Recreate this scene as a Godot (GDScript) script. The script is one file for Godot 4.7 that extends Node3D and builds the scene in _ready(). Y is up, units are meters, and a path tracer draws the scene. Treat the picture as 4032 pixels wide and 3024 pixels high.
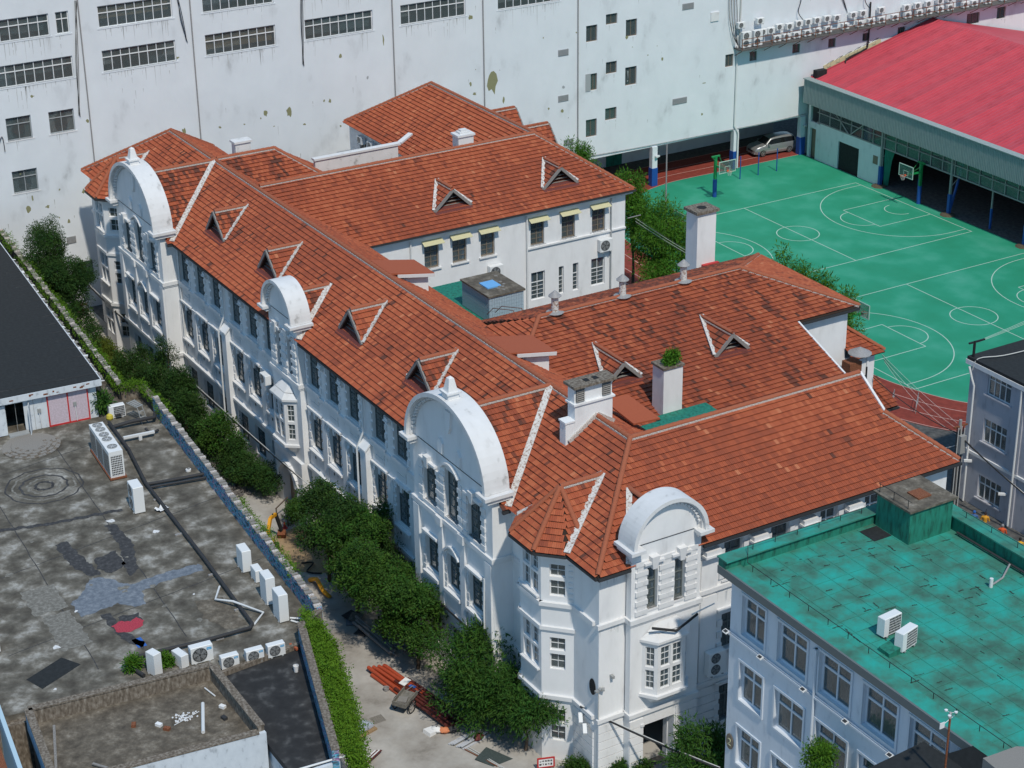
extends Node3D

const CAM := Vector3(0, 59.6, 0)
var M := {}
var taken := {}
var rng := RandomNumberGenerator.new()
var tiles := []      # [transform, tone] of every roof tile of the school
var caps := []       # the same for ridge caps
var TONES := []

# ---------------------------------------------------------------- mesh builder
class MB:
	var v := PackedVector3Array()
	var n := PackedVector3Array()
	var c := PackedColorArray()
	var col := Color(1, 1, 1)
	var use_col := false
	func tri(a: Vector3, b: Vector3, d: Vector3) -> void:
		var k := (b - a).cross(d - a)
		if k.length_squared() < 1e-14: return
		k = k.normalized()
		tris(a, b, d, k, k, k)
	func tris(a: Vector3, b: Vector3, d: Vector3, na: Vector3, nb: Vector3, nd: Vector3) -> void:
		v.append(a); v.append(d); v.append(b)
		n.append(na); n.append(nd); n.append(nb)
		if use_col:
			c.append(col); c.append(col); c.append(col)
	func quad(a: Vector3, b: Vector3, d: Vector3, e: Vector3) -> void:
		tri(a, b, d); tri(a, d, e)
	func quad_(a: Vector3, b: Vector3, d: Vector3, e: Vector3) -> MB:
		quad(a, b, d, e)
		return self
	func hexa(p: Array) -> void:   # 0-3 bottom counter-clockwise seen from above, 4-7 top
		quad(p[3], p[2], p[1], p[0]); quad(p[4], p[5], p[6], p[7])
		for i in 4:
			var j := (i + 1) % 4
			quad(p[i], p[j], p[j + 4], p[i + 4])
	func box(at: Vector3, s: Vector3, b := Basis.IDENTITY) -> MB:
		var h := s * 0.5
		var p := []
		for y in [-1, 1]:
			for q in [[-1, 1], [1, 1], [1, -1], [-1, -1]]:
				p.append(at + b * Vector3(q[0] * h.x, y * h.y, q[1] * h.z))
		hexa(p)
		return self
	func bb(x0: float, y0: float, z0: float, x1: float, y1: float, z1: float) -> MB:
		return box(Vector3(x0 + x1, y0 + y1, z0 + z1) * 0.5, Vector3(absf(x1 - x0), absf(y1 - y0), absf(z1 - z0)))
	func bar(a: Vector3, b: Vector3, w: float, h: float, up := Vector3.UP) -> MB:
		var d := (b - a)
		var l := d.length()
		d /= l
		if absf(d.dot(up)) > 0.98: up = Vector3(0, 0, 1)
		var x := up.cross(d).normalized()
		var y := d.cross(x)
		return box((a + b) * 0.5, Vector3(w, h, l), Basis(x, y, d))
	func poly(pts: Array, ext: Vector3) -> MB:   # pts: planar outline, extruded by ext
		var nn := Vector3.ZERO
		for i in pts.size():
			var a: Vector3 = pts[i]
			var b: Vector3 = pts[(i + 1) % pts.size()]
			nn += a.cross(b)
		if nn.dot(ext) < 0:
			pts = pts.duplicate(); pts.reverse(); nn = -nn
		nn = nn.normalized()
		var ax := Vector3.UP.cross(nn)
		if ax.length() < 0.1: ax = Vector3.RIGHT
		ax = ax.normalized()
		var ay := nn.cross(ax)
		var p2 := PackedVector2Array()
		for p in pts: p2.append(Vector2(ax.dot(p), ay.dot(p)))
		var t := Geometry2D.triangulate_polygon(p2)
		for i in range(0, t.size(), 3):
			var a: Vector3 = pts[t[i]]
			var b: Vector3 = pts[t[i + 1]]
			var d: Vector3 = pts[t[i + 2]]
			if (b - a).cross(d - a).dot(nn) < 0:
				var q := b
				b = d
				d = q
			tri(a + ext, b + ext, d + ext); tri(a, d, b)
		for i in pts.size():
			var a: Vector3 = pts[i]
			var b: Vector3 = pts[(i + 1) % pts.size()]
			quad(a, b, b + ext, a + ext)
		return self
	func tube(pts: Array, r: float, seg := 8, r2 := -1.0) -> MB:
		if r2 < 0: r2 = r
		var rings := []
		var nr := []
		var x := Vector3.ZERO
		for i in pts.size():
			var d: Vector3
			if i == 0: d = pts[1] - pts[0]
			elif i == pts.size() - 1: d = pts[i] - pts[i - 1]
			else: d = (pts[i + 1] - pts[i]).normalized() + (pts[i] - pts[i - 1]).normalized()
			d = d.normalized()
			if x == Vector3.ZERO: x = d.cross(Vector3.UP if absf(d.y) < 0.9 else Vector3.RIGHT).normalized()
			else: x = (x - d * x.dot(d)).normalized()
			var y := d.cross(x)
			var ring := []
			var rn := []
			var rr := lerpf(r, r2, float(i) / (pts.size() - 1))
			for k in seg:
				var a := TAU * k / seg
				var q := x * cos(a) + y * sin(a)
				rn.append(q); ring.append(pts[i] + q * rr)
			rings.append(ring); nr.append(rn)
		for i in pts.size() - 1:
			for k in seg:
				var m := (k + 1) % seg
				tris(rings[i][k], rings[i][m], rings[i + 1][m], nr[i][k], nr[i][m], nr[i + 1][m])
				tris(rings[i][k], rings[i + 1][m], rings[i + 1][k], nr[i][k], nr[i + 1][m], nr[i + 1][k])
		for k in range(1, seg - 1):
			tri(rings[0][0], rings[0][k + 1], rings[0][k])
			tri(rings[-1][0], rings[-1][k], rings[-1][k + 1])
		return self
	func lathe(at: Vector3, prof: Array, seg := 14, b := Basis.IDENTITY) -> MB:   # prof: Vector2(radius, height)
		for i in prof.size() - 1:
			var p: Vector2 = prof[i]
			var q: Vector2 = prof[i + 1]
			var t := (q - p).normalized()
			var no := Vector2(t.y, -t.x)
			for k in seg:
				var a := TAU * k / seg
				var e := TAU * (k + 1) / seg
				var ca := Vector3(cos(a), 0, -sin(a))
				var ce := Vector3(cos(e), 0, -sin(e))
				var p0 := at + b * (ca * p.x + Vector3.UP * p.y)
				var p1 := at + b * (ce * p.x + Vector3.UP * p.y)
				var q0 := at + b * (ca * q.x + Vector3.UP * q.y)
				var q1 := at + b * (ce * q.x + Vector3.UP * q.y)
				var na := b * (ca * no.x + Vector3.UP * no.y)
				var ne := b * (ce * no.x + Vector3.UP * no.y)
				if q.x > 1e-5: tris(p0, q1, q0, na, ne, na)
				if p.x > 1e-5: tris(p0, p1, q1, na, ne, ne)
		return self
	func sheet(grid: Array) -> MB:   # grid[i][j] of points, smooth
		var R := grid.size()
		var K: int = grid[0].size()
		var nm := []
		for i in R:
			var row := []
			for j in K:
				var a: Vector3 = grid[mini(i + 1, R - 1)][j] - grid[maxi(i - 1, 0)][j]
				var b: Vector3 = grid[i][mini(j + 1, K - 1)] - grid[i][maxi(j - 1, 0)]
				row.append(b.cross(a).normalized())
			nm.append(row)
		for i in R - 1:
			for j in K - 1:
				tris(grid[i][j], grid[i][j + 1], grid[i + 1][j + 1], nm[i][j], nm[i][j + 1], nm[i + 1][j + 1])
				tris(grid[i][j], grid[i + 1][j + 1], grid[i + 1][j], nm[i][j], nm[i + 1][j + 1], nm[i + 1][j])
		return self
	func mesh() -> ArrayMesh:
		var a := []
		a.resize(Mesh.ARRAY_MAX)
		a[Mesh.ARRAY_VERTEX] = v
		a[Mesh.ARRAY_NORMAL] = n
		if use_col: a[Mesh.ARRAY_COLOR] = c
		var m := ArrayMesh.new()
		m.add_surface_from_arrays(Mesh.PRIMITIVE_TRIANGLES, a)
		return m

func mb() -> MB: return MB.new()
func V(x: float, y: float, z: float) -> Vector3: return Vector3(x, y, z)
func T(p: Vector3, ry := 0.0) -> Transform3D: return Transform3D(Basis(Vector3.UP, ry), p)

# ---------------------------------------------------------------- nodes
func numbered(called: String) -> String:
	var k: int = taken.get(called, 0)
	taken[called] = k + 1
	return called if k == 0 else "%s_%03d" % [called, k]
func tag(o: Node, label := "", category := "", group := "", kind := "") -> void:
	if label: o.set_meta("label", label)
	if category: o.set_meta("category", category)
	if group: o.set_meta("group", group)
	if kind: o.set_meta("kind", kind)
func thing(called: String, label: String, category: String, at := Vector3.ZERO, turn := 0.0, group := "") -> Node3D:
	var o := Node3D.new()
	o.name = numbered(called)
	add_child(o)
	o.position = at
	o.rotation.y = turn
	tag(o, label, category, group)
	return o
func part(par: Node, called: String, m, mat: Material, xf := Transform3D.IDENTITY) -> MeshInstance3D:
	var o := MeshInstance3D.new()
	o.mesh = m.mesh() if m is MB else m
	o.material_override = mat
	o.transform = xf
	o.cast_shadow = GeometryInstance3D.SHADOW_CASTING_SETTING_ON
	o.name = called
	par.add_child(o, true)
	return o
func struct(called: String, m, mat: Material, label := "") -> MeshInstance3D:
	var o := part(self, numbered(called), m, mat)
	o.set_meta("kind", "structure")
	if label: o.set_meta("label", label)
	return o
func single(called: String, m, mat: Material, label: String, category: String, at := Vector3.ZERO, turn := 0.0, group := "") -> MeshInstance3D:
	var o := part(self, numbered(called), m, mat, T(at, turn))
	tag(o, label, category, group)
	return o
func copy(src: Node3D, at: Vector3, turn := 0.0, label := "", group := "") -> Node3D:
	var r: Node3D = src.duplicate()
	var base := String(src.name)
	if base.length() > 4 and base[-4] == "_" and base.right(3).is_valid_int(): base = base.left(base.length() - 4)
	r.name = numbered(base)
	add_child(r)
	r.position = at
	r.rotation.y = turn
	if label: r.set_meta("label", label)
	if group: r.set_meta("group", group)
	return r
var unit: BoxMesh
func block(par: Node, called: String, c: Vector3, s: Vector3, mat: Material, b := Basis.IDENTITY) -> MeshInstance3D:
	return part(par, called, unit, mat, Transform3D(b.scaled_local(s), c))
func multi(par: Node, called: String, m: Mesh, mat: Material, xfs: Array, cols = null) -> MultiMeshInstance3D:
	var mm := MultiMesh.new()
	mm.transform_format = MultiMesh.TRANSFORM_3D
	mm.use_colors = cols != null
	mm.mesh = m
	mm.instance_count = xfs.size()
	for i in xfs.size():
		mm.set_instance_transform(i, xfs[i])
		if cols != null: mm.set_instance_color(i, cols[i])
	var o := MultiMeshInstance3D.new()
	o.multimesh = mm
	o.material_override = mat
	o.name = called
	par.add_child(o, true)
	o.set_meta("kind", "stuff")
	return o

# ---------------------------------------------------------------- materials
func lin(r: float, g: float, b: float) -> Color: return Color(r, g, b).linear_to_srgb()
func ramp(stops: Array) -> Gradient:   # [offset, r, g, b (linear)]
	var g := Gradient.new()
	var o := PackedFloat32Array()
	var c := PackedColorArray()
	for s in stops:
		o.append(s[0]); c.append(lin(s[1], s[2], s[3]))
	g.offsets = o
	g.colors = c
	return g
func ntex(seed_: int, freq: float, stops: Array, oct := 5, type := FastNoiseLite.TYPE_SIMPLEX_SMOOTH, size := 512, gain := .5) -> NoiseTexture2D:
	var f := FastNoiseLite.new()
	f.seed = seed_
	f.noise_type = type
	f.frequency = freq
	f.fractal_octaves = oct
	f.fractal_gain = gain
	var t := NoiseTexture2D.new()
	t.width = size
	t.height = size
	t.seamless = true
	t.noise = f
	t.color_ramp = ramp(stops)
	return t
func mat(called: String, r: float, g: float, b: float, rough := 0.85, metal := 0.0) -> StandardMaterial3D:
	var m := StandardMaterial3D.new()
	m.albedo_color = lin(r, g, b)
	m.roughness = rough
	m.metallic = metal
	M[called] = m
	return m
func nmat(called: String, tex: Texture2D, scale: Vector3, rough := 0.9, bump: Texture2D = null, bump_s := 0.4) -> StandardMaterial3D:
	var m := StandardMaterial3D.new()
	m.albedo_texture = tex
	m.uv1_triplanar = true
	m.uv1_world_triplanar = true
	m.uv1_scale = scale
	m.roughness = rough
	if bump:
		m.normal_enabled = true
		m.normal_texture = bump
		m.normal_scale = bump_s
	M[called] = m
	return m
func bump_tex(seed_: int, freq: float, strength := 4.0) -> NoiseTexture2D:
	var t := ntex(seed_, freq, [[0, 0, 0, 0], [1, 1, 1, 1]])
	t.color_ramp = null
	t.as_normal_map = true
	t.bump_strength = strength
	return t

func make_materials() -> void:
	unit = BoxMesh.new()
	unit.size = Vector3.ONE
	var bt := bump_tex(3, 0.03, 3.0)
	# painted plaster: school, long white block, grey blocks; grime in streaks
	nmat("plaster", ntex(11, 0.010, [[0, .60, .60, .60], [.22, .74, .742, .745], [.5, .78, .782, .785], [1, .80, .802, .808]], 6), V(.15, .05, .15), .92, bt, .12)
	nmat("trim", ntex(12, 0.02, [[0, .56, .55, .54], [.22, .70, .70, .70], [1, .75, .75, .755]], 6), V(.12, .1, .12), .88)
	nmat("coping", ntex(13, 0.02, [[0, .32, .315, .31], [.16, .54, .535, .53], [.28, .66, .66, .66], [1, .72, .72, .725]], 6), V(.12, .12, .12), .9)
	nmat("white_wall", ntex(14, 0.008, [[0, .42, .44, .46], [.14, .62, .65, .68], [.3, .69, .725, .76], [1, .73, .765, .80]], 7, FastNoiseLite.TYPE_SIMPLEX_SMOOTH, 1024), V(.04, .022, .04), .95, bt, .1)
	nmat("blue_plaster", ntex(15, 0.012, [[0, .50, .54, .60], [.3, .63, .675, .735], [1, .66, .705, .765]]), V(.25, .1, .25), .9, bt, .12)
	nmat("grey_plaster", ntex(16, 0.012, [[0, .32, .32, .36], [.3, .42, .425, .47], [1, .45, .455, .50]]), V(.25, .1, .25), .9, bt, .12)
	mat("bluewhite", .60, .65, .71, .7)
	# clay
	var tt := ntex(21, 0.05, [[0, .5, .45, .42], [.28, .82, .78, .76], [.5, 1, 1, 1], [.75, 1, 1, 1], [1, 1.0, .97, .9]], 5)
	TONES = [[.40, .100, .042], [.38, .092, .039], [.42, .110, .047], [.345, .082, .036], [.45, .126, .055], [.285, .070, .033], [.245, .060, .030], [.18, .051, .028], [.12, .041, .026], [.50, .175, .085], [.31, .075, .034], [.265, .064, .031]]
	var k := 0
	for t in TONES:
		var m := nmat("tile%d" % k, tt, V(.7, .7, .7), .88)
		m.albedo_color = lin(t[0], t[1], t[2])
		k += 1
	var tm := nmat("tile_multi", tt, V(.7, .7, .7), .88)
	tm.vertex_color_use_as_albedo = true
	nmat("deck", ntex(22, 0.02, [[0, .02, .012, .008], [1, .04, .022, .014]]), V(1, 1, 1))
	nmat("cap", ntex(23, 0.03, [[0, .10, .045, .03], [.35, .32, .092, .045], [1, .42, .13, .06]]), V(1.2, 1.2, 1.2))
	nmat("mortar", ntex(24, 0.03, [[0, .22, .14, .11], [.45, .42, .34, .29], [.52, .62, .60, .57], [1, .70, .68, .66]]), V(1.0, 1.0, 1.0))
	nmat("flashing", ntex(25, 0.035, [[0, .15, .06, .03], [.3, .24, .12, .07], [.37, .60, .58, .55], [1, .72, .71, .69]], 6), V(.3, .3, .3), .7)
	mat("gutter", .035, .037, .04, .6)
	mat("soot_shade_black", .012, .012, .013, .9)  # soot in the flues; also paints the shade behind the chimney louvres
	mat("interior", .42, .41, .39, 1.0)
	mat("door_paint", .20, .15, .11, .6)
	nmat("old_wood", ntex(26, 0.03, [[0, .14, .13, .12], [1, .36, .35, .34]]), V(.8, 3, .8))
	mat("red_lead", .13, .03, .025, .8)
	# glass and frames
	var gl := mat("glass", .13, .165, .17, .06)  # even grey tint stands in for pale reflections on the panes
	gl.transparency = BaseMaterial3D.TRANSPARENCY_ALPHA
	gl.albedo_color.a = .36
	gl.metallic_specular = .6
	mat("frame_white", .72, .73, .74, .6)
	mat("frame_dark", .13, .15, .15, .55)
	mat("frame_grey", .35, .37, .38, .5)
	mat("frame_brown", .20, .16, .12, .7)
	mat("curtain_blue", .10, .22, .42, .95)
	mat("curtain_pale", .34, .38, .38, .95)
	mat("curtain_ochre", .33, .25, .13, .95)
	mat("curtain_teal", .14, .20, .21, .95)
	mat("ochre_sheet", .56, .53, .33, .75)
	# metals, plastics
	mat("ac_white", .74, .75, .75, .45)
	mat("ac_grey", .30, .31, .31, .5)
	mat("ac_dark", .035, .037, .04, .6)
	mat("fan_grey", .20, .205, .21, .5)
	mat("sticker", .02, .33, .62, .4)
	mat("pipe_white", .68, .69, .69, .5)
	nmat("pipe_black", ntex(31, 0.03, [[0, .02, .02, .022], [1, .05, .05, .053]]), V(2, 2, 2), .75)
	mat("black_wire", .015, .015, .016, .6)
	mat("white_wire", .55, .55, .53, .6)
	mat("dark_steel", .10, .095, .09, .7)
	nmat("steel", ntex(32, 0.02, [[0, .22, .2, .19], [1, .40, .41, .42]]), V(1, 1, 1), .55)
	nmat("rust", ntex(33, 0.03, [[0, .07, .025, .015], [.5, .20, .06, .025], [.8, .33, .16, .07], [1, .55, .45, .35]]), V(1.2, 1.2, 1.2), .9)
	mat("blue_paint", .012, .075, .33, .55)
	mat("blue_pale", .15, .40, .72, .5)
	mat("pale_blue_wall", .42, .57, .66, .8)
	mat("green_paint", .01, .24, .07, .5)
	mat("orange", .72, .10, .03, .6)
	mat("yellow", .75, .36, .02, .55)
	mat("yellow_sign", .78, .66, .04, .6)
	mat("red_sign", .50, .03, .03, .5)
	mat("ink", .03, .02, .02, .8)
	mat("paper", .78, .78, .78, .8)
	# roofs and grounds
	nmat("green_roof", ntex(41, 0.006, [[0, .035, .095, .068], [.28, .040, .16, .115], [.45, .038, .215, .16], [.62, .026, .275, .215], [1, .014, .37, .31]], 9, FastNoiseLite.TYPE_SIMPLEX_SMOOTH, 1024, .62), V(.06, .06, .06), .8, bt, .25)
	nmat("green_wall", ntex(42, 0.015, [[0, .008, .07, .05], [.4, .012, .17, .115], [1, .018, .23, .17]]), V(.5, .12, .5), .75)
	nmat("roof_concrete", ntex(43, 0.006, [[0, .042, .036, .028], [.28, .078, .069, .055], [.46, .112, .101, .082], [.58, .150, .137, .113], [.70, .22, .205, .178], [.82, .31, .298, .27], [1, .44, .43, .40]], 10, FastNoiseLite.TYPE_SIMPLEX_SMOOTH, 2048, .63), V(.045, .045, .045), .95, bt, .5)
	nmat("gravel_roof", ntex(44, 0.008, [[0, .055, .045, .034], [.5, .125, .105, .08], [.75, .20, .172, .135], [1, .36, .33, .30]], 9, FastNoiseLite.TYPE_SIMPLEX_SMOOTH, 1024, .72), V(.12, .12, .12), .97, bt, .7)
	nmat("asphalt_roof", ntex(45, 0.012, [[0, .014, .014, .015], [.55, .026, .026, .027], [.75, .05, .05, .05], [1, .12, .12, .12]], 6), V(.16, .16, .16), .9, bt, .3)
	nmat("felt_roof", ntex(46, 0.02, [[0, .010, .012, .013], [1, .022, .025, .027]]), V(.3, .3, .3), .9, bt, .2)
	nmat("brown_concrete", ntex(47, 0.02, [[0, .07, .055, .04], [.5, .17, .14, .11], [1, .33, .30, .26]], 6), V(.5, .2, .5), .95, bt, .4)
	nmat("alley", ntex(48, 0.005, [[0, .20, .18, .155], [.35, .34, .315, .285], [.65, .41, .39, .36], [1, .50, .48, .45]], 9, FastNoiseLite.TYPE_SIMPLEX_SMOOTH, 1024, .65), V(.05, .05, .05), .95, bt, .3)
	nmat("yard", ntex(49, 0.02, [[0, .05, .05, .05], [1, .13, .13, .125]], 6), V(.2, .2, .2), .95)
	nmat("court", ntex(50, 0.006, [[0, .010, .235, .125], [.45, .014, .27, .155], [.65, .026, .295, .18], [1, .055, .335, .225]], 5, FastNoiseLite.TYPE_SIMPLEX_SMOOTH, 1024), V(.035, .035, .035), .8)
	nmat("track", ntex(51, 0.015, [[0, .17, .026, .016], [1, .27, .045, .028]]), V(.2, .2, .2), .9)
	mat("line_white", .42, .58, .50, .8)
	mat("line_pink", .55, .33, .29, .8)
	var k3 := 0
	for c in [1.0, .93, 1.06, .88]:
		nmat("red_roof%d" % k3, ntex(52 + k3 * 40, 0.012, [[0, .36 * c, .034, .05], [.3, .48 * c, .056, .082], [1, .54 * c, .080, .108]], 7), V(.09, .09, .09), .6)
		k3 += 1
	M.red_roof = M.red_roof0
	nmat("grime", ntex(86, 0.02, [[0, .40, .41, .41], [1, .54, .56, .57]], 5), V(.6, .15, .6), .95)
	nmat("fascia", ntex(53, 0.02, [[0, .24, .30, .30], [1, .33, .395, .39]]), V(.3, .1, .3), .6)
	nmat("soil", ntex(54, 0.03, [[0, .05, .04, .025], [1, .15, .12, .08]]), V(.5, .5, .5), 1.0)
	nmat("rubble", ntex(55, 0.05, [[0, .13, .12, .11], [1, .38, .36, .33]]), V(1, 1, 1), 1.0)
	nmat("blue_tile", ntex(56, 0.02, [[0, .32, .41, .48], [1, .43, .53, .60]]), V(.6, .6, .6), .35)
	mat("grout", .20, .23, .25, .9)
	nmat("orange_pipe", ntex(57, 0.02, [[0, .28, .05, .025], [.5, .45, .075, .03], [1, .52, .11, .05]]), V(.8, .8, .8), .5)
	nmat("olive", ntex(58, 0.03, [[0, .20, .20, .10], [1, .30, .30, .17]]), V(1, 1, 1))
	nmat("grey_wall", ntex(59, 0.012, [[0, .48, .53, .54], [.3, .64, .69, .70], [1, .68, .73, .74]]), V(.25, .1, .25), .9)
	mat("dark_glass", .012, .014, .016, .08)
	nmat("moss", ntex(71, 0.04, [[0, .018, .026, .020], [1, .035, .075, .055]]), V(2, 2, 2))
	nmat("graffiti", ntex(72, 0.012, [[0, .02, .03, .04], [.30, .03, .10, .16], [.36, .06, .36, .55], [.44, .25, .58, .72], [.47, .03, .04, .06], [.53, .42, .14, .42], [.58, .62, .64, .68], [.62, .04, .05, .07], [.70, .05, .35, .33], [.8, .10, .30, .62], [1, .02, .03, .03]], 3), V(.16, .35, .16), .8)
	nmat("shed_white", ntex(73, 0.012, [[0, .34, .37, .40], [.3, .58, .63, .68], [1, .66, .71, .76]]), V(.35, .2, .35), .7)
	nmat("hatch_pink", ntex(74, 0.02, [[0, .45, .38, .42], [1, .62, .52, .60]]), V(.6, .6, .6), .7)
	nmat("bitumen", ntex(75, 0.02, [[0, .09, .11, .14], [.6, .16, .185, .22], [1, .26, .28, .31]], 8, FastNoiseLite.TYPE_SIMPLEX_SMOOTH, 512, .65), V(.25, .25, .25), .8)
	nmat("bitumen2", ntex(76, 0.03, [[0, .022, .022, .024], [.6, .05, .05, .053], [1, .12, .12, .12]], 8, FastNoiseLite.TYPE_SIMPLEX_SMOOTH, 512, .65), V(.2, .2, .2), .9)
	nmat("red_paint", ntex(77, 0.03, [[0, .16, .02, .03], [.5, .42, .035, .06], [1, .50, .10, .12]]), V(1, 1, 1), .8)
	mat("blue_sheet", .03, .12, .42, .7)
	nmat("pale_patch", ntex(78, 0.03, [[0, .10, .094, .080], [.5, .175, .166, .145], [1, .30, .29, .265]], 9, FastNoiseLite.TYPE_SIMPLEX_SMOOTH, 512, .68), V(.22, .22, .22), .95)
	nmat("rust_pipe", ntex(79, 0.02, [[0, .06, .015, .012], [1, .17, .035, .025]]), V(.8, .8, .8), .6)
	nmat("moss_board", ntex(80, 0.02, [[0, .03, .045, .045], [1, .07, .09, .085]]), V(.8, .8, .8), .8)
	nmat("plank", ntex(81, 0.02, [[0, .40, .42, .46], [1, .62, .64, .68]]), V(.5, 2, 2), .7)
	mat("orange_pale", .62, .22, .10, .8)
	nmat("wood", ntex(82, 0.03, [[0, .20, .12, .06], [1, .42, .29, .16]]), V(.5, 2, 2), .85)
	mat("wrap", .42, .46, .54, .3)
	nmat("alley_dark", ntex(83, 0.02, [[0, .15, .135, .115], [1, .26, .24, .21]]), V(1, 1, 1), .95)
	nmat("slate", ntex(84, 0.04, [[0, .07, .065, .065], [1, .24, .22, .20]]), V(1.5, 1.5, 1.5), .9)
	nmat("sand", ntex(85, 0.03, [[0, .25, .17, .10], [1, .45, .33, .20]]), V(.7, .7, .7), 1.0)
	var pm := mat("person", 1, 1, 1, .9)
	pm.vertex_color_use_as_albedo = true
	mat("sack", .50, .42, .05, .7)
	mat("curtain_navy", .05, .075, .10, .95)
	mat("skin", .40, .22, .15, .7)
	mat("car_paint", .36, .37, .38, .3, .55)
	mat("tyre", .012, .012, .012, .9)
	mat("rim", .45, .46, .47, .35, .7)
	# leaves
	var lt := ntex(61, 0.03, [[0, .6, .6, .55], [1, 1, 1, 1]], 3)
	for a in [["leaf_dark", .034, .090, .026], ["leaf_mid", .046, .125, .026], ["leaf_bright", .075, .21, .025], ["leaf_ivy", .12, .25, .02], ["leaf_hedge", .10, .15, .03]]:
		var m := nmat(a[0], lt, V(.8, .8, .8), .75)
		m.metallic_specular = .25
		m.albedo_color = lin(a[1], a[2], a[3])
		m.vertex_color_use_as_albedo = true
		m.backlight_enabled = true
		m.backlight = lin(a[1] * .9, a[2] * .9, a[3] * .6)
	nmat("bark", ntex(62, 0.03, [[0, .05, .035, .025], [1, .15, .11, .08]]), V(2, .5, 2), .95)

# ================================================================ main
func _ready() -> void:
	var cam := Camera3D.new()
	cam.name = "camera"
	add_child(cam)
	var yaw := deg_to_rad(30.5688)
	var pit := deg_to_rad(24.7798)
	var rol := deg_to_rad(-0.7557)
	var f := Vector3(sin(yaw) * cos(pit), -sin(pit), -cos(yaw) * cos(pit))
	var rt := Vector3(cos(yaw), 0, sin(yaw))
	var up := rt.cross(f)
	cam.transform = Transform3D(Basis(rt * cos(rol) + up * sin(rol), up * cos(rol) - rt * sin(rol), -f), CAM)
	cam.fov = 22.304
	cam.far = 900
	cam.current = true
	var env := Environment.new()
	var sky := Sky.new()
	var sm := ProceduralSkyMaterial.new()
	sm.sky_top_color = Color(.32, .53, .72)
	sm.sky_horizon_color = Color(.72, .83, .88)
	sm.ground_bottom_color = Color(.33, .34, .34)
	sm.ground_horizon_color = Color(.60, .66, .72)
	sm.sky_curve = .18
	sm.sun_angle_max = 0
	sky.sky_material = sm
	env.background_mode = Environment.BG_SKY
	env.sky = sky
	env.background_energy_multiplier = 1.32
	env.tonemap_mode = Environment.TONE_MAPPER_LINEAR
	env.tonemap_exposure = 0.86
	env.sdfgi_enabled = true
	env.ssao_enabled = true
	env.ssil_enabled = true
	var we := WorldEnvironment.new()
	we.name = "world_environment"
	we.environment = env
	add_child(we)
	var sun := DirectionalLight3D.new()
	sun.name = "sun"
	sun.light_energy = 1.12
	sun.light_color = Color(1, .968, .91)
	sun.light_angular_distance = 1.8
	sun.shadow_enabled = true
	add_child(sun)
	sun.look_at_from_position(Vector3.ZERO, Vector3(.115, -1, -.71), Vector3.UP)
	rng.seed = 77
	make_materials()
	print("ground"); grounds()
	print("school"); school()
	print("white"); white_block()
	print("gym"); gym()
	print("court"); court()
	print("others"); green_block(); grey_block(); left_block()
	print("roof things"); left_things(); school_things()
	print("alley"); alley_things()
	print("plants"); plants()
	print("wires"); wires()
	print("done")

# ---------------------------------------------------------------- building kit
# wall with openings: o = lower left corner of the outer face, u = right as seen from outside
func wall(o: Vector3, u: Vector3, w: float, h: float, holes: Array, t := 0.35) -> MB:
	var m := mb()
	var nn := u.cross(Vector3.UP)
	var xs := [0.0, w]
	var ys := [0.0, h]
	for q in holes:
		for k in 2:
			if not xs.has(q[k]): xs.append(q[k])
			if not ys.has(q[k + 2]): ys.append(q[k + 2])
	xs.sort()
	ys.sort()
	var solid := func(i: int, j: int) -> bool:
		if i < 0 or j < 0 or i >= xs.size() - 1 or j >= ys.size() - 1: return false
		var cx: float = (xs[i] + xs[i + 1]) * .5
		var cy: float = (ys[j] + ys[j + 1]) * .5
		for q in holes:
			if cx > q[0] and cx < q[1] and cy > q[2] and cy < q[3]: return false
		return true
	for i in xs.size() - 1:
		for j in ys.size() - 1:
			if not solid.call(i, j): continue
			var a: Vector3 = o + u * xs[i] + Vector3.UP * ys[j]
			var b: Vector3 = o + u * xs[i + 1] + Vector3.UP * ys[j]
			var c: Vector3 = o + u * xs[i + 1] + Vector3.UP * ys[j + 1]
			var d: Vector3 = o + u * xs[i] + Vector3.UP * ys[j + 1]
			var k := -nn * t
			m.quad(a, b, c, d)
			m.quad(b + k, a + k, d + k, c + k)
			if not solid.call(i - 1, j): m.quad(a + k, a, d, d + k)
			if not solid.call(i + 1, j): m.quad(b, b + k, c + k, c)
			if not solid.call(i, j - 1): m.quad(a + k, b + k, b, a)
			if not solid.call(i, j + 1): m.quad(d, c, c + k, d + k)
	return m

var wcache := {}
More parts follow.
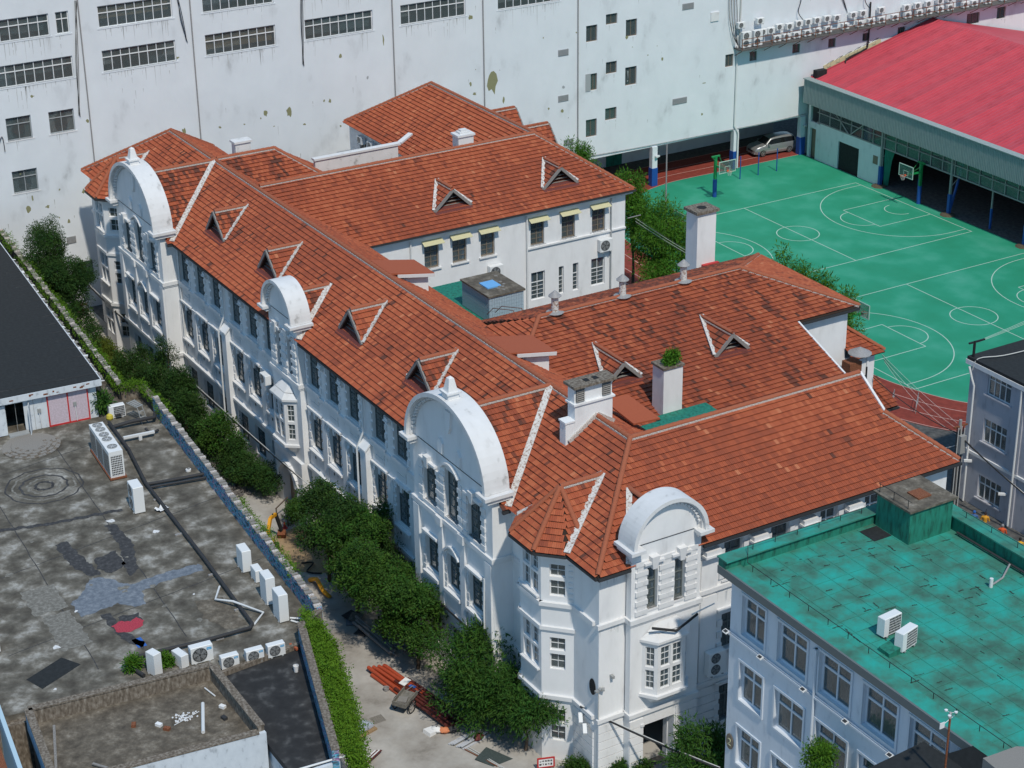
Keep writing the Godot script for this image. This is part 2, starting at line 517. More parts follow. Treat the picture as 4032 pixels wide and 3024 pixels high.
# o = lower left corner of the opening on the outer face
# st: cols, tr (height share of the lower sashes), hb / vb glazing bars per sash, fw, fm frame material, rec recess, cur curtain material, cs curtain share, sill
func window(par: Node, o: Vector3, u: Vector3, w: float, h: float, st: Dictionary) -> MeshInstance3D:
	var nn := u.cross(Vector3.UP)
	var rec: float = st.get("rec", .2)
	var fw: float = st.get("fw", .07)
	var cols: int = st.get("cols", 2)
	var tr: float = st.get("tr", .68)
	var hb: int = st.get("hb", 2)
	var vb: int = st.get("vb", 0)
	var key := [w, h, fw, cols, tr, hb, vb]
	var k2 := str(key)
	if not wcache.has(k2):
		var m := mb()
		m.bb(0, 0, -.07, fw, h, 0); m.bb(w - fw, 0, -.07, w, h, 0)
		m.bb(fw, 0, -.07, w - fw, fw, 0); m.bb(fw, h - fw, -.07, w - fw, h, 0)
		var panes := []
		var ys := [fw, h * tr, h - fw] if tr < .99 else [fw, h - fw]
		if tr < .99: m.bb(fw, h * tr - fw * .5, -.07, w - fw, h * tr + fw * .5, .012)
		var cw := (w - 2 * fw) / cols
		for i in range(1, cols):
			m.bb(fw + cw * i - fw * .4, fw, -.068, fw + cw * i + fw * .4, h - fw, .006)
		for i in cols:
			for j in ys.size() - 1:
				var x0 := fw + cw * i
				panes.append([V(x0 + cw * .5, (ys[j] + ys[j + 1]) * .5, -.045), V(cw - .01, ys[j + 1] - ys[j] - .01, .012)])
				var nb := hb if j == 0 else 0
				for b in nb:
					var y: float = lerpf(ys[j], ys[j + 1], (b + 1.0) / (nb + 1))
					m.bb(x0, y - .012, -.055, x0 + cw, y + .012, -.01)
				for b in vb:
					var x := x0 + cw * (b + 1.0) / (vb + 1)
					m.bb(x - .011, ys[j], -.054, x + .011, ys[j + 1], -.012)
		wcache[k2] = [m.mesh(), panes]
	var e: Array = wcache[k2]
	var fm: Material = M[st.get("fm", "frame_dark")]
	var fr := part(par, "window", e[0], fm, Transform3D(Basis(u, Vector3.UP, nn), o - nn * rec))
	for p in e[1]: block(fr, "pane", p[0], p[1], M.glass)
	if st.has("cur"):
		var cs: float = st.get("cs", .5)
		for s in ([0, 1] if cs < .95 else [0]):
			var g := []
			var K := 13
			var cwid := w * cs * (1.0 if cs >= .95 else .75)
			for i in 5:
				var row := []
				var pinch := 1.0 - (.35 * sin(PI * i / 5.0) if cs < .95 else 0.0)
				for j in K:
					var t := float(j) / (K - 1)
					var x := t * cwid * pinch
					if s == 1: x = w - x
					row.append(V(x, h * (1 - i / 4.0 * st.get("cl", .95)), -.16 + .03 * sin(j * 2.1 + s)))
				g.append(row)
			part(fr, "curtain", mb().sheet(g), M[st.cur])
	if st.get("sill", 0.0) > 0:
		var sl: float = st.sill
		block(fr, "sill", V(w * .5, -.05, rec * .5 + sl * .5 - .02), V(w + .3, .1, rec + sl), M[st.get("sm", "trim")])
	return fr

func in_poly(p: Vector2, q: PackedVector2Array) -> bool: return Geometry2D.is_point_in_polygon(p, q)

var tone_noise: FastNoiseLite
# one tiled roof slope: deck slab plus tiles gathered for later
func slope(par: Node, pts: Array, dirt := 0.25, called := "roof_slope", step := .33) -> void:
	var nn := Vector3.ZERO
	for i in pts.size(): nn += (pts[i] as Vector3).cross(pts[(i + 1) % pts.size()])
	nn = nn.normalized()
	if nn.y < 0: nn = -nn
	part(par, called, mb().poly(pts, -nn * .14), M.deck)
	var v := (Vector3.UP - nn * nn.y).normalized()
	var u := v.cross(nn)
	var o: Vector3 = pts[0]
	var pl := PackedVector2Array()
	var lo := Vector2(1e9, 1e9)
	var hi := Vector2(-1e9, -1e9)
	for p in pts:
		var q := Vector2(u.dot(p - o), v.dot(p - o))
		pl.append(q)
		lo = lo.min(q)
		hi = hi.max(q)
	if not tone_noise:
		tone_noise = FastNoiseLite.new()
		tone_noise.seed = 5
		tone_noise.frequency = .35
		tone_noise.fractal_octaves = 3
	var bs := Basis(u, nn, -v)
	var row := 0
	var y := lo.y + step * .35
	while y < hi.y + .05:
		var x := lo.x + (.11 if row % 2 else 0.0)
		while x < hi.x + .1:
			if in_poly(Vector2(x, minf(y, hi.y - .02)), pl):
				var p := o + u * x + v * y + nn * (.012 + rng.randf() * .008)
				var d := tone_noise.get_noise_3d(x * 2.2 + o.x, y * .55 + o.y, o.z) * .62 + rng.randf_range(-.36, .36)
				var t: int = [0, 0, 1, 1, 2, 3, 4][rng.randi() % 7]
				if tone_noise.get_noise_3d(p.x * .22, p.y * .3 + 40, p.z * .22) + rng.randf_range(-.2, .2) > .08: t = [3, 10, 1, 5, 3, 10][rng.randi() % 6]
				if d > .66 - dirt * .8: t = 7 + rng.randi() % 2
				elif d > .44 - dirt * .8: t = [5, 6, 10, 11][rng.randi() % 4]
				elif d < -.52 and rng.randf() < .35: t = 9
				tiles.append([Transform3D(bs.rotated(nn, rng.randf_range(-.012, .012)), p), t])
			x += .212
		y += step
		row += 1

func ridge(par: Node, a: Vector3, b: Vector3, mortar := true) -> void:
	var d := (b - a)
	var l := d.length()
	d /= l
	var x := Vector3.UP.cross(d).normalized()
	var y := d.cross(x)
	var k := int(l / .38)
	for i in k:
		var p := a + d * (l * (i + .5) / k) + y * .035
		var j := .006 * rng.randf_range(-1, 1)
		caps.append([Transform3D(Basis(x, y, d).rotated(y, rng.randf_range(-.02, .02)) * Basis.from_scale(V(1, 1, l / k / .38)), p + y * j), 0])
	if mortar:
		part(par, "ridge_mortar", mb().bar(a - y * .03, b - y * .03, .34, .09, y), M.mortar)

func flash(par: Node, a: Vector3, b: Vector3, w := .34, up := Vector3.UP) -> void:
	var d := (b - a).normalized()
	var x := up.cross(d).normalized()
	var y := d.cross(x)
	var m := mb().bar(a + y * .12, b + y * .12, w, .07, y)
	part(par, "flashing_strip", m, M.flashing)

func tile_mesh() -> ArrayMesh:
	var m := mb()
	var prof := [[-.107, 0.0], [-.09, .024], [-.062, .024], [-.045, .004], [.012, .004], [.026, .018], [.042, .018], [.056, .004], [.107, 0.0]]
	for i in prof.size() - 1:
		var p: Array = prof[i]
		var q: Array = prof[i + 1]
		var a := V(p[0], p[1] + .005, -.19)
		var b := V(q[0], q[1] + .005, -.19)
		var c := V(q[0], q[1] + .095, .19)
		var d := V(p[0], p[1] + .095, .19)
		m.quad(d, c, b, a)
		m.quad(V(p[0], p[1] + .065, .186), V(q[0], q[1] + .065, .186), c, d)
	return m.mesh()
func cap_mesh() -> ArrayMesh:
	var m := mb()
	var K := 6
	for i in K:
		var a := PI * i / K
		var b := PI * (i + 1) / K
		var r0 := .125
		var r1 := .15
		var na := V(cos(a), sin(a), 0)
		var nb := V(cos(b), sin(b), 0)
		m.tris(na * r1 + V(0, 0, .2), nb * r0 + V(0, 0, -.2), nb * r1 + V(0, 0, .2), na, nb, nb)
		m.tris(na * r1 + V(0, 0, .2), na * r0 + V(0, 0, -.2), nb * r0 + V(0, 0, -.2), na, na, nb)
		m.tri(V(0, 0, .2), na * r1 + V(0, 0, .2), nb * r1 + V(0, 0, .2))
	return m.mesh()

# the 300 nearest pieces become parts, the rest one part
func lay(par: Node, list: Array, m: Mesh, called: String, rest: String, mats: Array, mm: Material) -> void:
	list.sort_custom(func(a, b): return a[0].origin.distance_squared_to(CAM) < b[0].origin.distance_squared_to(CAM))
	var xf := []
	var cc := []
	for i in list.size():
		var e: Array = list[i]
		if i < 300: part(par, called, m, mats[e[1] % mats.size()], e[0])
		else:
			xf.append(e[0])
			var t: Array = TONES[e[1]]
			cc.append(Color(t[0], t[1], t[2]))
	multi(par, rest, m, mm, xf, cc if mm.vertex_color_use_as_albedo else null)

# ---------------------------------------------------------------- gables
func arch_sweep(a_in: float, b_in: float, wid: float, y0: float, x_f: float, x_b: float) -> MB:
	# local: x right, y up, z outward; arch over the wall plane z = 0
	var m := mb()
	var sec := [[x_f, wid], [x_b, wid], [x_b, 0.0], [.02, 0.0], [.02, .16], [x_f * .55, .16], [x_f * .55, .24], [x_f, .24]]
	var K := 30
	var ring := []
	for i in K + 1:
		var a := PI * i / K
		var r := []
		for s in sec: r.append(V(-cos(a) * (a_in + s[1]), y0 + sin(a) * (b_in + s[1]), s[0]))
		ring.append(r)
	for i in K:
		for k in sec.size():
			var j := (k + 1) % sec.size()
			m.quad(ring[i][k], ring[i + 1][k], ring[i + 1][j], ring[i][j])
	return m

func gable_face(hw: float, y0: float, y1: float, b: float, a_in: float, t: float) -> MB:
	var pts := [V(-hw, y0, 0), V(hw, y0, 0), V(hw, y1, 0)]
	for i in 25:
		var a := PI * i / 24
		pts.append(V(cos(a) * a_in, y1 + sin(a) * b, 0))
	pts.append(V(-hw, y1, 0))
	return mb().poly(pts, V(0, 0, -t))

func hood(par: Node, x: float, y: float, w: float, key := true) -> void:
	part(par, "window_hood", mb().bb(x - w * .5, y, 0, x + w * .5, y + .13, .22).bb(x - w * .5 + .06, y - .1, 0, x + w * .5 - .06, y, .14), M.trim)
	if key:
		var h := [V(x - .13, y - .28, .24), V(x + .13, y - .28, .24), V(x + .13, y - .28, 0), V(x - .13, y - .28, 0), V(x - .24, y + .42, .3), V(x + .24, y + .42, .3), V(x + .24, y + .42, 0), V(x - .24, y + .42, 0)]
		var m := mb()
		m.hexa(h)
		part(par, "keystone", m, M.trim)
func arc_hood(par: Node, x: float, y: float, w: float) -> void:
	var p := []
	for i in 9:
		var a := lerpf(-1, 1, i / 8.0)
		p.append(V(x + a * w * .5, y + .48 * (1 - a * a), .1))
	var m := mb()
	for i in 8: m.bar(p[i], p[i + 1], .2, .12)
	part(par, "arched_hood", m, M.trim)
func quoins(par: Node, x: float, y0: float, y1: float, big: float, small: float, pr := .09) -> void:
	var k := 0
	var y := y0
	while y < y1 - .1:
		var h := .26
		var w := big if k % 2 == 0 else small
		block(par, "quoin", V(x, y + h * .5, pr * (1.0 if k % 2 == 0 else .55) * .5), V(w, h, pr * (1.0 if k % 2 == 0 else .55)), M.trim)
		y += h + .012
		k += 1

func big_gable(par: Node, zc: float) -> void:
	var X := 43.38
	var hw := 4.25
	var G := Transform3D(Basis(Vector3(0, 0, 1), Vector3.UP, Vector3(-1, 0, 0)), V(X, 0, zc))
	var wx := [-2.38, 0.0, 2.42]
	var holes := []
	for i in 3:
		var c: float = wx[i] + hw
		holes.append([c - .7, c + .7, 9.72, 12.05 if i != 1 else 12.6])
		holes.append([c - .68, c + .68, 5.45, 7.5])
		holes.append([c - .68, c + .68, 1.1, 3.1])
	var o := G * V(-hw, 0, 0)
	var u := G.basis.x
	var gb := part(par, "gable", wall(V(-hw, 0, 0), Vector3.RIGHT, hw * 2, 13.25, holes, .4), M.plaster, G)
	for i in 3:
		var st := {"fm": "frame_dark", "hb": 2, "vb": 0, "tr": .66, "rec": .2, "cur": ["curtain_teal", "curtain_pale", "curtain_ochre"][i], "cs": .4, "sill": .08}
		window(par, G * V(wx[i] - .7, 9.72, 0), u, 1.4, 2.33 if i != 1 else 2.88, st)
		window(par, G * V(wx[i] - .68, 5.45, 0), u, 1.36, 2.05, {"fm": "frame_dark", "hb": 2, "vb": 0, "rec": .2, "cur": "curtain_teal", "cs": .4})
		window(par, G * V(wx[i] - .68, 1.1, 0), u, 1.36, 2.0, {"fm": "frame_dark", "rec": .25})
		for s in [-1, 1]:
			quoins(gb, wx[i] + s * .945, 9.62, 12.0 if i != 1 else 12.3, .44, .34)
			quoins(gb, wx[i] + s * .82, 5.35, 7.5, .24, .18, .06)
		if i == 1:
			arc_hood(gb, 0, 12.6, 1.9)
			arc_hood(gb, 0, 7.62, 1.6)
		else:
			hood(gb, wx[i], 12.2, 1.75)
			hood(gb, wx[i], 7.75, 1.6, false)
		part(gb, "sill_band", mb().bb(wx[i] - .85, 5.1, 0, wx[i] + .85, 5.3, .2), M.trim)
	# returns to the main wall, with string courses wrapped round
	for s in [-1, 1]: part(gb, "return_wall", mb().bb(s * (hw - .4), 0, -1.2, s * (hw - .003), 13.0, -.403), M.plaster)
	part(gb, "string_course", mb().bb(-hw - .12, 9.2, -1.17, hw + .12, 9.46, .14).bb(-hw - .06, 9.08, -1.17, hw + .06, 9.2, .07), M.trim)
	part(gb, "string_course", mb().bb(-hw - .12, 3.75, -1.17, hw + .12, 3.98, .16).bb(-hw - .06, 3.62, -1.17, hw + .06, 3.75, .08), M.trim)
	for p in [-1.19, 1.21]:
		part(gb, "pier", mb().bb(p - .24, 3.99, 0, p + .24, 9.07, .14), M.plaster)
		part(gb, "string_boss", mb().bb(p - .3, 9.0, .1, p + .3, 9.5, .26), M.trim)
	for s in [-1, 1]: part(gb, "pier", mb().bb(s * (hw - .35) - .3, 3.99, 0, s * (hw - .35) + .3, 9.07, .14), M.plaster)
	# tympanum and arch
	part(gb, "tympanum", gable_face(hw, 13.253, 13.256, 3.2, 3.88, .4), M.plaster)
	part(gb, "tympanum_shade_strip", mb().bb(-3.6, 13.22, 0, 3.6, 13.25, .03), M.gutter)  # raised near-black strip, nothing cut in: a groove's shade put into colour
	part(gb, "cornice_arch", arch_sweep(3.85, 3.25, .48, 13.25, .46, -1.0), M.coping)
	var de := mb()
	for i in range(2, 39):
		var a := PI * i / 40
		de.box(V(-cos(a) * 3.93, 13.25 + sin(a) * 3.33, .13), V(.11, .11, .2), Basis(Vector3(0, 0, 1), PI / 2 - a))
	var dn := part(gb, "dentil_course", de, M.trim)
	dn.set_meta("kind", "stuff")
	for s in [-1, 1]:
		part(gb, "spring_block", mb().bb(s * 4.15 - .5, 13.05, -1.1, s * 4.15 + .5, 13.24, .62).bb(s * 4.15 - .36, 12.8, -1.0, s * 4.15 + .36, 13.05, .4), M.coping)
		part(gb, "bracket", mb().poly([V(s * .95 - .2, 13.4, 0), V(s * .95 + .2, 13.4, 0), V(s * .95 + .26, 14.0, 0), V(s * .95, 14.3, 0), V(s * .95 - .26, 14.0, 0)], V(0, 0, .14)), M.plaster)
	part(gb, "pendant", mb().poly([V(0, 14.9, 0), V(.22, 15.3, 0), V(.3, 16.2, 0), V(-.3, 16.2, 0), V(-.22, 15.3, 0)], V(0, 0, .14)), M.plaster)
	var y := 16.75
	var fin := mb()
	fin.bb(-.42, y, -.42, .42, y + .22, .42).bb(-.33, y + .22, -.33, .33, y + .5, .33).bb(-.42, y + .5, -.42, .42, y + .6, .42)
	var q := [V(-.28, y + .6, .28), V(.28, y + .6, .28), V(.28, y + .6, -.28), V(-.28, y + .6, -.28), V(-.15, y + 1.3, .15), V(.15, y + 1.3, .15), V(.15, y + 1.3, -.15), V(-.15, y + 1.3, -.15)]
	fin.hexa(q)
	for i in 4: fin.tri(q[4 + i], q[4 + (i + 1) % 4], V(0, y + 1.42, 0))
	part(gb, "finial", fin, M.trim, T(V(0, 0, -.1)))
	# roof behind it
	var e := hw + .42
	slope(par, [V(43.8, 12.4, zc + e), V(44.2, 12.4, zc + e), V(49.6, 16.05, zc), V(43.8, 16.05, zc)], .62)
	slope(par, [V(43.8, 12.4, zc - e), V(44.2, 12.4, zc - e), V(49.6, 16.05, zc), V(43.8, 16.05, zc)], .3)
	ridge(par, V(43.7, 16.12, zc), V(49.5, 16.12, zc))
	flash(par, V(44.1, 12.45, zc + e), V(49.5, 16.08, zc + .05), .36, V(-.4, 1, .4))
	part(par, "gutter", mb().bb(43.7, 12.2, zc + e, 44.15, 12.36, zc + e + .16), M.gutter)

func oriel(par: Node, G: Transform3D, y0: float, y1: float, cur: String) -> void:
	# canted bay: plan points in local x, z
	var pl := [[-1.35, 0.0], [-.82, .62], [.82, .62], [1.35, 0.0]]
	var body := mb()
	for k in 3:
		var a := V(pl[k][0], 0, pl[k][1])
		var b := V(pl[k + 1][0], 0, pl[k + 1][1])
		var d := (b - a).normalized()
		var l := (b - a).length()
		var n := 2 if k == 1 else 1
		var ho := []
		var cw := (l - .2) / n
		for i in n: ho.append([.1 + cw * i + .08, .1 + cw * (i + 1) - .08, .35, (y1 - y0) * .5 - .1])
		for i in n: ho.append([.1 + cw * i + .08, .1 + cw * (i + 1) - .08, (y1 - y0) * .5 + .08, y1 - y0 - .3])
		var wm := wall(a + V(0, y0, 0), d, l, y1 - y0, ho, .12)
		body.v.append_array(wm.v)
		body.n.append_array(wm.n)
		for q in ho:
			var st := {"cols": 1, "tr": 1.0, "hb": 2, "vb": 1, "fw": .04, "fm": "frame_white", "rec": .07, "cur": cur, "cs": .5}
			window(par, G * (a + d * q[0] + V(0, y0 + q[2], 0)), G.basis * d, q[1] - q[0], q[3] - q[2], st)
	var bd := part(par, "oriel", body, M.trim, G)
	var rim := []
	var rin := []
	var bot := []
	var low := []
	for p in pl:
		rim.append(V(p[0] * 1.12, 0, p[1] * 1.2 + (.04 if p[1] > 0 else 0.0)))
		bot.append(V(p[0] * .55, y0 - .75, p[1] * .25))
		rin.append(V(p[0] * .5, y1 + .85, p[1] * .1 + .02))
		low.append(V(p[0], y0 - .1, p[1]))
	var top := []
	var fl := []
	for p in rim:
		top.append(p + V(0, y1, 0)); fl.append(p + V(0, y0 - .12, 0))
	part(bd, "oriel_base", mb().poly(fl, V(0, .16, 0)), M.trim)
	part(bd, "oriel_cornice", mb().poly(top, V(0, .14, 0)), M.coping)
	var rf := mb()
	var cb := mb()
	var mid := []
	for k in 4: mid.append((top[k] + V(0, .14, 0)).lerp(rin[k], .5) + V(0, -.06, 0.04))
	for k in 3:
		rf.quad(top[k] + V(0, .14, 0), top[k + 1] + V(0, .14, 0), mid[k + 1], mid[k])
		rf.quad(mid[k] + V(0, .03, 0), mid[k + 1] + V(0, .03, 0), rin[k + 1], rin[k])
		cb.quad(bot[k], bot[k + 1], low[k + 1], low[k])
	rf.quad(rin[0], rin[1], rin[2], rin[3])
	cb.quad(bot[3], bot[2], bot[1], bot[0])
	part(bd, "oriel_roof", rf, M.coping)
	part(bd, "corbel", cb, M.plaster)
	pass

func small_gable(par: Node, G: Transform3D, cur: String) -> void:
	var hw := 2.05
	var holes := [[hw - 1.12, hw - .5, 9.75, 12.1], [hw + .5, hw + 1.12, 9.75, 12.1]]
	var gb := part(par, "small_gable", wall(V(-hw, 4.0, 0), Vector3.RIGHT, hw * 2, 9.5, holes.map(func(q): return [q[0], q[1], q[2] - 4.0, q[3] - 4.0]), .4), M.plaster, G)
	for s in [-1, 1]:
		window(par, G * V(s * .81 - .31, 9.75, 0), G.basis.x, .62, 2.35, {"cols": 1, "fm": "frame_dark", "hb": 2, "tr": .62, "rec": .2, "cur": cur, "cs": .5, "fw": .05, "sill": .06})
		quoins(gb, s * 1.47, 9.6, 12.6, .72, .5)
		hood(gb, s * .81, 12.35, 1.15)
	quoins(gb, 0, 9.6, 12.5, .9, .62)
	part(gb, "tympanum", gable_face(hw, 13.503, 13.506, 1.75, 1.75, .4), M.plaster)
	part(gb, "tympanum_shade_strip", mb().bb(-1.6, 13.47, 0, 1.6, 13.495, .03), M.gutter)  # same dark strip, painted shade in place of a cut groove
	part(gb, "cornice_arch", arch_sweep(1.75, 1.75, .45, 13.5, .42, -.95), M.coping)
	var de := mb()
	for i in range(2, 23):
		var a := PI * i / 24
		de.box(V(-cos(a) * 1.82, 13.5 + sin(a) * 1.82, .12), V(.1, .1, .2), Basis(Vector3(0, 0, 1), PI / 2 - a))
	part(gb, "dentil_course", de, M.trim).set_meta("kind", "stuff")
	for s in [-1, 1]: part(gb, "spring_block", mb().bb(s * 2.0 - .42, 13.32, -1.0, s * 2.0 + .42, 13.49, .58).bb(s * 2.0 - .3, 13.1, -.9, s * 2.0 + .3, 13.32, .3), M.coping)
	part(gb, "string_course", mb().bb(-hw - .1, 9.2, -.5, hw + .1, 9.46, .14).bb(-hw - .05, 9.08, -.5, hw + .05, 9.2, .07), M.trim)
	oriel(par, G, 5.0, 8.05, cur)

func dormer(par: Node, base: Vector3, along: Vector3, hw: float, rise: float, deep: float, foot_run: float) -> void:
	# base: middle of the front foot line, along: unit vector into the roof
	var side := Vector3.UP.cross(along)
	var fl := base + side * hw
	var fr := base - side * hw
	var top := base + Vector3.UP * rise
	var back := top + along * deep
	slope(par, [fl, back, top - along * .1], .5)
	slope(par, [fr, back, top - along * .1], .45)
	ridge(par, top + V(0, .05, 0), back + V(0, .05, 0))
	flash(par, fl + V(0, .06, 0), back + V(0, .04, 0), .3, Vector3.UP - along * .5)
	flash(par, fr + V(0, .06, 0), back + V(0, .04, 0), .3, Vector3.UP - along * .5)
	var d := part(par, "dormer", mb().poly([fl.lerp(fr, .12) + along * .75 + V(0, .02, 0), fr.lerp(fl, .12) + along * .75 + V(0, .02, 0), top + along * .75 + V(0, -.25, 0)], along * .06), M.old_wood)
	var m := mb()
	for k in 4:
		var y := .25 + k * .26
		var h := hw * (1 - (y + .1) / rise) - .12
		if h > .1: m.box(base + along * .25 + V(0, y, 0), Vector3(.22, .02, h * 2) if absf(along.x) > .5 else Vector3(h * 2, .02, .22), Basis.IDENTITY)
	part(d, "louvre", m, M.old_wood)
	part(d, "barge_board", mb().bar(fl - along * .08, top - along * .12 + V(0, .0, 0), .1, .2), M.old_wood)
	part(d, "barge_board", mb().bar(fr - along * .08, top - along * .12 + V(0, .0, 0), .1, .2), M.old_wood)
	var n2 := Vector3.UP - along * foot_run
	part(d, "apron_sheet", mb().poly([fl + along * .3 + n2.normalized() * .06 + V(0, .3 * foot_run, 0), fr + along * .3 + n2.normalized() * .06 + V(0, .3 * foot_run, 0), fr - along * .35 - V(0, .35 * foot_run, 0) + n2.normalized() * .06, fl - along * .35 - V(0, .35 * foot_run, 0) + n2.normalized() * .06], n2.normalized() * .015), M.red_lead)

func turret(par: Node, zc: float) -> void:
	# canted bay, polygon in x, z (wall faces)
	var w := [[44.55, zc + 2.2], [43.38, zc + 1.0], [43.38, zc - 1.0], [44.55, zc - 2.2]]
	w.reverse()
	for k in 3:
		var a := V(w[k][0], 0, w[k][1])
		var b := V(w[k + 1][0], 0, w[k + 1][1])
		var d := (b - a).normalized()
		var l := (b - a).length()
		var holes := []
		var c := l * .5
		if k == 1:
			for y in [[9.65, 10.75], [10.9, 11.75], [5.4, 6.45], [6.6, 7.6], [1.2, 2.2], [2.3, 3.1]]:
				holes.append([c - .72, c - .06, y[0], y[1]]); holes.append([c + .06, c + .72, y[0], y[1]])
		else:
			for y in [[9.75, 10.65], [10.85, 11.55], [5.5, 6.4], [6.6, 7.35], [1.2, 2.1], [2.3, 3.1]]: holes.append([c - .4, c + .4, y[0], y[1]])
		var tw := part(par, "turret_wall", wall(a, d, l, 12.38, holes, .3), M.plaster)
		for q in holes: window(par, a + d * q[0] + V(0, q[2], 0), d, q[1] - q[0], q[3] - q[2], {"cols": 1, "tr": 1.0, "hb": 1, "vb": 1, "fw": .045, "fm": "frame_white", "rec": .12})
		var nn := d.cross(Vector3.UP)
		for y in [[9.2, 9.42, .16], [7.8, 8.0, .12], [3.75, 3.98, .16], [11.95, 12.2, .06]]:
			part(tw, "string_course", mb().box(a + d * l * .5 + V(0, (y[0] + y[1]) * .5, 0) + nn * (y[2] * .5 - .05), V(l + y[2], y[1] - y[0], y[2] + .1), Basis(d, Vector3.UP, nn)), M.trim)
		if k == 1:
			for y in [[9.5, 9.62], [5.25, 5.37]]: part(tw, "sill_band", mb().box(a + d * c + V(0, (y[0] + y[1]) * .5, 0) + nn * .06, V(1.7, .1, .2), Basis(d, Vector3.UP, nn)), M.trim)
		else:
			for y in 7: block(tw, "quoin", a + d * (l - .16 if k == 2 else .16) + V(0, 9.6 + y * .32, 0) + nn * .02, V(.22, .16, .06), M.trim, Basis(d, Vector3.UP, nn))
	# roof
	var ap := V(45.15, 14.76, zc)
	var re := V(47.65, 14.76, zc)
	var p0 := V(44.1, 12.4, zc - 2.3)
	var p1 := V(42.93, 12.4, zc - 1.1)
	var p2 := V(42.93, 12.4, zc + 1.1)
	var p3 := V(44.1, 12.4, zc + 2.3)
	slope(par, [p1, p2, ap], .1)
	slope(par, [p2, p3, ap], .15)
	slope(par, [p3, re, ap], .1)
	slope(par, [p0, p1, ap], .2)
	slope(par, [p0, ap, re], .2)
	for e in [[p1, ap], [p2, ap], [p3.lerp(re, .3) + V(0, .03, 0), ap]]: ridge(par, e[0] + V(0, .05, 0), e[1] + V(0, .05, 0), false)
	ridge(par, ap + V(0, .05, 0), re + V(0, .05, 0))
	flash(par, p3 + V(0, .05, 0), re + V(0, .06, 0), .34, V(-.5, 1, .3))
	flash(par, p0 + V(0, .05, 0), re + V(0, .06, 0), .3, V(-.5, 1, -.3))
	for e in [[p0, p1], [p1, p2], [p2, p3]]: part(par, "gutter", mb().bar(e[0] + V(-.06, -.12, 0), e[1] + V(-.06, -.12, 0), .16, .14), M.gutter)

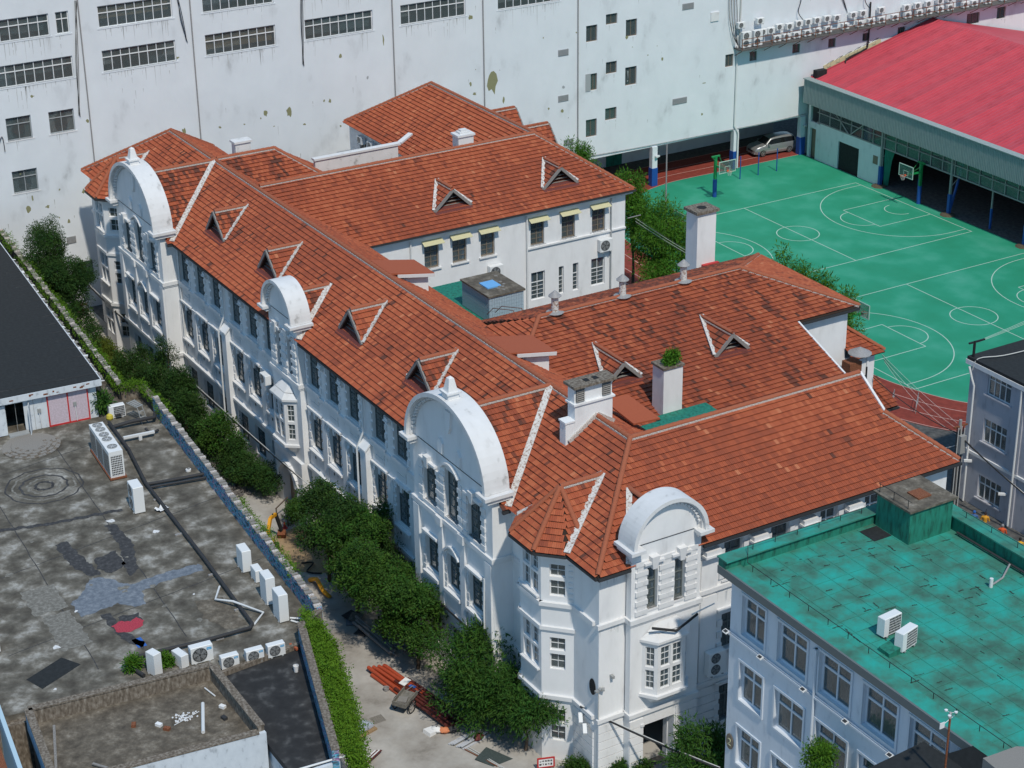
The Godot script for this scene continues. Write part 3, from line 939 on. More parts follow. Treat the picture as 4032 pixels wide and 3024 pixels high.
# ---------------------------------------------------------------- the school
func school() -> void:
	var S := thing("school_building", "long white school building with red clay tile roofs and round arched gables", "building")
	var Z := Vector3(0, 0, 1)
	var X := Vector3(1, 0, 0)
	# --- west front
	var z0 := -120.9
	var south := [-119.6, -116.8, -114.1, -110.8, -108.1, -105.4, -98.95, -96.3, -93.6, -90.3, -87.6]
	var holes := [[-103.8 - z0, -101.0 - z0, 4.6, 12.3]]
	for e in south:
		holes.append([e - 1.0 - z0, e + .56 - z0, 9.55, 11.95])
		holes.append([e - 1.0 - z0, e + .56 - z0, 5.3, 7.8])
		holes.append([e - 1.0 - z0, e + .56 - z0, 1.0, 3.1])
	var ww := part(S, "west_wall", wall(V(44.55, 0, z0), Z, 36.8, 12.38, holes), M.plaster)
	var n := 0
	for e in south:
		var o := V(44.55, 9.55, e - 1.0)
		var c2: String = ["curtain_teal", "curtain_pale", "curtain_teal", "curtain_blue"][n % 4]
		var st := {"fm": "frame_dark", "hb": 3, "rec": .18, "fw": .07, "tr": .66}
		if n % 4 != 1: st.merge({"cur": c2, "cs": .5 if n % 2 else .96, "cl": .95 if n % 3 else .55})
		window(S, o, Z, 1.56, 2.4, st)
		window(S, V(44.55, 5.3, e - 1.0), Z, 1.56, 2.5, st)
		window(S, V(44.55, 1.0, e - 1.0), Z, 1.56, 2.1, {"fm": "frame_dark", "hb": 3, "rec": .2, "fw": .06})
		var c: float = e - .22
		# surrounds
		part(ww, "window_hood", mb().bb(44.36, 7.98, c - .95, 44.55, 8.1, c + .95).bb(44.44, 7.86, c - .9, 44.55, 7.98, c + .9), M.trim)
		part(ww, "sill_band", mb().bb(44.34, 5.06, c - .95, 44.55, 5.2, c + .95), M.trim)
		part(ww, "sill_band", mb().bb(44.36, 9.35, c - .9, 44.55, 9.53, c + .9), M.trim)
		for s in [-1, 1]:
			for y in 4:
				block(ww, "quoin", V(44.52, 5.55 + y * .58, c + s * .92), V(.08, .34, .24), M.trim)
				block(ww, "quoin", V(44.52, 9.8 + y * .56, c + s * .92), V(.08, .34, .24), M.trim)
		part(ww, "keystone", mb().poly([V(44.42, 7.52, c - .1), V(44.42, 7.52, c + .1), V(44.42, 7.86, c + .15), V(44.42, 7.86, c - .15)], V(.13, 0, 0)), M.trim)
		part(ww, "apron_panel", mb().bb(44.5, 8.3, c - .55, 44.56, 8.62, c + .55).bb(44.5, 8.66, c - .55, 44.56, 8.98, c + .55), M.trim)
		part(ww, "vent_brick", mb().bb(44.54, 4.6, c - .5, 44.56, 4.78, c - .35), M.gutter)
		part(ww, "pier", mb().bb(44.43, 3.99, c + 1.06, 44.55, 8.0, c + 1.66), M.plaster)
		if n != 2 and n != 8: part(ww, "eave_bracket", mb().bb(44.24, 11.5, c + 1.1, 44.55, 11.58, c + 1.62).bb(44.3, 11.58, c + 1.15, 44.55, 11.76, c + 1.57).bb(44.4, 11.3, c + 1.2, 44.55, 11.5, c + 1.52), M.trim)
		n += 1
	var gd := mb()
	for e in south:
		for i in 7:
			drip(gd, V(44.43, 7.98, e + .86 + rng.randf() * .55), Z, rng.randf_range(.2, 1.0))
			drip(gd, V(44.34, 5.06, e - 1.1 + rng.randf() * 1.8), Z, .13)
			drip(gd, V(44.55, 5.05, e - 1.3 + rng.randf() * 1.5), Z, rng.randf_range(.2, .9))
			drip(gd, V(44.55, 9.07, e - 1.3 + rng.randf() * 2.5), Z, rng.randf_range(.1, .5))
	part(ww, "grime_streaks", gd, M.grime).set_meta("kind", "stuff")
	part(ww, "pier", mb().bb(44.37, 3.99, -120.88, 44.55, 8.0, -120.78), M.plaster)
	for q in [[-120.78, -104.6], [-100.3, -84.22]]:
		part(ww, "string_course", mb().bb(44.4, 9.08, q[0], 44.55, 9.34, q[1]), M.trim)
		part(ww, "string_course", mb().bb(44.28, 3.78, q[0], 44.55, 3.97, q[1]).bb(44.38, 3.64, q[0], 44.55, 3.78, q[1]), M.trim)
	for zc in [-112.35, -91.9]:
		var m := mb().bb(44.1, 0, zc - .36, 44.55, 8.6, zc + .36)
		m.poly([V(44.02, 8.6, zc - .46), V(44.02, 8.6, zc + .46), V(44.55, 9.15, zc + .46), V(44.55, 9.15, zc - .46)], V(0, .12, 0))
		m.poly([V(44.1, 8.6, zc - .36), V(44.55, 8.6, zc - .36), V(44.55, 9.12, zc - .36)], V(0, 0, .72))
		part(ww, "buttress", m, M.plaster)
		part(S, "downpipe", mb().tube([V(44.4, 12.1, zc - .35), V(44.38, 9.6, zc - .35), V(43.98, 8.6, zc - .5), V(43.98, .1, zc - .5)], .065), M.pipe_white)
		part(S, "pipe_hopper", mb().bb(44.28, 11.75, zc - .52, 44.54, 12.0, zc - .18), M.pipe_white)
	part(S, "downpipe", mb().tube([V(44.44, 12.1, -120.55), V(44.44, .1, -120.55)], .065), M.pipe_white)
	part(S, "downpipe", mb().tube([V(43.25, 8.0, -76.3), V(43.22, 6.2, -76.35), V(43.22, .1, -76.35)], .06), M.pipe_white)
	# short wall pieces beside the turrets
	for q in [[-75.6, -74.1], [-69.7, -67.8], [-138.5, -135.65], [-131.25, -129.4]]:
		var w := part(S, "west_wall", wall(V(44.55, 0, q[0]), Z, q[1] - q[0], 12.38, []), M.plaster)
		part(w, "string_course", mb().bb(44.4, 9.2, q[0] + .14, 44.55, 9.44, q[1] - .002), M.trim)
		part(w, "string_course", mb().bb(44.38, 3.76, q[0] + .14, 44.55, 3.98, q[1] - .002), M.trim)
		for k in 7: block(w, "rustic_course", V(44.535, .3 + k * .5, (q[0] + q[1]) * .5), V(.09, .45, q[1] - q[0] - .12), M.plaster)
	turret(S, -71.9)
	turret(S, -133.45)
	big_gable(S, -79.85)
	big_gable(S, -125.15)
	small_gable(S, Transform3D(Basis(Z, Vector3.UP, -X), V(44.13, 0, -102.45)), "curtain_pale")
	part(S, "porch_wall", mb().bb(43.9, 0, -104.5, 44.54, 3.99, -103.5).bb(43.9, 0, -101.4, 44.54, 3.99, -100.4).bb(43.9, 3.0, -103.5, 44.54, 3.99, -101.4), M.plaster)
	part(S, "porch_door", mb().bb(44.4, 0, -103.5, 44.45, 3.0, -101.4), M.door_paint)
	var po := mb()
	for i in 8:
		var a := PI * i / 8
		var b := PI * (i + 1) / 8
		po.bar(V(43.82, 2.0 + sin(a) * 1.25, -102.45 - cos(a) * 1.3), V(43.82, 2.0 + sin(b) * 1.25, -102.45 - cos(b) * 1.3), .3, .26)
	part(S, "porch_arch", po, M.trim)
	# --- south front
	var sw := [51.98, 54.9, 58.07, 61.0, 63.9]
	holes = [[46.6 - 44.55, 49.6 - 44.55, 4.6, 12.3], [46.95 - 44.55, 48.75 - 44.55, 0.0, 3.0]]
	for e in sw:
		for y in [[9.65, 11.75], [5.5, 7.6], [1.1, 3.3]]: holes.append([e - 44.55, e + 1.15 - 44.55, y[0], y[1]])
	var so := part(S, "south_wall", wall(V(44.55, 0, -67.45), X, 22.1, 12.38, holes), M.plaster)
	n = 0
	for e in sw:
		for y in [[9.65, 2.1], [5.5, 2.1], [1.1, 2.2]]:
			window(S, V(e, y[0], -67.45), X, 1.15, y[1], {"fm": "frame_dark" if n < 2 else "frame_white", "hb": 2, "rec": .24, "sill": .12})
			if y[0] < 9: part(so, "window_hood", mb().bb(e - .35, y[0] + y[1] + .28, -67.45, e + 1.5, y[0] + y[1] + .4, -67.2), M.trim)
			for s in [0, 1]:
				for k in 3: block(so, "quoin", V(e - .16 + s * 1.47, y[0] + .3 + k * .68, -67.42), V(.3, .36, .14), M.trim)
		part(so, "eave_bracket", mb().bb(e - 1.45, 11.42, -67.45, e - .4, 11.53, -66.95).bb(e - 1.38, 11.53, -67.45, e - .47, 11.76, -67.02).bb(e - 1.2, 11.2, -67.45, e - .6, 11.42, -67.25), M.trim)
		part(so, "pier", mb().bb(e - 1.42, 3.99, -67.45, e - .42, 9.0, -67.35), M.plaster)
		part(so, "pier", mb().bb(e - 1.42, 9.45, -67.45, e - .42, 11.15, -67.37), M.plaster)
		n += 1
	var gs := mb()
	for e in sw:
		for i in 6:
			drip(gs, V(e + rng.randf() * 1.15, 9.5, -67.45), X, rng.randf_range(.05, .2))
			drip(gs, V(e - 1.4 + rng.randf() * 3, 9.2, -67.35), X, rng.randf_range(.2, .9))
			drip(gs, V(e + rng.randf() * 1.15, 5.38, -67.45), X, rng.randf_range(.2, 1.1))
	for i in 16: drip(gs, V(44.6 + rng.randf() * 1.4, 12.2, -67.45), X, rng.randf_range(.2, .8))
	for i in 8: drip(gs, V(44.6 + rng.randf() * 1.4, 9.2, -67.45), X, rng.randf_range(.1, .6))
	part(so, "grime_streaks", gs, M.grime).set_meta("kind", "stuff")
	for q in [[44.4, 46.0], [50.2, 66.6]]:
		part(so, "string_course", mb().bb(q[0], 9.2, -67.45, q[1], 9.44, -67.29), M.trim)
		part(so, "string_course", mb().bb(q[0], 3.76, -67.45, q[1], 3.98, -67.27), M.trim)
	for q in [[44.53, 46.04], [50.3, 51.9], [53.2, 54.8], [56.1, 58.0], [59.3, 60.9], [62.2, 63.8], [65.1, 66.6]]:
		for k in 7: block(so, "rustic_course", V((q[0] + q[1]) * .5, .3 + k * .5, -67.435), V(q[1] - q[0], .45, .09), M.plaster)
	small_gable(S, Transform3D(Basis(X, Vector3.UP, Z), V(48.1, 0, -66.93)), "curtain_blue")
	var eb := part(S, "entrance_wall", mb().bb(46.05, 0, -67.44, 46.9, 3.99, -66.93).bb(48.8, 0, -67.44, 50.15, 3.99, -66.93).bb(46.9, 3.02, -67.44, 48.8, 3.99, -66.93), M.plaster)
	for k in 7:
		block(eb, "rustic_course", V(46.47, .3 + k * .5, -66.91), V(.82, .45, .09), M.plaster)
		block(eb, "rustic_course", V(49.5, .3 + k * .5, -66.91), V(1.28, .45, .09), M.plaster)
	part(eb, "string_course", mb().bb(45.96, 3.76, -67.4, 50.22, 3.98, -66.78).bb(46.7, 3.05, -66.93, 46.9, 3.2, -66.8), M.trim)
	part(eb, "door_recess", mb().bb(46.9, 0, -70.6, 48.8, 3.02, -70.5), M.door_paint)
	# --- other walls
	part(S, "east_wall", mb().bb(66.3, 0, -77.4, 66.65, 12.38, -67.8), M.plaster)
	part(S, "north_wall", mb().bb(44.6, 0, -138.5, 54.6, 12.38, -138.15), M.plaster)
	part(S, "court_wall", mb().bb(54.3, 0, -138.1, 54.62, 12.38, -77.8), M.plaster)
	part(S, "court_wall", mb().bb(54.65, 0, -77.4, 66.3, 12.38, -77.1), M.plaster)
	# rear wing south wall
	var aw := [59.7, 61.95, 64.25, 68.4, 71.05, 73.68]
	holes = []
	for e in aw: holes.append([e - 55.0, e - 55.0 + 1.16, 9.62, 11.55])
	for q in [[68.43, 69.6], [70.8, 71.22], [72.02, 72.5], [73.64, 74.82]]: holes.append([q[0] - 55, q[1] - 55, 5.35, 7.5])
	var wa := part(S, "wing_wall", wall(V(55, 0, -112.9), X, 21.6, 12.38, holes), M.plaster)
	n = 0
	for e in aw:
		window(S, V(e, 9.62, -112.9), X, 1.16, 1.93, {"fm": "frame_brown", "hb": 2, "tr": .62, "rec": .16, "cur": "curtain_blue", "cs": .42, "sill": .16 if n < 3 else .02})
		part(S, "awning", mb().poly([V(e - .2, 11.75, -112.9), V(e + 1.4, 11.75, -112.9), V(e + 1.42, 11.52, -112.4), V(e - .22, 11.52, -112.4)], V(0, .03, 0)), M.ochre_sheet)
		n += 1
	for q in [[68.43, 69.6], [70.8, 71.22], [72.02, 72.5], [73.64, 74.82]]:
		window(S, V(q[0], 5.35, -112.9), X, q[1] - q[0], 2.15, {"cols": 2 if q[1] - q[0] > .6 else 1, "fm": "frame_white", "hb": 3, "tr": .62, "rec": .14, "fw": .05, "cur": "curtain_blue", "cs": .5})
	part(wa, "sill_band", mb().bb(68.1, 9.4, -112.9, 76.6, 9.52, -112.76), M.trim)
	part(S, "downpipe", mb().tube([V(68.05, 12.0, -112.8), V(68.05, .1, -112.8)], .07), M.pipe_white)
	part(S, "downpipe", mb().tube([V(58.6, 12.0, -112.8), V(58.6, .1, -112.8)], .06), M.pipe_white)
	part(S, "downpipe", mb().tube([V(75.3, 12.0, -112.8), V(75.3, .1, -112.8)], .06), M.frame_grey)
	part(S, "eave_board", mb().bb(55, 12.15, -112.85, 77, 12.36, -112.5), M.trim)
	part(S, "gutter", mb().bb(55, 12.3, -112.5, 77.2, 12.42, -112.36), M.gutter)
	part(S, "wing_wall", mb().bb(76.25, 0, -139, 76.6, 12.38, -113.26), M.plaster)
	part(S, "wing_wall", wall(V(66.95, 0, -139), Z, 15.2, 12.38, [[1.8, 3.0, 9.6, 11.4], [5.2, 6.4, 9.6, 11.4]]), M.plaster)
	for e in [-137.2, -133.8]: window(S, V(66.95, 9.6, e), Z, 1.2, 1.8, {"fm": "frame_brown", "rec": .14})
	part(S, "wing_wall", mb().bb(66.98, 0, -139, 76.25, 12.38, -138.7), M.plaster)
	part(S, "roof_parapet", mb().bb(57.5, 11, -125.75, 64.4, 14.55, -125.45).bb(57.4, 14.55, -125.85, 64.6, 14.7, -125.35), M.coping)
	part(S, "roof_parapet", mb().bar(V(64.6, 14.65, -125.6), V(65.9, 15.0, -126.2), .4, .14), M.coping)
	# middle wing walls
	part(S, "middle_wall", mb().bb(71.6, 0, -87.0, 75.6, 12.2, -86.7), M.plaster)
	part(S, "middle_wall", mb().bb(75.6, 0, -96.4, 75.9, 12.2, -86.75), M.plaster)
	part(S, "middle_wall", mb().bb(55, 0, -96.6, 75.6, 12.2, -96.4), M.plaster)
	part(S, "middle_wall", mb().bb(71.1, 0, -86.7, 71.35, 9.4, -77.9), M.plaster)
	part(S, "eave_board", mb().bb(71.5, 12.2, -86.55, 76.4, 12.36, -86.2), M.gutter)
	part(S, "annex", mb().bb(75.95, 0, -92, 78.0, 8.8, -86.3).bb(76.6, 0, -86.3, 76.75, 8.8, -86.2).bb(77.3, 0, -86.3, 77.45, 8.8, -86.2), M.plaster)
	slope(S, [V(75.9, 9.0, -85.9), V(78.5, 9.0, -85.9), V(76.3, 10.6, -88.4), V(75.9, 10.6, -88.4)], .3)
	slope(S, [V(78.5, 9.0, -85.9), V(78.5, 9.0, -93), V(76.3, 10.6, -92), V(76.3, 10.6, -88.4)], .3)
	ridge(S, V(78.45, 9.08, -85.95), V(76.3, 10.68, -88.4), false)
	part(S, "annex", mb().bb(77.2, 0, -87.9, 79.4, 4.6, -86.0), M.plaster)
	slope(S, [V(77.0, 5.0, -85.6), V(79.7, 5.0, -85.6), V(79.7, 6.2, -88.0), V(77.0, 6.2, -88.0)], .3)
	part(S, "gutter", mb().bb(77.0, 4.8, -85.6, 79.7, 4.92, -85.45), M.gutter)
	# partitions inside keep the rooms dark
	for r in [[44.92, -138.1, 54.28, -77.9], [55.0, -77.05, 66.25, -67.85], [55.1, -123.4, 76.2, -113.3], [67.4, -138.6, 76.2, -123.5], [44.92, -77.9, 54.9, -67.85]]:
		for y in [0.03, 4.0, 8.35, 12.2]: part(S, "floor_slab", mb().bb(r[0], y, r[1], r[2], y + .14, r[3]), M.interior)
	part(S, "partition", mb().bb(49.4, .2, -137, 49.6, 12.15, -72.5), M.interior)
	part(S, "partition", mb().bb(49.6, .2, -72.5, 66, 12.15, -72.3), M.interior)
	part(S, "partition", mb().bb(55.4, .2, -118.1, 76, 12.15, -117.9), M.interior)
	part(S, "partition", mb().bb(71.9, .2, -138, 72.1, 12.15, -118.2), M.interior)
	# --- roofs
	slope(S, [V(44.15, 12.4, -67.0), V(44.15, 12.4, -139.0), V(49.6, 16.05, -133.6), V(49.6, 16.05, -72.4)], .22)
	slope(S, [V(49.6, 16.05, -72.4), V(55.05, 12.4, -77.8), V(55.05, 12.4, -139), V(49.6, 16.05, -133.6)], .2)
	slope(S, [V(44.15, 12.4, -139), V(55.05, 12.4, -139), V(49.6, 16.05, -133.6)], .3)
	slope(S, [V(44.15, 12.4, -67.0), V(49.6, 16.05, -72.4), V(64.4, 16.05, -72.4), V(64.4, 14.6, -70.26), V(67.1, 12.4, -67.0)], .05)
	slope(S, [V(49.6, 16.05, -72.4), V(64.4, 16.05, -72.4), V(64.4, 12.4, -77.8), V(55.05, 12.4, -77.8)], .25)
	slope(S, [V(67.1, 12.4, -67.0), V(64.4, 14.6, -70.26), V(64.4, 14.6, -74.55), V(67.1, 12.4, -77.8)], .25)
	slope(S, [V(50, 12.4, -112.5), V(77.2, 12.4, -112.5), V(72, 16.05, -118.2), V(49.6, 16.05, -118.2)], .08)
	slope(S, [V(49.6, 16.05, -118.2), V(72, 16.05, -118.2), V(66.6, 12.4, -123.9), V(50, 12.4, -123.9)], .3)
	slope(S, [V(72, 16.05, -118.2), V(72, 16.05, -134), V(66.6, 12.4, -139.4), V(66.6, 12.4, -123.9)], .15)
	slope(S, [V(77.2, 12.4, -112.5), V(72, 16.05, -118.2), V(72, 16.05, -134), V(77.4, 12.4, -139.4)], .3)
	slope(S, [V(66.6, 12.4, -139.4), V(77.4, 12.4, -139.4), V(72, 16.05, -134)], .3)
	slope(S, [V(49.6, 16.05, -125.4), V(54.3, 16.05, -125.4), V(59.7, 12.4, -120), V(50, 12.4, -120)], .52)
	slope(S, [V(54.3, 16.05, -125.4), V(59.7, 12.4, -120), V(59.7, 12.4, -130.8)], .3)
	slope(S, [V(49.6, 16.05, -125.4), V(54.3, 16.05, -125.4), V(59.7, 12.4, -130.8), V(50, 12.4, -130.8)], .3)
	slope(S, [V(56, 14.4, -91.55), V(70.9, 14.4, -91.55), V(76.5, 12.4, -86.26), V(71.5, 12.4, -86.26), V(71.5, 9.2, -77.8), V(52.5, 9.2, -77.8), V(52.5, 13.08, -88.05)], .38)
	slope(S, [V(56, 14.4, -91.55), V(70.9, 14.4, -91.55), V(76.6, 12.4, -96.9), V(54.5, 12.4, -96.9)], .75)
	slope(S, [V(70.9, 14.4, -91.55), V(76.5, 12.4, -86.26), V(76.6, 12.4, -96.9)], .05)
	slope(S, [V(56, 14.4, -91.55), V(52.5, 13.08, -88.05), V(52.5, 13.08, -95.1)], .3)
	for e in [[V(49.6, 16.1, -133.6), V(49.6, 16.1, -72.4)], [V(44.2, 12.45, -139), V(49.6, 16.1, -133.6)], [V(55, 12.45, -139), V(49.6, 16.1, -133.6)], [V(49.6, 16.1, -72.4), V(64.4, 16.1, -72.4)], [V(67.0, 12.48, -67.05), V(64.4, 14.65, -70.26)], [V(49.9, 16.1, -118.2), V(72, 16.1, -118.2)], [V(77.1, 12.45, -112.6), V(72, 16.1, -118.2)], [V(72, 16.1, -118.2), V(72, 16.1, -134)], [V(66.7, 12.45, -139.3), V(72, 16.1, -134)], [V(49.8, 16.1, -125.4), V(54.3, 16.1, -125.4)], [V(58, 13.6, -121.7), V(54.3, 16.1, -125.4)], [V(56, 14.45, -91.55), V(70.9, 14.45, -91.55)], [V(76.4, 12.48, -86.3), V(70.9, 14.45, -91.55)], [V(76.5, 12.48, -96.8), V(70.9, 14.45, -91.55)]]:
		ridge(S, e[0], e[1])
	ridge(S, V(44.2, 12.47, -67.05), V(49.6, 16.1, -72.4), false)
	ridge(S, V(52.6, 13.12, -88.1), V(56, 14.45, -91.55), false)
	part(S, "rake_board", mb().bar(V(71.55, 12.42, -86.3), V(71.55, 9.2, -77.8), .12, .22).bar(V(64.45, 16.1, -72.4), V(64.45, 14.6, -70.2), .14, .24), M.trim)
	for e in [[V(44.12, 12.28, -120.3), V(44.12, 12.28, -104.7)], [V(44.12, 12.28, -100.2), V(44.12, 12.28, -84.6)], [V(44.12, 12.28, -69.7), V(44.12, 12.28, -67.0)], [V(50.3, 12.28, -66.93), V(67.1, 12.28, -66.93)], [V(44.15, 12.28, -66.93), V(46.0, 12.28, -66.93)]]:
		part(S, "gutter", mb().bar(e[0], e[1], .17, .15), M.gutter)
	for zc in [-117.0, -108.4, -96.6, -88.0]: dormer(S, V(46.0, 13.68, zc), X, 1.5, 1.64, 2.45, .676)
	for xc in [62.6, 71.55]: dormer(S, V(xc, 13.32, -113.9), -Z, 1.5, 1.4, 2.25, .64)
	for xc in [57.95, 65.78]: dormer(S, V(xc, 12.1, -85.4), -Z, 1.25, 1.18, 3.15, .378)
	for zc in [-126.7, -121.8]: dormer(S, V(75.4, 13.8, zc), -X, 1.4, 1.5, 2.2, .676)
	# roofs of the small gables
	slope(S, [V(44.56, 12.4, -100.2), V(44.6, 12.4, -100.2), V(47.5, 14.65, -102.4), V(44.56, 14.65, -102.4)], .5)
	slope(S, [V(44.56, 12.4, -104.6), V(44.6, 12.4, -104.6), V(47.5, 14.65, -102.4), V(44.56, 14.65, -102.4)], .3)
	ridge(S, V(44.9, 14.72, -102.4), V(47.4, 14.72, -102.4))
	flash(S, V(44.2, 12.5, -100.2), V(47.5, 14.72, -102.4), .36, V(-.4, 1, .4))
	slope(S, [V(46.0, 12.4, -67.35), V(46.0, 12.4, -67.4), V(48.1, 14.55, -70.2), V(48.1, 14.55, -67.35)], .2)
	slope(S, [V(50.2, 12.4, -67.35), V(50.2, 12.4, -67.4), V(48.1, 14.55, -70.2), V(48.1, 14.55, -67.35)], .2)
	ridge(S, V(48.1, 14.62, -67.8), V(48.1, 14.62, -70.2), false)
	flash(S, V(46.0, 12.5, -67.05), V(48.1, 14.62, -70.2), .3, V(-.4, 1, .4))
	# shed dormers on the court side
	for q in [[-88.3, -85.6], [-102.6, -99.9]]:
		var sd := part(S, "shed_dormer", mb().bb(51.2, 13.6, q[0] + .3, 53.2, 14.95, q[1] - .3), M.plaster)
		part(sd, "dormer_roof", mb().poly([V(50.4, 15.55, q[0]), V(53.5, 14.95, q[0]), V(53.5, 14.95, q[1]), V(50.4, 15.55, q[1])], V(0, .1, 0)), M["tile1"])
		part(sd, "fascia_board", mb().bar(V(50.9, 15.36, q[1] + .03), V(53.5, 14.9, q[1] + .03), .06, .2), M.coping)
	part(S, "shed_dormer", mb().poly([V(52.6, 14.6, -79.4), V(54.2, 14.5, -79.4), V(54.6, 14.0, -76.9), V(52.9, 14.1, -76.9)], V(0, .1, 0)), M["tile1"])
	part(S, "valley_gutter", mb().bb(54.4, 12.45, -78.9, 59.5, 12.75, -78.3), M.green_wall)
	# flat green roof in the court, stair head faced with blue tiles
	part(S, "flat_roof", mb().bb(54.7, 11.3, -105.4, 58.95, 11.6, -97.0), M.green_wall)
	var sh := part(S, "stair_head", mb().bb(56.4, 11.6, -101.6, 58.9, 13.3, -98.15), M.grout)
	part(sh, "stair_roof", mb().bb(56.3, 13.3, -101.7, 59.0, 13.42, -98.05), M.gravel_roof)
	part(sh, "roof_hatch", mb().bb(56.9, 13.42, -100.3, 57.9, 13.5, -99.2), M.blue_pale)
	for i in 14:
		for j in 7:
			block(sh, "wall_tile", V(56.49 + i * .179, 11.75 + j * .235, -98.14), V(.165, .22, .03), M.blue_tile)
	for i in 18:
		for j in 7:
			block(sh, "wall_tile", V(56.39, 11.75 + j * .235, -101.5 + i * .192), V(.03, .22, .178), M.blue_tile)
	for i in 9: part(sh, "debris", mb().box(V(57.4 + rng.randf() * 1.3, 13.46, -101 + rng.randf() * 2.6), V(.2, .06, .14), Basis(Vector3.UP, rng.randf() * 3)), M.rubble)
	var rail := mb()
	for k in 2:
		rail.tube([V(55.9 + k * .6, 12.5, -97.6), V(55.9 + k * .6, 13.2, -96.8), V(55.9 + k * .6, 13.9, -94.4), V(55.9 + k * .6, 13.3, -93.6)], .025, 5)
		rail.tube([V(55.9 + k * .6, 12.0, -97.6), V(55.9 + k * .6, 13.2, -94.2)], .025, 5)
	for i in 9: rail.bar(V(55.9, 12.1 + i * .13, -97.4 + i * .37), V(56.5, 12.1 + i * .13, -97.4 + i * .37), .05, .03)
	part(S, "roof_ladder", rail, M.rust)
	# --- chimneys and roof ventilators
	var lc := part(S, "louvre_chimney", mb().bb(48.25, 14.5, -76.1, 50.55, 17.0, -75.43).bb(48.15, 17.0, -76.2, 50.65, 17.1, -75.33).bb(48.25, 17.1, -76.1, 50.55, 17.98, -75.5).bb(47.7, 14.4, -76.0, 48.25, 16.1, -75.45).bb(47.65, 16.1, -76.05, 48.27, 16.2, -75.4), M.plaster)
	part(lc, "chimney_slab", mb().bb(48.1, 17.98, -76.3, 50.7, 18.12, -75.25), M.brown_concrete)
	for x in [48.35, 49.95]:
		part(lc, "louvre_shade_plate", mb().bb(x, 17.15, -75.5, x + .5, 17.9, -75.47), M.soot_shade_black)  # flat plate, not a hole: the dark behind the blades is its colour
		for k in 7: block(lc, "louvre_blade", V(x + .25, 17.2 + k * .11, -75.45), V(.5, .02, .1), M.old_wood, Basis(Vector3.RIGHT, .6))
	for x in [49.0, 49.55]: part(lc, "flue_opening", mb().bb(x, 18.12, -75.95, x + .28, 18.135, -75.6), M.soot_shade_black)
	part(lc, "mortar_skirt", mb().bar(V(47.9, 15.05, -75.38), V(49.6, 16.2, -75.38), .1, .3).bar(V(49.6, 16.2, -75.38), V(50.6, 15.55, -75.38), .1, .3), M.mortar)
	var wc := part(S, "plain_chimney", mb().bb(58.5, 9.5, -83.2, 59.82, 13.95, -82.1), M.plaster)
	part(wc, "chimney_slab", mb().bb(58.42, 13.95, -83.28, 59.9, 14.08, -82.02), M.brown_concrete)
	part(wc, "flashing_sheet", mb().bb(58.0, 10.7, -82.1, 61.5, 11.2, -81.4), M.green_wall)
	var tc := part(S, "tall_chimney", mb().bb(71.8, 11.5, -98.6, 73.3, 16.05, -97.35), M.plaster)
	part(tc, "chimney_slab", mb().bb(71.65, 16.05, -98.75, 73.45, 16.25, -97.2), M.brown_concrete)
	part(tc, "flue_opening", mb().lathe(V(72.55, 16.25, -97.97), [Vector2(.33, 0), Vector2(.33, .012), Vector2(0, .012)]), M.soot_shade_black)
	part(tc, "flashing_sheet", mb().bb(72.2, 12.2, -97.35, 73.5, 12.5, -97.1), M.red_sign)
	var nc := part(S, "ridge_chimney", mb().bb(65.6, 15.6, -119.1, 66.85, 16.85, -118.2).bb(65.5, 16.85, -119.2, 66.95, 17.0, -118.1).bb(65.8, 17.0, -118.95, 66.65, 17.15, -118.35).bb(65.95, 17.15, -118.85, 66.5, 17.28, -118.45), M.coping)
	nc.set_meta("label", "small stepped chimney on the rear ridge")
	part(S, "ridge_chimney", mb().bb(51.5, 15.5, -126.6, 52.7, 16.75, -125.9).bb(51.4, 16.75, -126.7, 52.8, 16.9, -125.8), M.coping)
	for x in [57.13, 62.0, 66.55]:
		var rv := part(S, "roof_ventilator", mb().lathe(V(x, 14.35, -91.55), [Vector2(.22, 0), Vector2(.22, 1.1), Vector2(.16, 1.12), Vector2(.16, 1.3), Vector2(0, 1.3)]), M.flashing)
		part(rv, "cowl", mb().lathe(V(x, 15.55, -91.55), [Vector2(.4, 0), Vector2(.4, .03), Vector2(.03, .38), Vector2(0, .38)]), M.steel)
		part(rv, "cowl_collar", mb().lathe(V(x, 14.5, -91.55), [Vector2(.2, -.25), Vector2(.5, -.02), Vector2(.55, .02), Vector2(.22, .1)]), M.steel)
	lay(S, caps, cap_mesh(), "ridge_tile", "ridge_tiles", [M.cap], M.cap)
	var tm := []
	for i in TONES.size(): tm.append(M["tile%d" % i])
	lay(S, tiles, tile_mesh(), "roof_tile", "roof_tiles", tm, M.tile_multi)
	print("tiles ", tiles.size(), " caps ", caps.size())


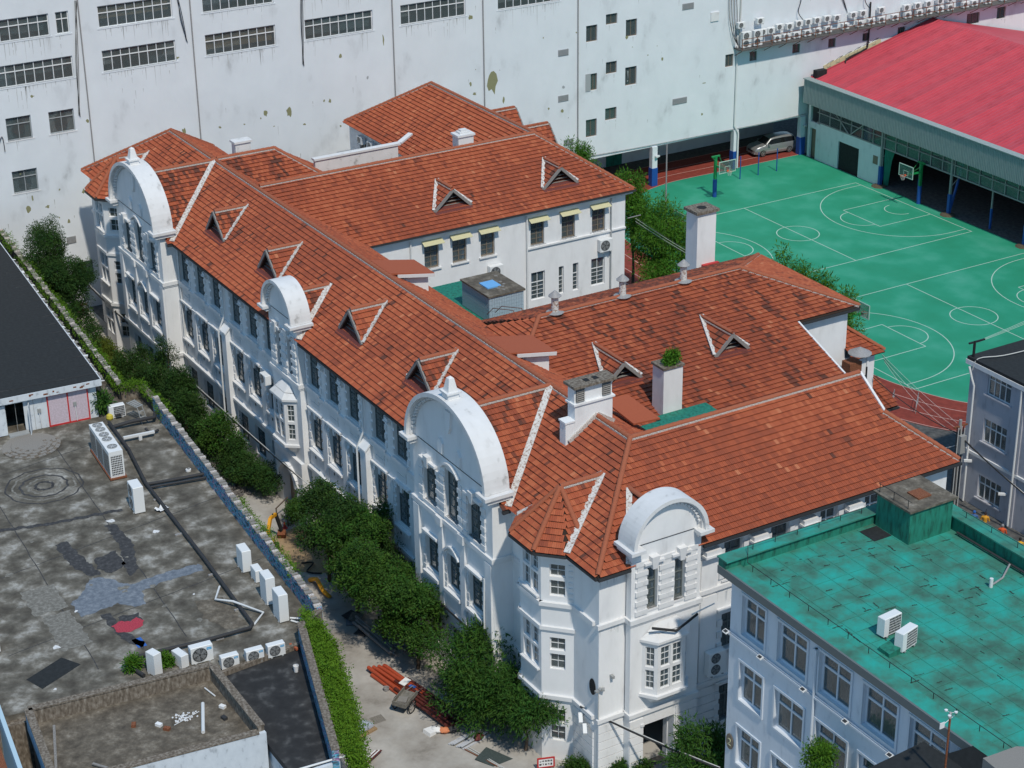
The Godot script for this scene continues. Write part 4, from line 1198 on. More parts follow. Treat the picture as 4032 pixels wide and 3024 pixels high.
# ---------------------------------------------------------------- ground, court, track
func strip(pts: Array, w: float, y: float, h := .004) -> MB:   # flat ribbon along a path on the ground
	var m := mb()
	var l := []
	var r := []
	for i in pts.size():
		var d: Vector3 = (pts[mini(i + 1, pts.size() - 1)] - pts[maxi(i - 1, 0)]).normalized()
		var s := d.cross(Vector3.UP) * w * .5
		l.append(pts[i] - s + V(0, y + h, 0)); r.append(pts[i] + s + V(0, y + h, 0))
	for i in pts.size() - 1: m.quad(l[i], r[i], r[i + 1], l[i + 1])
	return m
func arc_pts(c: Vector3, r: float, a0: float, a1: float, k := 24) -> Array:
	var p := []
	for i in k + 1:
		var a := lerpf(a0, a1, float(i) / k)
		p.append(c + V(cos(a) * r, 0, sin(a) * r))
	return p
func smooth_path(pts: Array, k := 8) -> Array:
	var c := Curve3D.new()
	for i in pts.size():
		var d: Vector3 = (pts[mini(i + 1, pts.size() - 1)] - pts[maxi(i - 1, 0)]) / 6.0
		c.add_point(pts[i], -d, d)
	var o := []
	for i in (pts.size() - 1) * k + 1: o.append(c.samplef(float(i) / k))
	return o

func grounds() -> void:
	struct("ground", mb().bb(-300, -.6, -420, 420, 0, 200), M.yard)
	struct("alley", mb().poly([V(33, .002, -141.9), V(44.5, .002, -141.9), V(44.5, .002, -67.3), V(60, .002, -67.3), V(60, .002, -30), V(25, .002, -30)], V(0, .01, 0)), M.alley)
	struct("sports_ground", mb().poly([V(117, 0, -142.4), V(100, 0, -142), V(93.5, 0, -139.5), V(89, 0, -134), V(87.2, 0, -127), V(87.2, 0, -100), V(88, 0, -95.5), V(90, 0, -90.5), V(93.5, 0, -87), V(100, 0, -85), V(117, 0, -85)], V(0, .012, 0)), M.court)
	var cl := smooth_path([V(117.3, 0, -144.4), V(108, 0, -144.4), V(100, 0, -144.2), V(93.5, 0, -141.5), V(88.5, 0, -136), V(86.3, 0, -128), V(86.1, 0, -110), V(86.3, 0, -100), V(87.0, 0, -95), V(89.1, 0, -90), V(93, 0, -86.3), V(100, 0, -84.5)])
	struct("running_track", strip(cl, 5.0, .014), M.track)
	for o in [-2.45, -.9, .7, 2.4]:
		var q := []
		for i in cl.size():
			var d: Vector3 = (cl[mini(i + 1, cl.size() - 1)] - cl[maxi(i - 1, 0)]).normalized()
			q.append(cl[i] + d.cross(Vector3.UP) * o)
		struct("track_line", strip(q, .07, .02), M.line_pink)

func court() -> void:
	for c in [[-132.42, -116.9], [-110.6, -94.8]]:
		var z0: float = c[0]
		var z1: float = c[1]
		var zc := (z0 + z1) * .5
		var L := func(p: Array, w := .075): struct("court_line", strip(p, w, .014), M.line_white)
		L.call([V(89.75, 0, z0), V(115.85, 0, z0)])
		L.call([V(89.75, 0, z1), V(115.85, 0, z1)])
		L.call([V(89.75, 0, z0), V(89.75, 0, z1)])
		L.call([V(115.8, 0, z0), V(115.8, 0, z1)])
		L.call([V(102.8, 0, z0), V(102.8, 0, z1)])
		L.call(arc_pts(V(102.8, 0, zc), 1.85, 0, TAU, 40))
		for s in [[89.75, 1.0], [115.8, -1.0]]:
			var x: float = s[0]
			var d: float = s[1]
			L.call([V(x, 0, zc - 2.5), V(x + d * 5.85, 0, zc - 2.5)])
			L.call([V(x, 0, zc + 2.5), V(x + d * 5.85, 0, zc + 2.5)])
			L.call([V(x + d * 5.85, 0, zc - 2.5), V(x + d * 5.85, 0, zc + 2.5)])
			var a0 := -PI * .5 if d > 0 else PI * .5
			L.call(arc_pts(V(x + d * 5.85, 0, zc), 1.85, a0, a0 + PI))
			var e := [V(x, 0, zc + d * -7.0)]
			e.append_array(arc_pts(V(x + d * 1.5, 0, zc), 7.0, a0, a0 + PI, 36))
			e.append(V(x, 0, zc + d * 7.0))
			L.call(e)
			L.call(arc_pts(V(x + d * 1.5, 0, zc), 1.3, a0, a0 + PI))
	# hoops: local arm points to +z
	var h := thing("basketball_hoop", "green basketball hoop post with blue padding standing alone before the parked van", "basketball hoop", V(102.42, 0, -136.4), 0, "basketball hoops on the green court")
	part(h, "post", mb().bb(-.11, 1.6, -.11, .11, 3.85, .11), M.green_paint)
	part(h, "post_pad", mb().lathe(Vector3.ZERO, [Vector2(.2, 0), Vector2(.2, 1.7), Vector2(0, 1.7)], 12), M.blue_paint)
	part(h, "cross_head", mb().bb(-.45, 3.82, -.07, .45, 3.95, .07), M.green_paint)
	part(h, "arm", mb().bar(V(0, 3.0, .1), V(0, 3.05, 1.75), .14, .16), M.green_paint)
	for s in [-1, 1]:
		part(h, "stay", mb().tube([V(s * .4, 3.86, 0), V(s * .05, 3.15, 1.2)], .02, 5), M.green_paint)
		part(h, "stay", mb().tube([V(s * .05, 3.1, 1.2), V(s * .8, 3.85, 1.78)], .018, 5), M.green_paint)
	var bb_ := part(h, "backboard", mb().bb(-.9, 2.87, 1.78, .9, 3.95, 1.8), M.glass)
	part(bb_, "board_frame", mb().bb(-.93, 3.92, 1.76, .93, 3.98, 1.82).bb(-.93, 2.84, 1.76, .93, 2.9, 1.82).bb(-.93, 2.9, 1.76, -.87, 3.92, 1.82).bb(.87, 2.9, 1.76, .93, 3.92, 1.82), M.line_white)
	part(bb_, "target_square", mb().bb(-.3, 3.42, 1.8, .3, 3.46, 1.81).bb(-.3, 3.02, 1.8, .3, 3.06, 1.81).bb(-.3, 3.06, 1.8, -.26, 3.42, 1.81).bb(.26, 3.06, 1.8, .3, 3.42, 1.81), M.line_white)
	var rp := arc_pts(V(0, 3.05, 2.13), .23, 0, TAU, 16)
	part(h, "rim", mb().tube(rp, .014, 6).bb(-.08, 2.98, 1.8, .08, 3.1, 1.92), M.orange)
	var net := mb()
	for i in 12:
		var a := TAU * i / 12
		net.tube([V(cos(a) * .22, 3.04, 2.13 + sin(a) * .22), V(cos(a + .5) * .12, 2.65, 2.13 + sin(a + .5) * .12)], .006, 4)
	part(h, "net", net, M.paper)
	copy(h, V(116.8, 0, -124.9), -PI / 2, "green basketball hoop with blue padding in front of the open sports hall")
	copy(h, V(89.0, 0, -125.6), PI / 2, "basketball hoop partly behind the tall white chimney")
	copy(h, V(89.0, 0, -102.3), PI / 2, "basketball hoop beyond the eave of the middle roof wing")
	for x in [107.4, 109.53, 111.73]:
		single("training_bar_post", mb().lathe(V(x, 0, -139.15), [Vector2(.05, 0), Vector2(.05, 2.25), Vector2(0, 2.28)], 8), M.blue_paint, "slim blue steel post of the exercise bars beside the red track", "post", Vector3.ZERO, 0, "exercise bar posts")
	# hurdle-like racks by the track
	for p in [[86.6, -93.6], [87.7, -92.3]]:
		var t := thing("bicycle_rack", "low bent tube rack standing on the red track behind the tiled annex", "rack", V(p[0], 0, p[1]), .75, "tube racks on the track")
		part(t, "frame", mb().tube([V(-.9, 0, 0), V(-.9, .8, 0), V(-.8, .9, 0), V(.8, .9, 0), V(.9, .8, 0), V(.9, 0, 0)], .022, 6), M.steel)
		part(t, "rail", mb().tube([V(-.9, .45, 0), V(.9, .45, 0)], .025, 6), M.frame_grey)
	single("steel_mast", mb().tube([V(88.9, 0, -125), V(88.85, 10.5, -125)], .06, 8), M.steel, "tall thin grey steel mast rising behind the court tree", "mast")
	var py := thing("pole_bracket", "small steel bracket with cables on the corner of the rear wing", "bracket", V(76.7, 10.2, -112.7))
	part(py, "bracket_arm", mb().bar(V(0, 0, 0), V(.9, .2, .4), .05, .05), M.steel)

# ---------------------------------------------------------------- air conditioners
var acs := {}
func ac(label: String, at: Vector3, turn: float, group: String, w := .86, h := .6, d := .34, fans := 1, style := "fan", logo := false) -> Node3D:
	var key := str([w, h, d, fans, style, logo])
	if acs.has(key): return copy(acs[key], at, turn, label, group)
	var t := thing("air_conditioner", label, "air conditioner", at, turn, group)
	acs[key] = t
	var c := .025
	var ch := mb()
	var y0 := .06
	var oc := [V(-w / 2, y0, d / 2), V(w / 2, y0, d / 2), V(w / 2, y0, -d / 2), V(-w / 2, y0, -d / 2), V(-w / 2, h - c, d / 2), V(w / 2, h - c, d / 2), V(w / 2, h - c, -d / 2), V(-w / 2, h - c, -d / 2)]
	ch.hexa(oc)
	ch.hexa([oc[4], oc[5], oc[6], oc[7], V(-w / 2 + c, h, d / 2 - c), V(w / 2 - c, h, d / 2 - c), V(w / 2 - c, h, -d / 2 + c), V(-w / 2 + c, h, -d / 2 + c)])
	part(t, "casing", ch, M.ac_white)
	for s in [-1, 1]: part(t, "foot", mb().bb(s * w * .32 - .05, 0, -d * .6, s * w * .32 + .05, y0, d * .6), M.ac_grey)
	if style == "fan":
		for i in fans:
			var fh := (h - y0) / fans
			var r := minf(fh * .43, w * .36)
			var ce := V(-w * .1, y0 + fh * (i + .5), d / 2)
			var bz := Basis(Vector3.RIGHT, PI / 2)
			part(t, "fan_opening", mb().lathe(ce, [Vector2(r, -.002), Vector2(r, .006), Vector2(0, .006)], 20, bz), M.ac_dark)
			var fn := mb()
			for b in 5:
				var a := TAU * b / 5
				fn.quad(ce + V(cos(a) * r * .2, sin(a) * r * .2, .016), ce + V(cos(a + .2) * r * .9, sin(a + .2) * r * .9, .01), ce + V(cos(a + .95) * r * .9, sin(a + .95) * r * .9, .02), ce + V(cos(a + .9) * r * .2, sin(a + .9) * r * .2, .016))
			part(t, "fan", fn, M.fan_grey)
			var gr := mb()
			for q in 4: gr.lathe(ce, [Vector2(r * (1 - q * .25), .03), Vector2(r * (1 - q * .25) - .012, .03)], 20, bz)
			for b in 10:
				var a := TAU * b / 10
				gr.bar(ce + V(cos(a) * r * .12, sin(a) * r * .12, .03), ce + V(cos(a) * r, sin(a) * r, .03), .007, .007)
			part(t, "fan_grille", gr, M.ac_grey)
	else:
		var m := mb()
		m.bb(-w / 2 + w * .28, y0 + .04, d / 2 - .001, w / 2 - .04, h - .05, d / 2 + .004)
		part(t, "coil", m, M.ac_dark)
		var g := mb()
		for k in 7: g.bb(-w / 2 + w * .28, y0 + .05 + (h - y0 - .1) * k / 6 - .006, d / 2 + .004, w / 2 - .04, y0 + .05 + (h - y0 - .1) * k / 6 + .006, d / 2 + .014)
		for k in 9: g.bb(lerpf(-w * .22, w / 2 - .04, k / 8.0) - .005, y0 + .04, d / 2 + .004, lerpf(-w * .22, w / 2 - .04, k / 8.0) + .005, h - .05, d / 2 + .012)
		part(t, "guard_grid", g, M.ac_white)
	if logo:
		part(t, "label_plate", mb().bb(w * .22, h * .72, d / 2 - .001, w * .44, h * .86, d / 2 + .006), M.sticker)
		var tx := TextMesh.new()
		tx.text = "Midea"
		tx.font_size = 12
		tx.pixel_size = w * .15 / 34.0
		tx.depth = .004
		part(t, "lettering", tx, M.paper, T(V(w * .33, h * .79, d / 2 + .008)))
	return t

# ---------------------------------------------------------------- long white block
func white_block() -> void:
	var B := thing("white_block", "long windowed white building with stained peeling paint behind the school", "building")
	var X := Vector3(1, 0, 0)
	var x0 := -10.0
	var ZP := -142.0
	var wins := []   # x0, x1, y0, y1, style
	for q in [[33.4, 45.35], [47.7, 53.7], [56.2, 62.25], [64.85, 71.0], [73.6, 79.8], [82.97, 89.2]]: wins.append([q[0], q[1], 18.85, 20.55, 0])
	for q in [[34.0, 43.85], [44.38, 45.4], [47.7, 53.7], [56.2, 62.25], [64.85, 71.0], [73.6, 79.8]]: wins.append([q[0], q[1], 22.3, 24.0, 0])
	for q in [[39.65, 41.6, 14.7, 16.5], [43.0, 45.0, 14.7, 16.45], [39.63, 41.6, 10.5, 12.28]]: wins.append([q[0], q[1], q[2], q[3], 1])
	for q in [[91.95, 93.12, 14.72, 16.2], [94.03, 95.24, 16.0, 16.94], [96.17, 97.37, 14.6, 16.15], [94.07, 95.24, 11.5, 12.6], [92.43, 93.13, 10.25, 11.8], [96.16, 97.4, 10.1, 11.8], [91.96, 93.13, 5.95, 7.6], [94.03, 95.26, 7.2, 8.33], [107.36, 108.3, 10.1, 11.3], [110.18, 111.04, 10.25, 11.15], [115.25, 116.17, 10.23, 11.1], [119.6, 120.5, 10.14, 11.03], [123.83, 124.67, 10.16, 10.95], [128.27, 129.24, 10.1, 10.92], [137.3, 139.0, 9.87, 11.0], [141.36, 142.56, 9.89, 11.09], [116.9, 118.0, 15.4, 16.4], [43.87, 45.22, 2.1, 3.95]]: wins.append([q[0], q[1], q[2], q[3], 2])
	var holes := [[90.0 - x0, 117.4 - x0, 0, 3.82]]
	for w in wins: holes.append([w[0] - x0, w[1] - x0, w[2], w[3]])
	var wl := part(B, "wall", wall(V(x0, 0, ZP), X, 190, 33, holes, .4), M.white_wall)
	part(B, "partition", mb().bb(x0, 3.9, -149.2, 180, 33, -149.0), M.interior)
	for y in [8.6, 12.9, 17.6, 21.3, 25.0]: part(B, "floor_slab", mb().bb(x0, y, -149, 180, y + .15, -142.42), M.interior)
	part(B, "roof", mb().bb(x0, 33, -170, 180, 33.4, -142.2), M.gravel_roof)
	part(B, "undercroft_ceiling", mb().bb(88, 3.82, -149, 119, 3.9, -142.4), M.white_wall)
	part(B, "undercroft_wall", mb().bb(88, 0, -149.3, 119, 3.82, -149.0).bb(88, 0, -149, 88.3, 3.82, -142.4), M.white_wall)
	part(B, "undercroft_door", mb().bb(98.8, 0, -149.0, 100.6, 3.1, -148.95), M.green_wall)
	part(B, "undercroft_pipe", mb().tube([V(89, 2.3, -148.9), V(118, 2.3, -148.9)], .05, 6), M.rust)
	var n := 0
	for w in wins:
		var st: Dictionary
		var wd: float = w[1] - w[0]
		if w[4] == 0:
			st = {"cols": maxi(2, int(round(wd / .75))), "tr": .66, "hb": 0, "fw": .07, "fm": "frame_white", "rec": .12, "sill": .05, "sm": "white_wall"}
			var cu: String = ["curtain_teal", "curtain_pale", "curtain_ochre", "curtain_teal", "curtain_pale", "curtain_pale"][n % 6]
			st.merge({"cur": cu, "cs": .96 if n % 3 != 1 else .3, "cl": .62 + .06 * (n % 4)})
		elif w[4] == 1: st = {"cols": 2, "tr": .68, "hb": 0, "fm": "frame_grey", "rec": .14, "fw": .06, "cur": "curtain_pale" if n % 2 else "curtain_teal", "cs": .5, "sill": .05}
		else: st = {"cols": 2, "tr": 1.0, "hb": 0, "fm": "frame_brown", "rec": .14, "fw": .055}
		if w[0] > 43.8 and w[0] < 44.0 and w[2] < 3: st = {"cols": 1, "tr": 1.0, "hb": 0, "fm": "frame_dark", "rec": .1}
		window(B, V(w[0], w[2], ZP), X, wd, w[3] - w[2], st)
		n += 1
	part(B, "shutter", mb().bb(91.9, 10.25, -142, 92.42, 11.85, -141.95), M.frame_grey)
	for g in [[89.03, 13.9, 1.05], [89.02, 9.75, 1.05], [101.45, 7.45, 1.6], [102.3, 16.2, 1.25], [43.3, 5.65, .75], [89.6, 5.6, 1.0]]:
		var gr := part(B, "vent_grille", mb().bb(g[0], g[1], -142, g[0] + g[2], g[1] + .58, -141.96), M.frame_grey)
		for k in 6: block(gr, "slat", V(g[0] + g[2] * .5, g[1] + .06 + k * .092, -141.95), V(g[2], .02, .05), M.steel)
	part(B, "vent_box", mb().bb(105.5, 14.7, -142, 106.4, 15.55, -141.9), M.trim)
	for p in [[46.2, 3.0, 33.0], [55.15, 3.0, 33.0], [72.8, 3.0, 33.0], [91.05, 4.0, 33.0], [81.45, 6.0, 33.0], [108.85, 12.0, 33.0], [121.9, 15.0, 33.0]]:
		part(B, "downpipe", mb().tube([V(p[0], p[2], -141.9), V(p[0], p[1], -141.9)], .05 if p[0] != 108.85 else .08, 6), M.steel if p[0] < 100 else M.white_wire)
	part(B, "downpipe", mb().tube([V(108.62, 12, -141.88), V(108.6, 4.3, -141.88), V(108.95, 3.6, -141.7), V(108.95, .1, -141.7)], .09, 8), M.pipe_white)
	for c in [[46.0, 24.7, 45.35, 15.9], [54.1, 24.0, 54.6, 20.4], [64.75, 25.0, 64.45, 17.0], [120.0, 16.8, 121.6, 13.5]]:
		for k in 3:
			part(B, "hanging_cable", mb().tube(smooth_path([V(c[0] + k * .08, c[1], -141.92), V(lerpf(c[0], c[2], .5) + .12 * sin(k * 2.0), lerpf(c[1], c[3], .5), -141.9), V(c[2] + .05 * k, c[3] - .1 * k, -141.92)], 5), .022, 5), M.black_wire)
	part(B, "hanging_cable", mb().tube(smooth_path([V(38.0, 16.6, -141.9), V(38.6, 14.4, -141.85), V(39.2, 15.2, -141.9), V(39.3, 14.0, -141.9)], 5), .03, 5), M.black_wire)
	# peeled paint: irregular flakes missing from the coat
	for f in [[82.25, 12.7, 1.25, 2.6], [80.2, 18.6, .55, .5], [69.0, 10.6, .6, 1.1], [63.0, 13.2, .5, 1.0], [60.9, 13.4, .4, .6], [56.9, 12.9, .3, .3], [51.7, 12.6, .5, .7], [53.8, 13.1, .35, .6], [52.6, 12.6, .3, .2], [53.8, 19.1, .3, .25], [40.6, 9.1, .4, .7], [42.1, 9.0, .4, .3], [41.0, 9.9, .2, .5], [41.9, 17.9, .4, .3], [83.4, 10.9, .25, .8], [80.5, 11.9, .4, .35], [71.9, 17.9, .18, 1.1], [64.3, 11.9, .3, .2], [67.6, 11.2, .25, .2], [66.2, 13.6, .2, .3], [59.0, 12.8, .2, .15], [61.6, 12.2, .2, .12], [105.0, 9.0, .5, .12], [98.6, 12.6, .16, .16], [99.6, 13.3, .14, .1], [87.5, 15.8, .16, .14], [96.9, 13.6, .12, .1]]:
		var pts := []
		var k := 11
		for i in k:
			var a := TAU * i / k
			var r := rng.randf_range(.45, 1.1)
			pts.append(V(f[0] + cos(a) * r * f[2] * .5, f[1] + sin(a) * r * f[3] * .5, -141.999))
		part(wl, "peeled_patch", mb().poly(pts, V(0, 0, .004)), M.get("olive"))
	for k in 42:
		var fx := 40 + rng.randf() * 66
		var fy := 6.0 + rng.randf() * 11.5
		var fs := rng.randf_range(.05, .17)
		var pts := []
		for i in 7: pts.append(V(fx + cos(TAU * i / 7) * fs * rng.randf_range(.5, 1.2), fy + sin(TAU * i / 7) * fs * rng.randf_range(.6, 1.5), -141.999))
		part(wl, "peeled_patch", mb().poly(pts, V(0, 0, .004)), M.olive if k % 3 else M.frame_grey)
	var gm := mb()
	for w in wins:
		var nn := int((w[1] - w[0]) * (5 if w[4] == 0 else 3))
		for i in nn: drip(gm, V(lerpf(w[0], w[1], rng.randf()), w[2] - .08, -142), Vector3.RIGHT, (.12 + 1.7 * pow(rng.randf(), 2.6)) * (1.0 if w[4] == 0 else .5))
	for i in 50: drip(gm, V(38 + rng.randf() * 75, rng.randf_range(6, 20), -142), Vector3.RIGHT, rng.randf_range(.2, .9))
	part(wl, "grime_streaks", gm, M.grime).set_meta("kind", "stuff")
	for c in [99.5, 108.85, 116.9]:
		var co := part(B, "column", mb().bb(c - .28, 0, -142.35, c + .28, 3.82, -141.85), M.white_wall)
		part(co, "column_pad", mb().bb(c - .32, 0, -142.39, c + .32, 1.75, -141.81), M.blue_paint)
	for c in [99.5, 116.9]:
		var cm := thing("security_camera", "small white security camera on the painted undercroft column at %s" % ("the tree end" if c < 100 else "the sports hall"), "camera", V(c, 2.9, -141.8))
		part(cm, "housing", mb().box(V(.2, 0, .1), V(.5, .14, .16), Basis(Vector3.UP, .3)), M.ac_white)
		part(cm, "mount", mb().bb(-.04, -.04, 0, .04, .04, .2), M.ac_grey)
	var tr := part(B, "cable_run", mb().tube(smooth_path([V(92, 4.2, -141.9), V(99, 4.05, -141.9), V(108, 3.98, -141.9), V(113, 3.95, -141.9), V(117.2, 4.05, -141.9)], 4), .03, 5), M.steel)
	tr.set_meta("label", "grey cable run along the overhang edge")
	# service ledge with its rail
	var lg := part(B, "service_ledge", mb().bb(108.3, 11.74, -142, 170, 11.86, -140.8), M.dark_steel)
	for k in 36:
		var x := 108.4 + k * 1.72
		block(lg, "rail_post", V(x, 12.35, -140.84), V(.05, 1.0, .05), M.rust)
		part(lg, "ledge_bracket", mb().bar(V(x, 11.7, -140.9), V(x, 11.1, -141.95), .05, .05), M.rust)
	for y in [12.25, 12.8]: part(lg, "hand_rail", mb().bb(108.3, y, -140.87, 170, y + .045, -140.82), M.rust)
	for x in [112.9, 114.0, 115.2, 116.5, 117.7, 119.0, 121.1, 122.9, 124.3, 125.6, 127.3, 128.9, 130.4, 131.6, 133.1, 134.4, 136.4, 137.6, 139.4, 141.5, 143.0]:
		ac("white outdoor air conditioner standing on the railed ledge of the white building", V(x, 11.87, -141.5), 0, "air conditioners in the lower ledge row", .82, .6, .34)
	for p in [[108.7, 14.0], [110.9, 14.1], [111.3, 13.0], [112.2, 13.0], [113.2, 13.2], [114.4, 13.1], [115.5, 13.2], [116.6, 13.2], [117.7, 13.2], [118.9, 13.2], [120.1, 13.1], [122.1, 13.1], [123.3, 13.1], [125.6, 13.1], [128.8, 12.9], [130.2, 12.9], [131.6, 12.9], [133.1, 13.0], [134.4, 13.0], [136.0, 13.0], [138.5, 13.0]]:
		ac("white outdoor air conditioner hung on the wall above the railed ledge", V(p[0], p[1] - .3, -141.6), 0, "air conditioners in the upper ledge row", .82, .6, .35)
	for x in [109.2, 110.5]: ac("tall white double fan air conditioner at the cable end of the ledge", V(x, 11.87, -141.4), 0, "tall double fan units on the ledge", 1.0, 1.5, .4, 2)
	for k in 4: part(B, "hanging_cable", mb().tube(smooth_path([V(107.4 + k * .25, 18, -141.85), V(107.5 + k * .3, 15, -141.8), V(107.9 + k * .15, 13.2, -141.7), V(108.3, 12.2, -141.4)], 5), .03, 5), M.black_wire)
	for x in [116.0, 124.1]: part(B, "hanging_cable", mb().tube(smooth_path([V(x, 18, -141.88), V(x - .1, 15.5, -141.85), V(x - .5, 14.3, -141.7), V(x, 13.5, -141.6)], 5), .04, 5), M.black_wire)
	part(B, "duct_pipe", mb().tube(smooth_path([V(124.4, 14, -141.8), V(124.4, 10, -141.8), V(123.8, 9.4, -141.7), V(121.6, 8.9, -141.5), V(121.4, 8.2, -141.4)], 5), .08, 6), M.black_wire)
	part(B, "plinth_band", mb().bar(V(119.2, 8.1, -141.97), V(126.2, 9.75, -141.97), .06, .8), M.ochre_sheet)

# ---------------------------------------------------------------- sports hall
func gym() -> void:
	var B := thing("sports_hall", "sports hall with bright red metal roof and grey corrugated fascia", "building")
	var xr := 132.7
	var m := mb()
	# corrugated roof, ribs from eave to ridge
	var eave := V(116.9, 7.45, 0)
	part(B, "roof_deck", mb().poly([V(116.9, 7.4, -141.7), V(116.9, 7.4, -70), V(xr, 11.2, -70), V(xr, 11.2, -141.7)], V(0, -.12, 0)), M.red_roof)
	part(B, "roof_deck", mb().poly([V(xr, 11.2, -141.7), V(xr, 11.2, -70), V(148.5, 7.4, -70), V(148.5, 7.4, -141.7)], V(0, -.12, 0)), M.red_roof)
	for k in 78:
		# profiled sheets, each with its two ribs, laid from eave to ridge
		var z := -141.6 + k * .92
		var sh := part(B, "roof_sheet", mb().poly([V(116.85, 7.402, z), V(116.85, 7.402, z + .91), V(116.85, 7.43, z + .91), V(116.85, 7.43, z)], V(xr - 116.85, 3.8, 0)), M["red_roof%d" % [0, 2, 1, 0, 3, 2, 0, 1][k % 8]])
		for r in [.1, .56]: part(sh, "rib", mb().poly([V(116.83, 7.425, z + r - .07), V(116.83, 7.425, z + r + .07), V(116.83, 7.53, z + r + .03), V(116.83, 7.53, z + r - .03)], V(xr - 116.85, 3.8, 0)), sh.material_override)
	part(B, "ridge_cap", mb().poly([V(xr - .5, 11.12, -141.75), V(xr, 11.3, -141.75), V(xr + .5, 11.12, -141.75)], V(0, 0, 72)), M.red_roof)
	part(B, "roof_edge", mb().bar(V(116.9, 7.5, -141.72), V(xr, 11.32, -141.72), .12, .16), M.red_roof)
	# fascia
	part(B, "fascia", mb().bb(116.22, 5.55, -141.2, 116.3, 7.85, -70), M.fascia)
	part(B, "fascia_cap", mb().bb(116.1, 7.85, -141.25, 116.9, 7.92, -70), M.fascia)
	var fr := mb()
	for i in 300:
		var z := -141.1 + i * .205
		fr.bb(116.17, 5.55, z, 116.22, 7.85, z + .07)
	part(B, "fascia_ribs", fr, M.fascia).set_meta("kind", "stuff")
	part(B, "soffit", mb().bb(116.3, 5.5, -141.2, 117.2, 5.56, -70), M.frame_dark)
	# walls
	part(B, "end_wall", wall(V(117.0, 0, -139.4), Vector3(0, 0, 1), 8.9, 3.75, [[2.75, 5.75, 0, 2.75], [.3, .31, 3.6, 3.7]], .25), M.grey_wall)
	part(B, "door_leaf", mb().bb(117.15, 0, -136.65, 117.2, 2.75, -133.65), M.felt_roof)
	part(B, "notice_plate", mb().bb(116.97, 1.95, -131.6, 117.0, 2.75, -130.95), M.frame_brown)
	part(B, "corner_wall", mb().bb(117.0, 0, -141.2, 117.25, 5.5, -140.9).bb(117.0, 0, -140.0, 117.25, 3.0, -139.42).bb(117.0, 3.0, -140.9, 117.25, 3.6, -139.42), M.grey_wall)
	part(B, "corner_door", mb().bb(117.3, 0, -140.9, 117.35, 3.0, -140.0), M.door_paint)
	part(B, "hall_floor", mb().bb(117.3, 0, -141, 148, .02, -70), M.yard)
	part(B, "back_wall", mb().bb(148, 0, -141.5, 148.3, 7.4, -70).bb(117.3, 0, -141.6, 148, 7.3, -141.4).bb(117.3, 0, -70.2, 148, 7.3, -70), M.interior)
	# steelwork
	for z in [-130.5, -121.2, -111.8, -102.4, -93.0]:
		var c := part(B, "steel_column", mb().bb(116.92, 1.9, z - .09, 117.1, 5.55, z + .09), M.steel)
		part(c, "column_pad", mb().bb(116.87, 0, z - .15, 117.15, 1.95, z + .15), M.blue_paint)
		part(c, "column_footing", mb().lathe(V(116.95, 0, z), [Vector2(.75, 0), Vector2(.6, .12), Vector2(.2, .2), Vector2(0, .2)], 9), M.soil)
		part(c, "brace", mb().bar(V(117.1, .3, z), V(118.5, 5.5, z), .16, .16), M.blue_paint)
		part(c, "brace", mb().bar(V(117.0, 2.6, z), V(118.0, 3.4, z), .06, .06), M.steel)
		part(B, "steel_column", mb().bb(117.5, 1.9, z + 4.6, 117.62, 5.5, z + 4.72), M.steel)
		part(B, "column_pad", mb().bb(117.48, 0, z + 4.58, 117.64, 1.9, z + 4.74), M.blue_paint)
	var zz := -139.6
	part(B, "window_rail", mb().bb(116.98, 3.72, -139.9, 117.06, 3.82, -80), M.steel)
	part(B, "window_rail", mb().bb(116.98, 4.7, -139.9, 117.06, 4.78, -80), M.steel)
	while zz < -82:
		block(B, "window_post", V(117.02, 4.65, zz), V(.08, 1.75, .08), M.steel)
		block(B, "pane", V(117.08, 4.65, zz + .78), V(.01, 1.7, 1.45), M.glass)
		zz += 1.56
	part(B, "truss_strut", mb().bar(V(116.96, 5.3, -137.2), V(116.96, 3.8, -135.2), .07, .1), M.steel)
	part(B, "truss_strut", mb().bar(V(116.96, 3.8, -135.0), V(116.96, 5.2, -133.2), .07, .1), M.steel)
	part(B, "hanging_net", mb().sheet([[V(117.2, 5.3, -130.2), V(117.5, 5.3, -128.6)], [V(117.2, 2.6, -130.3), V(117.5, 2.6, -129.6)], [V(117.3, .1, -130.3), V(117.6, .1, -130.0)]]), M.green_wall)
	part(B, "roof_box", mb().bb(117.6, 7.5, -141.6, 118.8, 8.4, -141.0), M.felt_roof)
	for i in 6: part(B, "wall_rung", mb().tube([V(119.5 + i * 1.1, 8.6 + i * .28, -141.9), V(119.5 + i * 1.1, 9.0 + i * .28, -141.4), V(119.9 + i * 1.1, 9.05 + i * .28, -141.4), V(119.9 + i * 1.1, 8.7 + i * .28, -141.9)], .02, 4), M.black_wire)
	minivan()

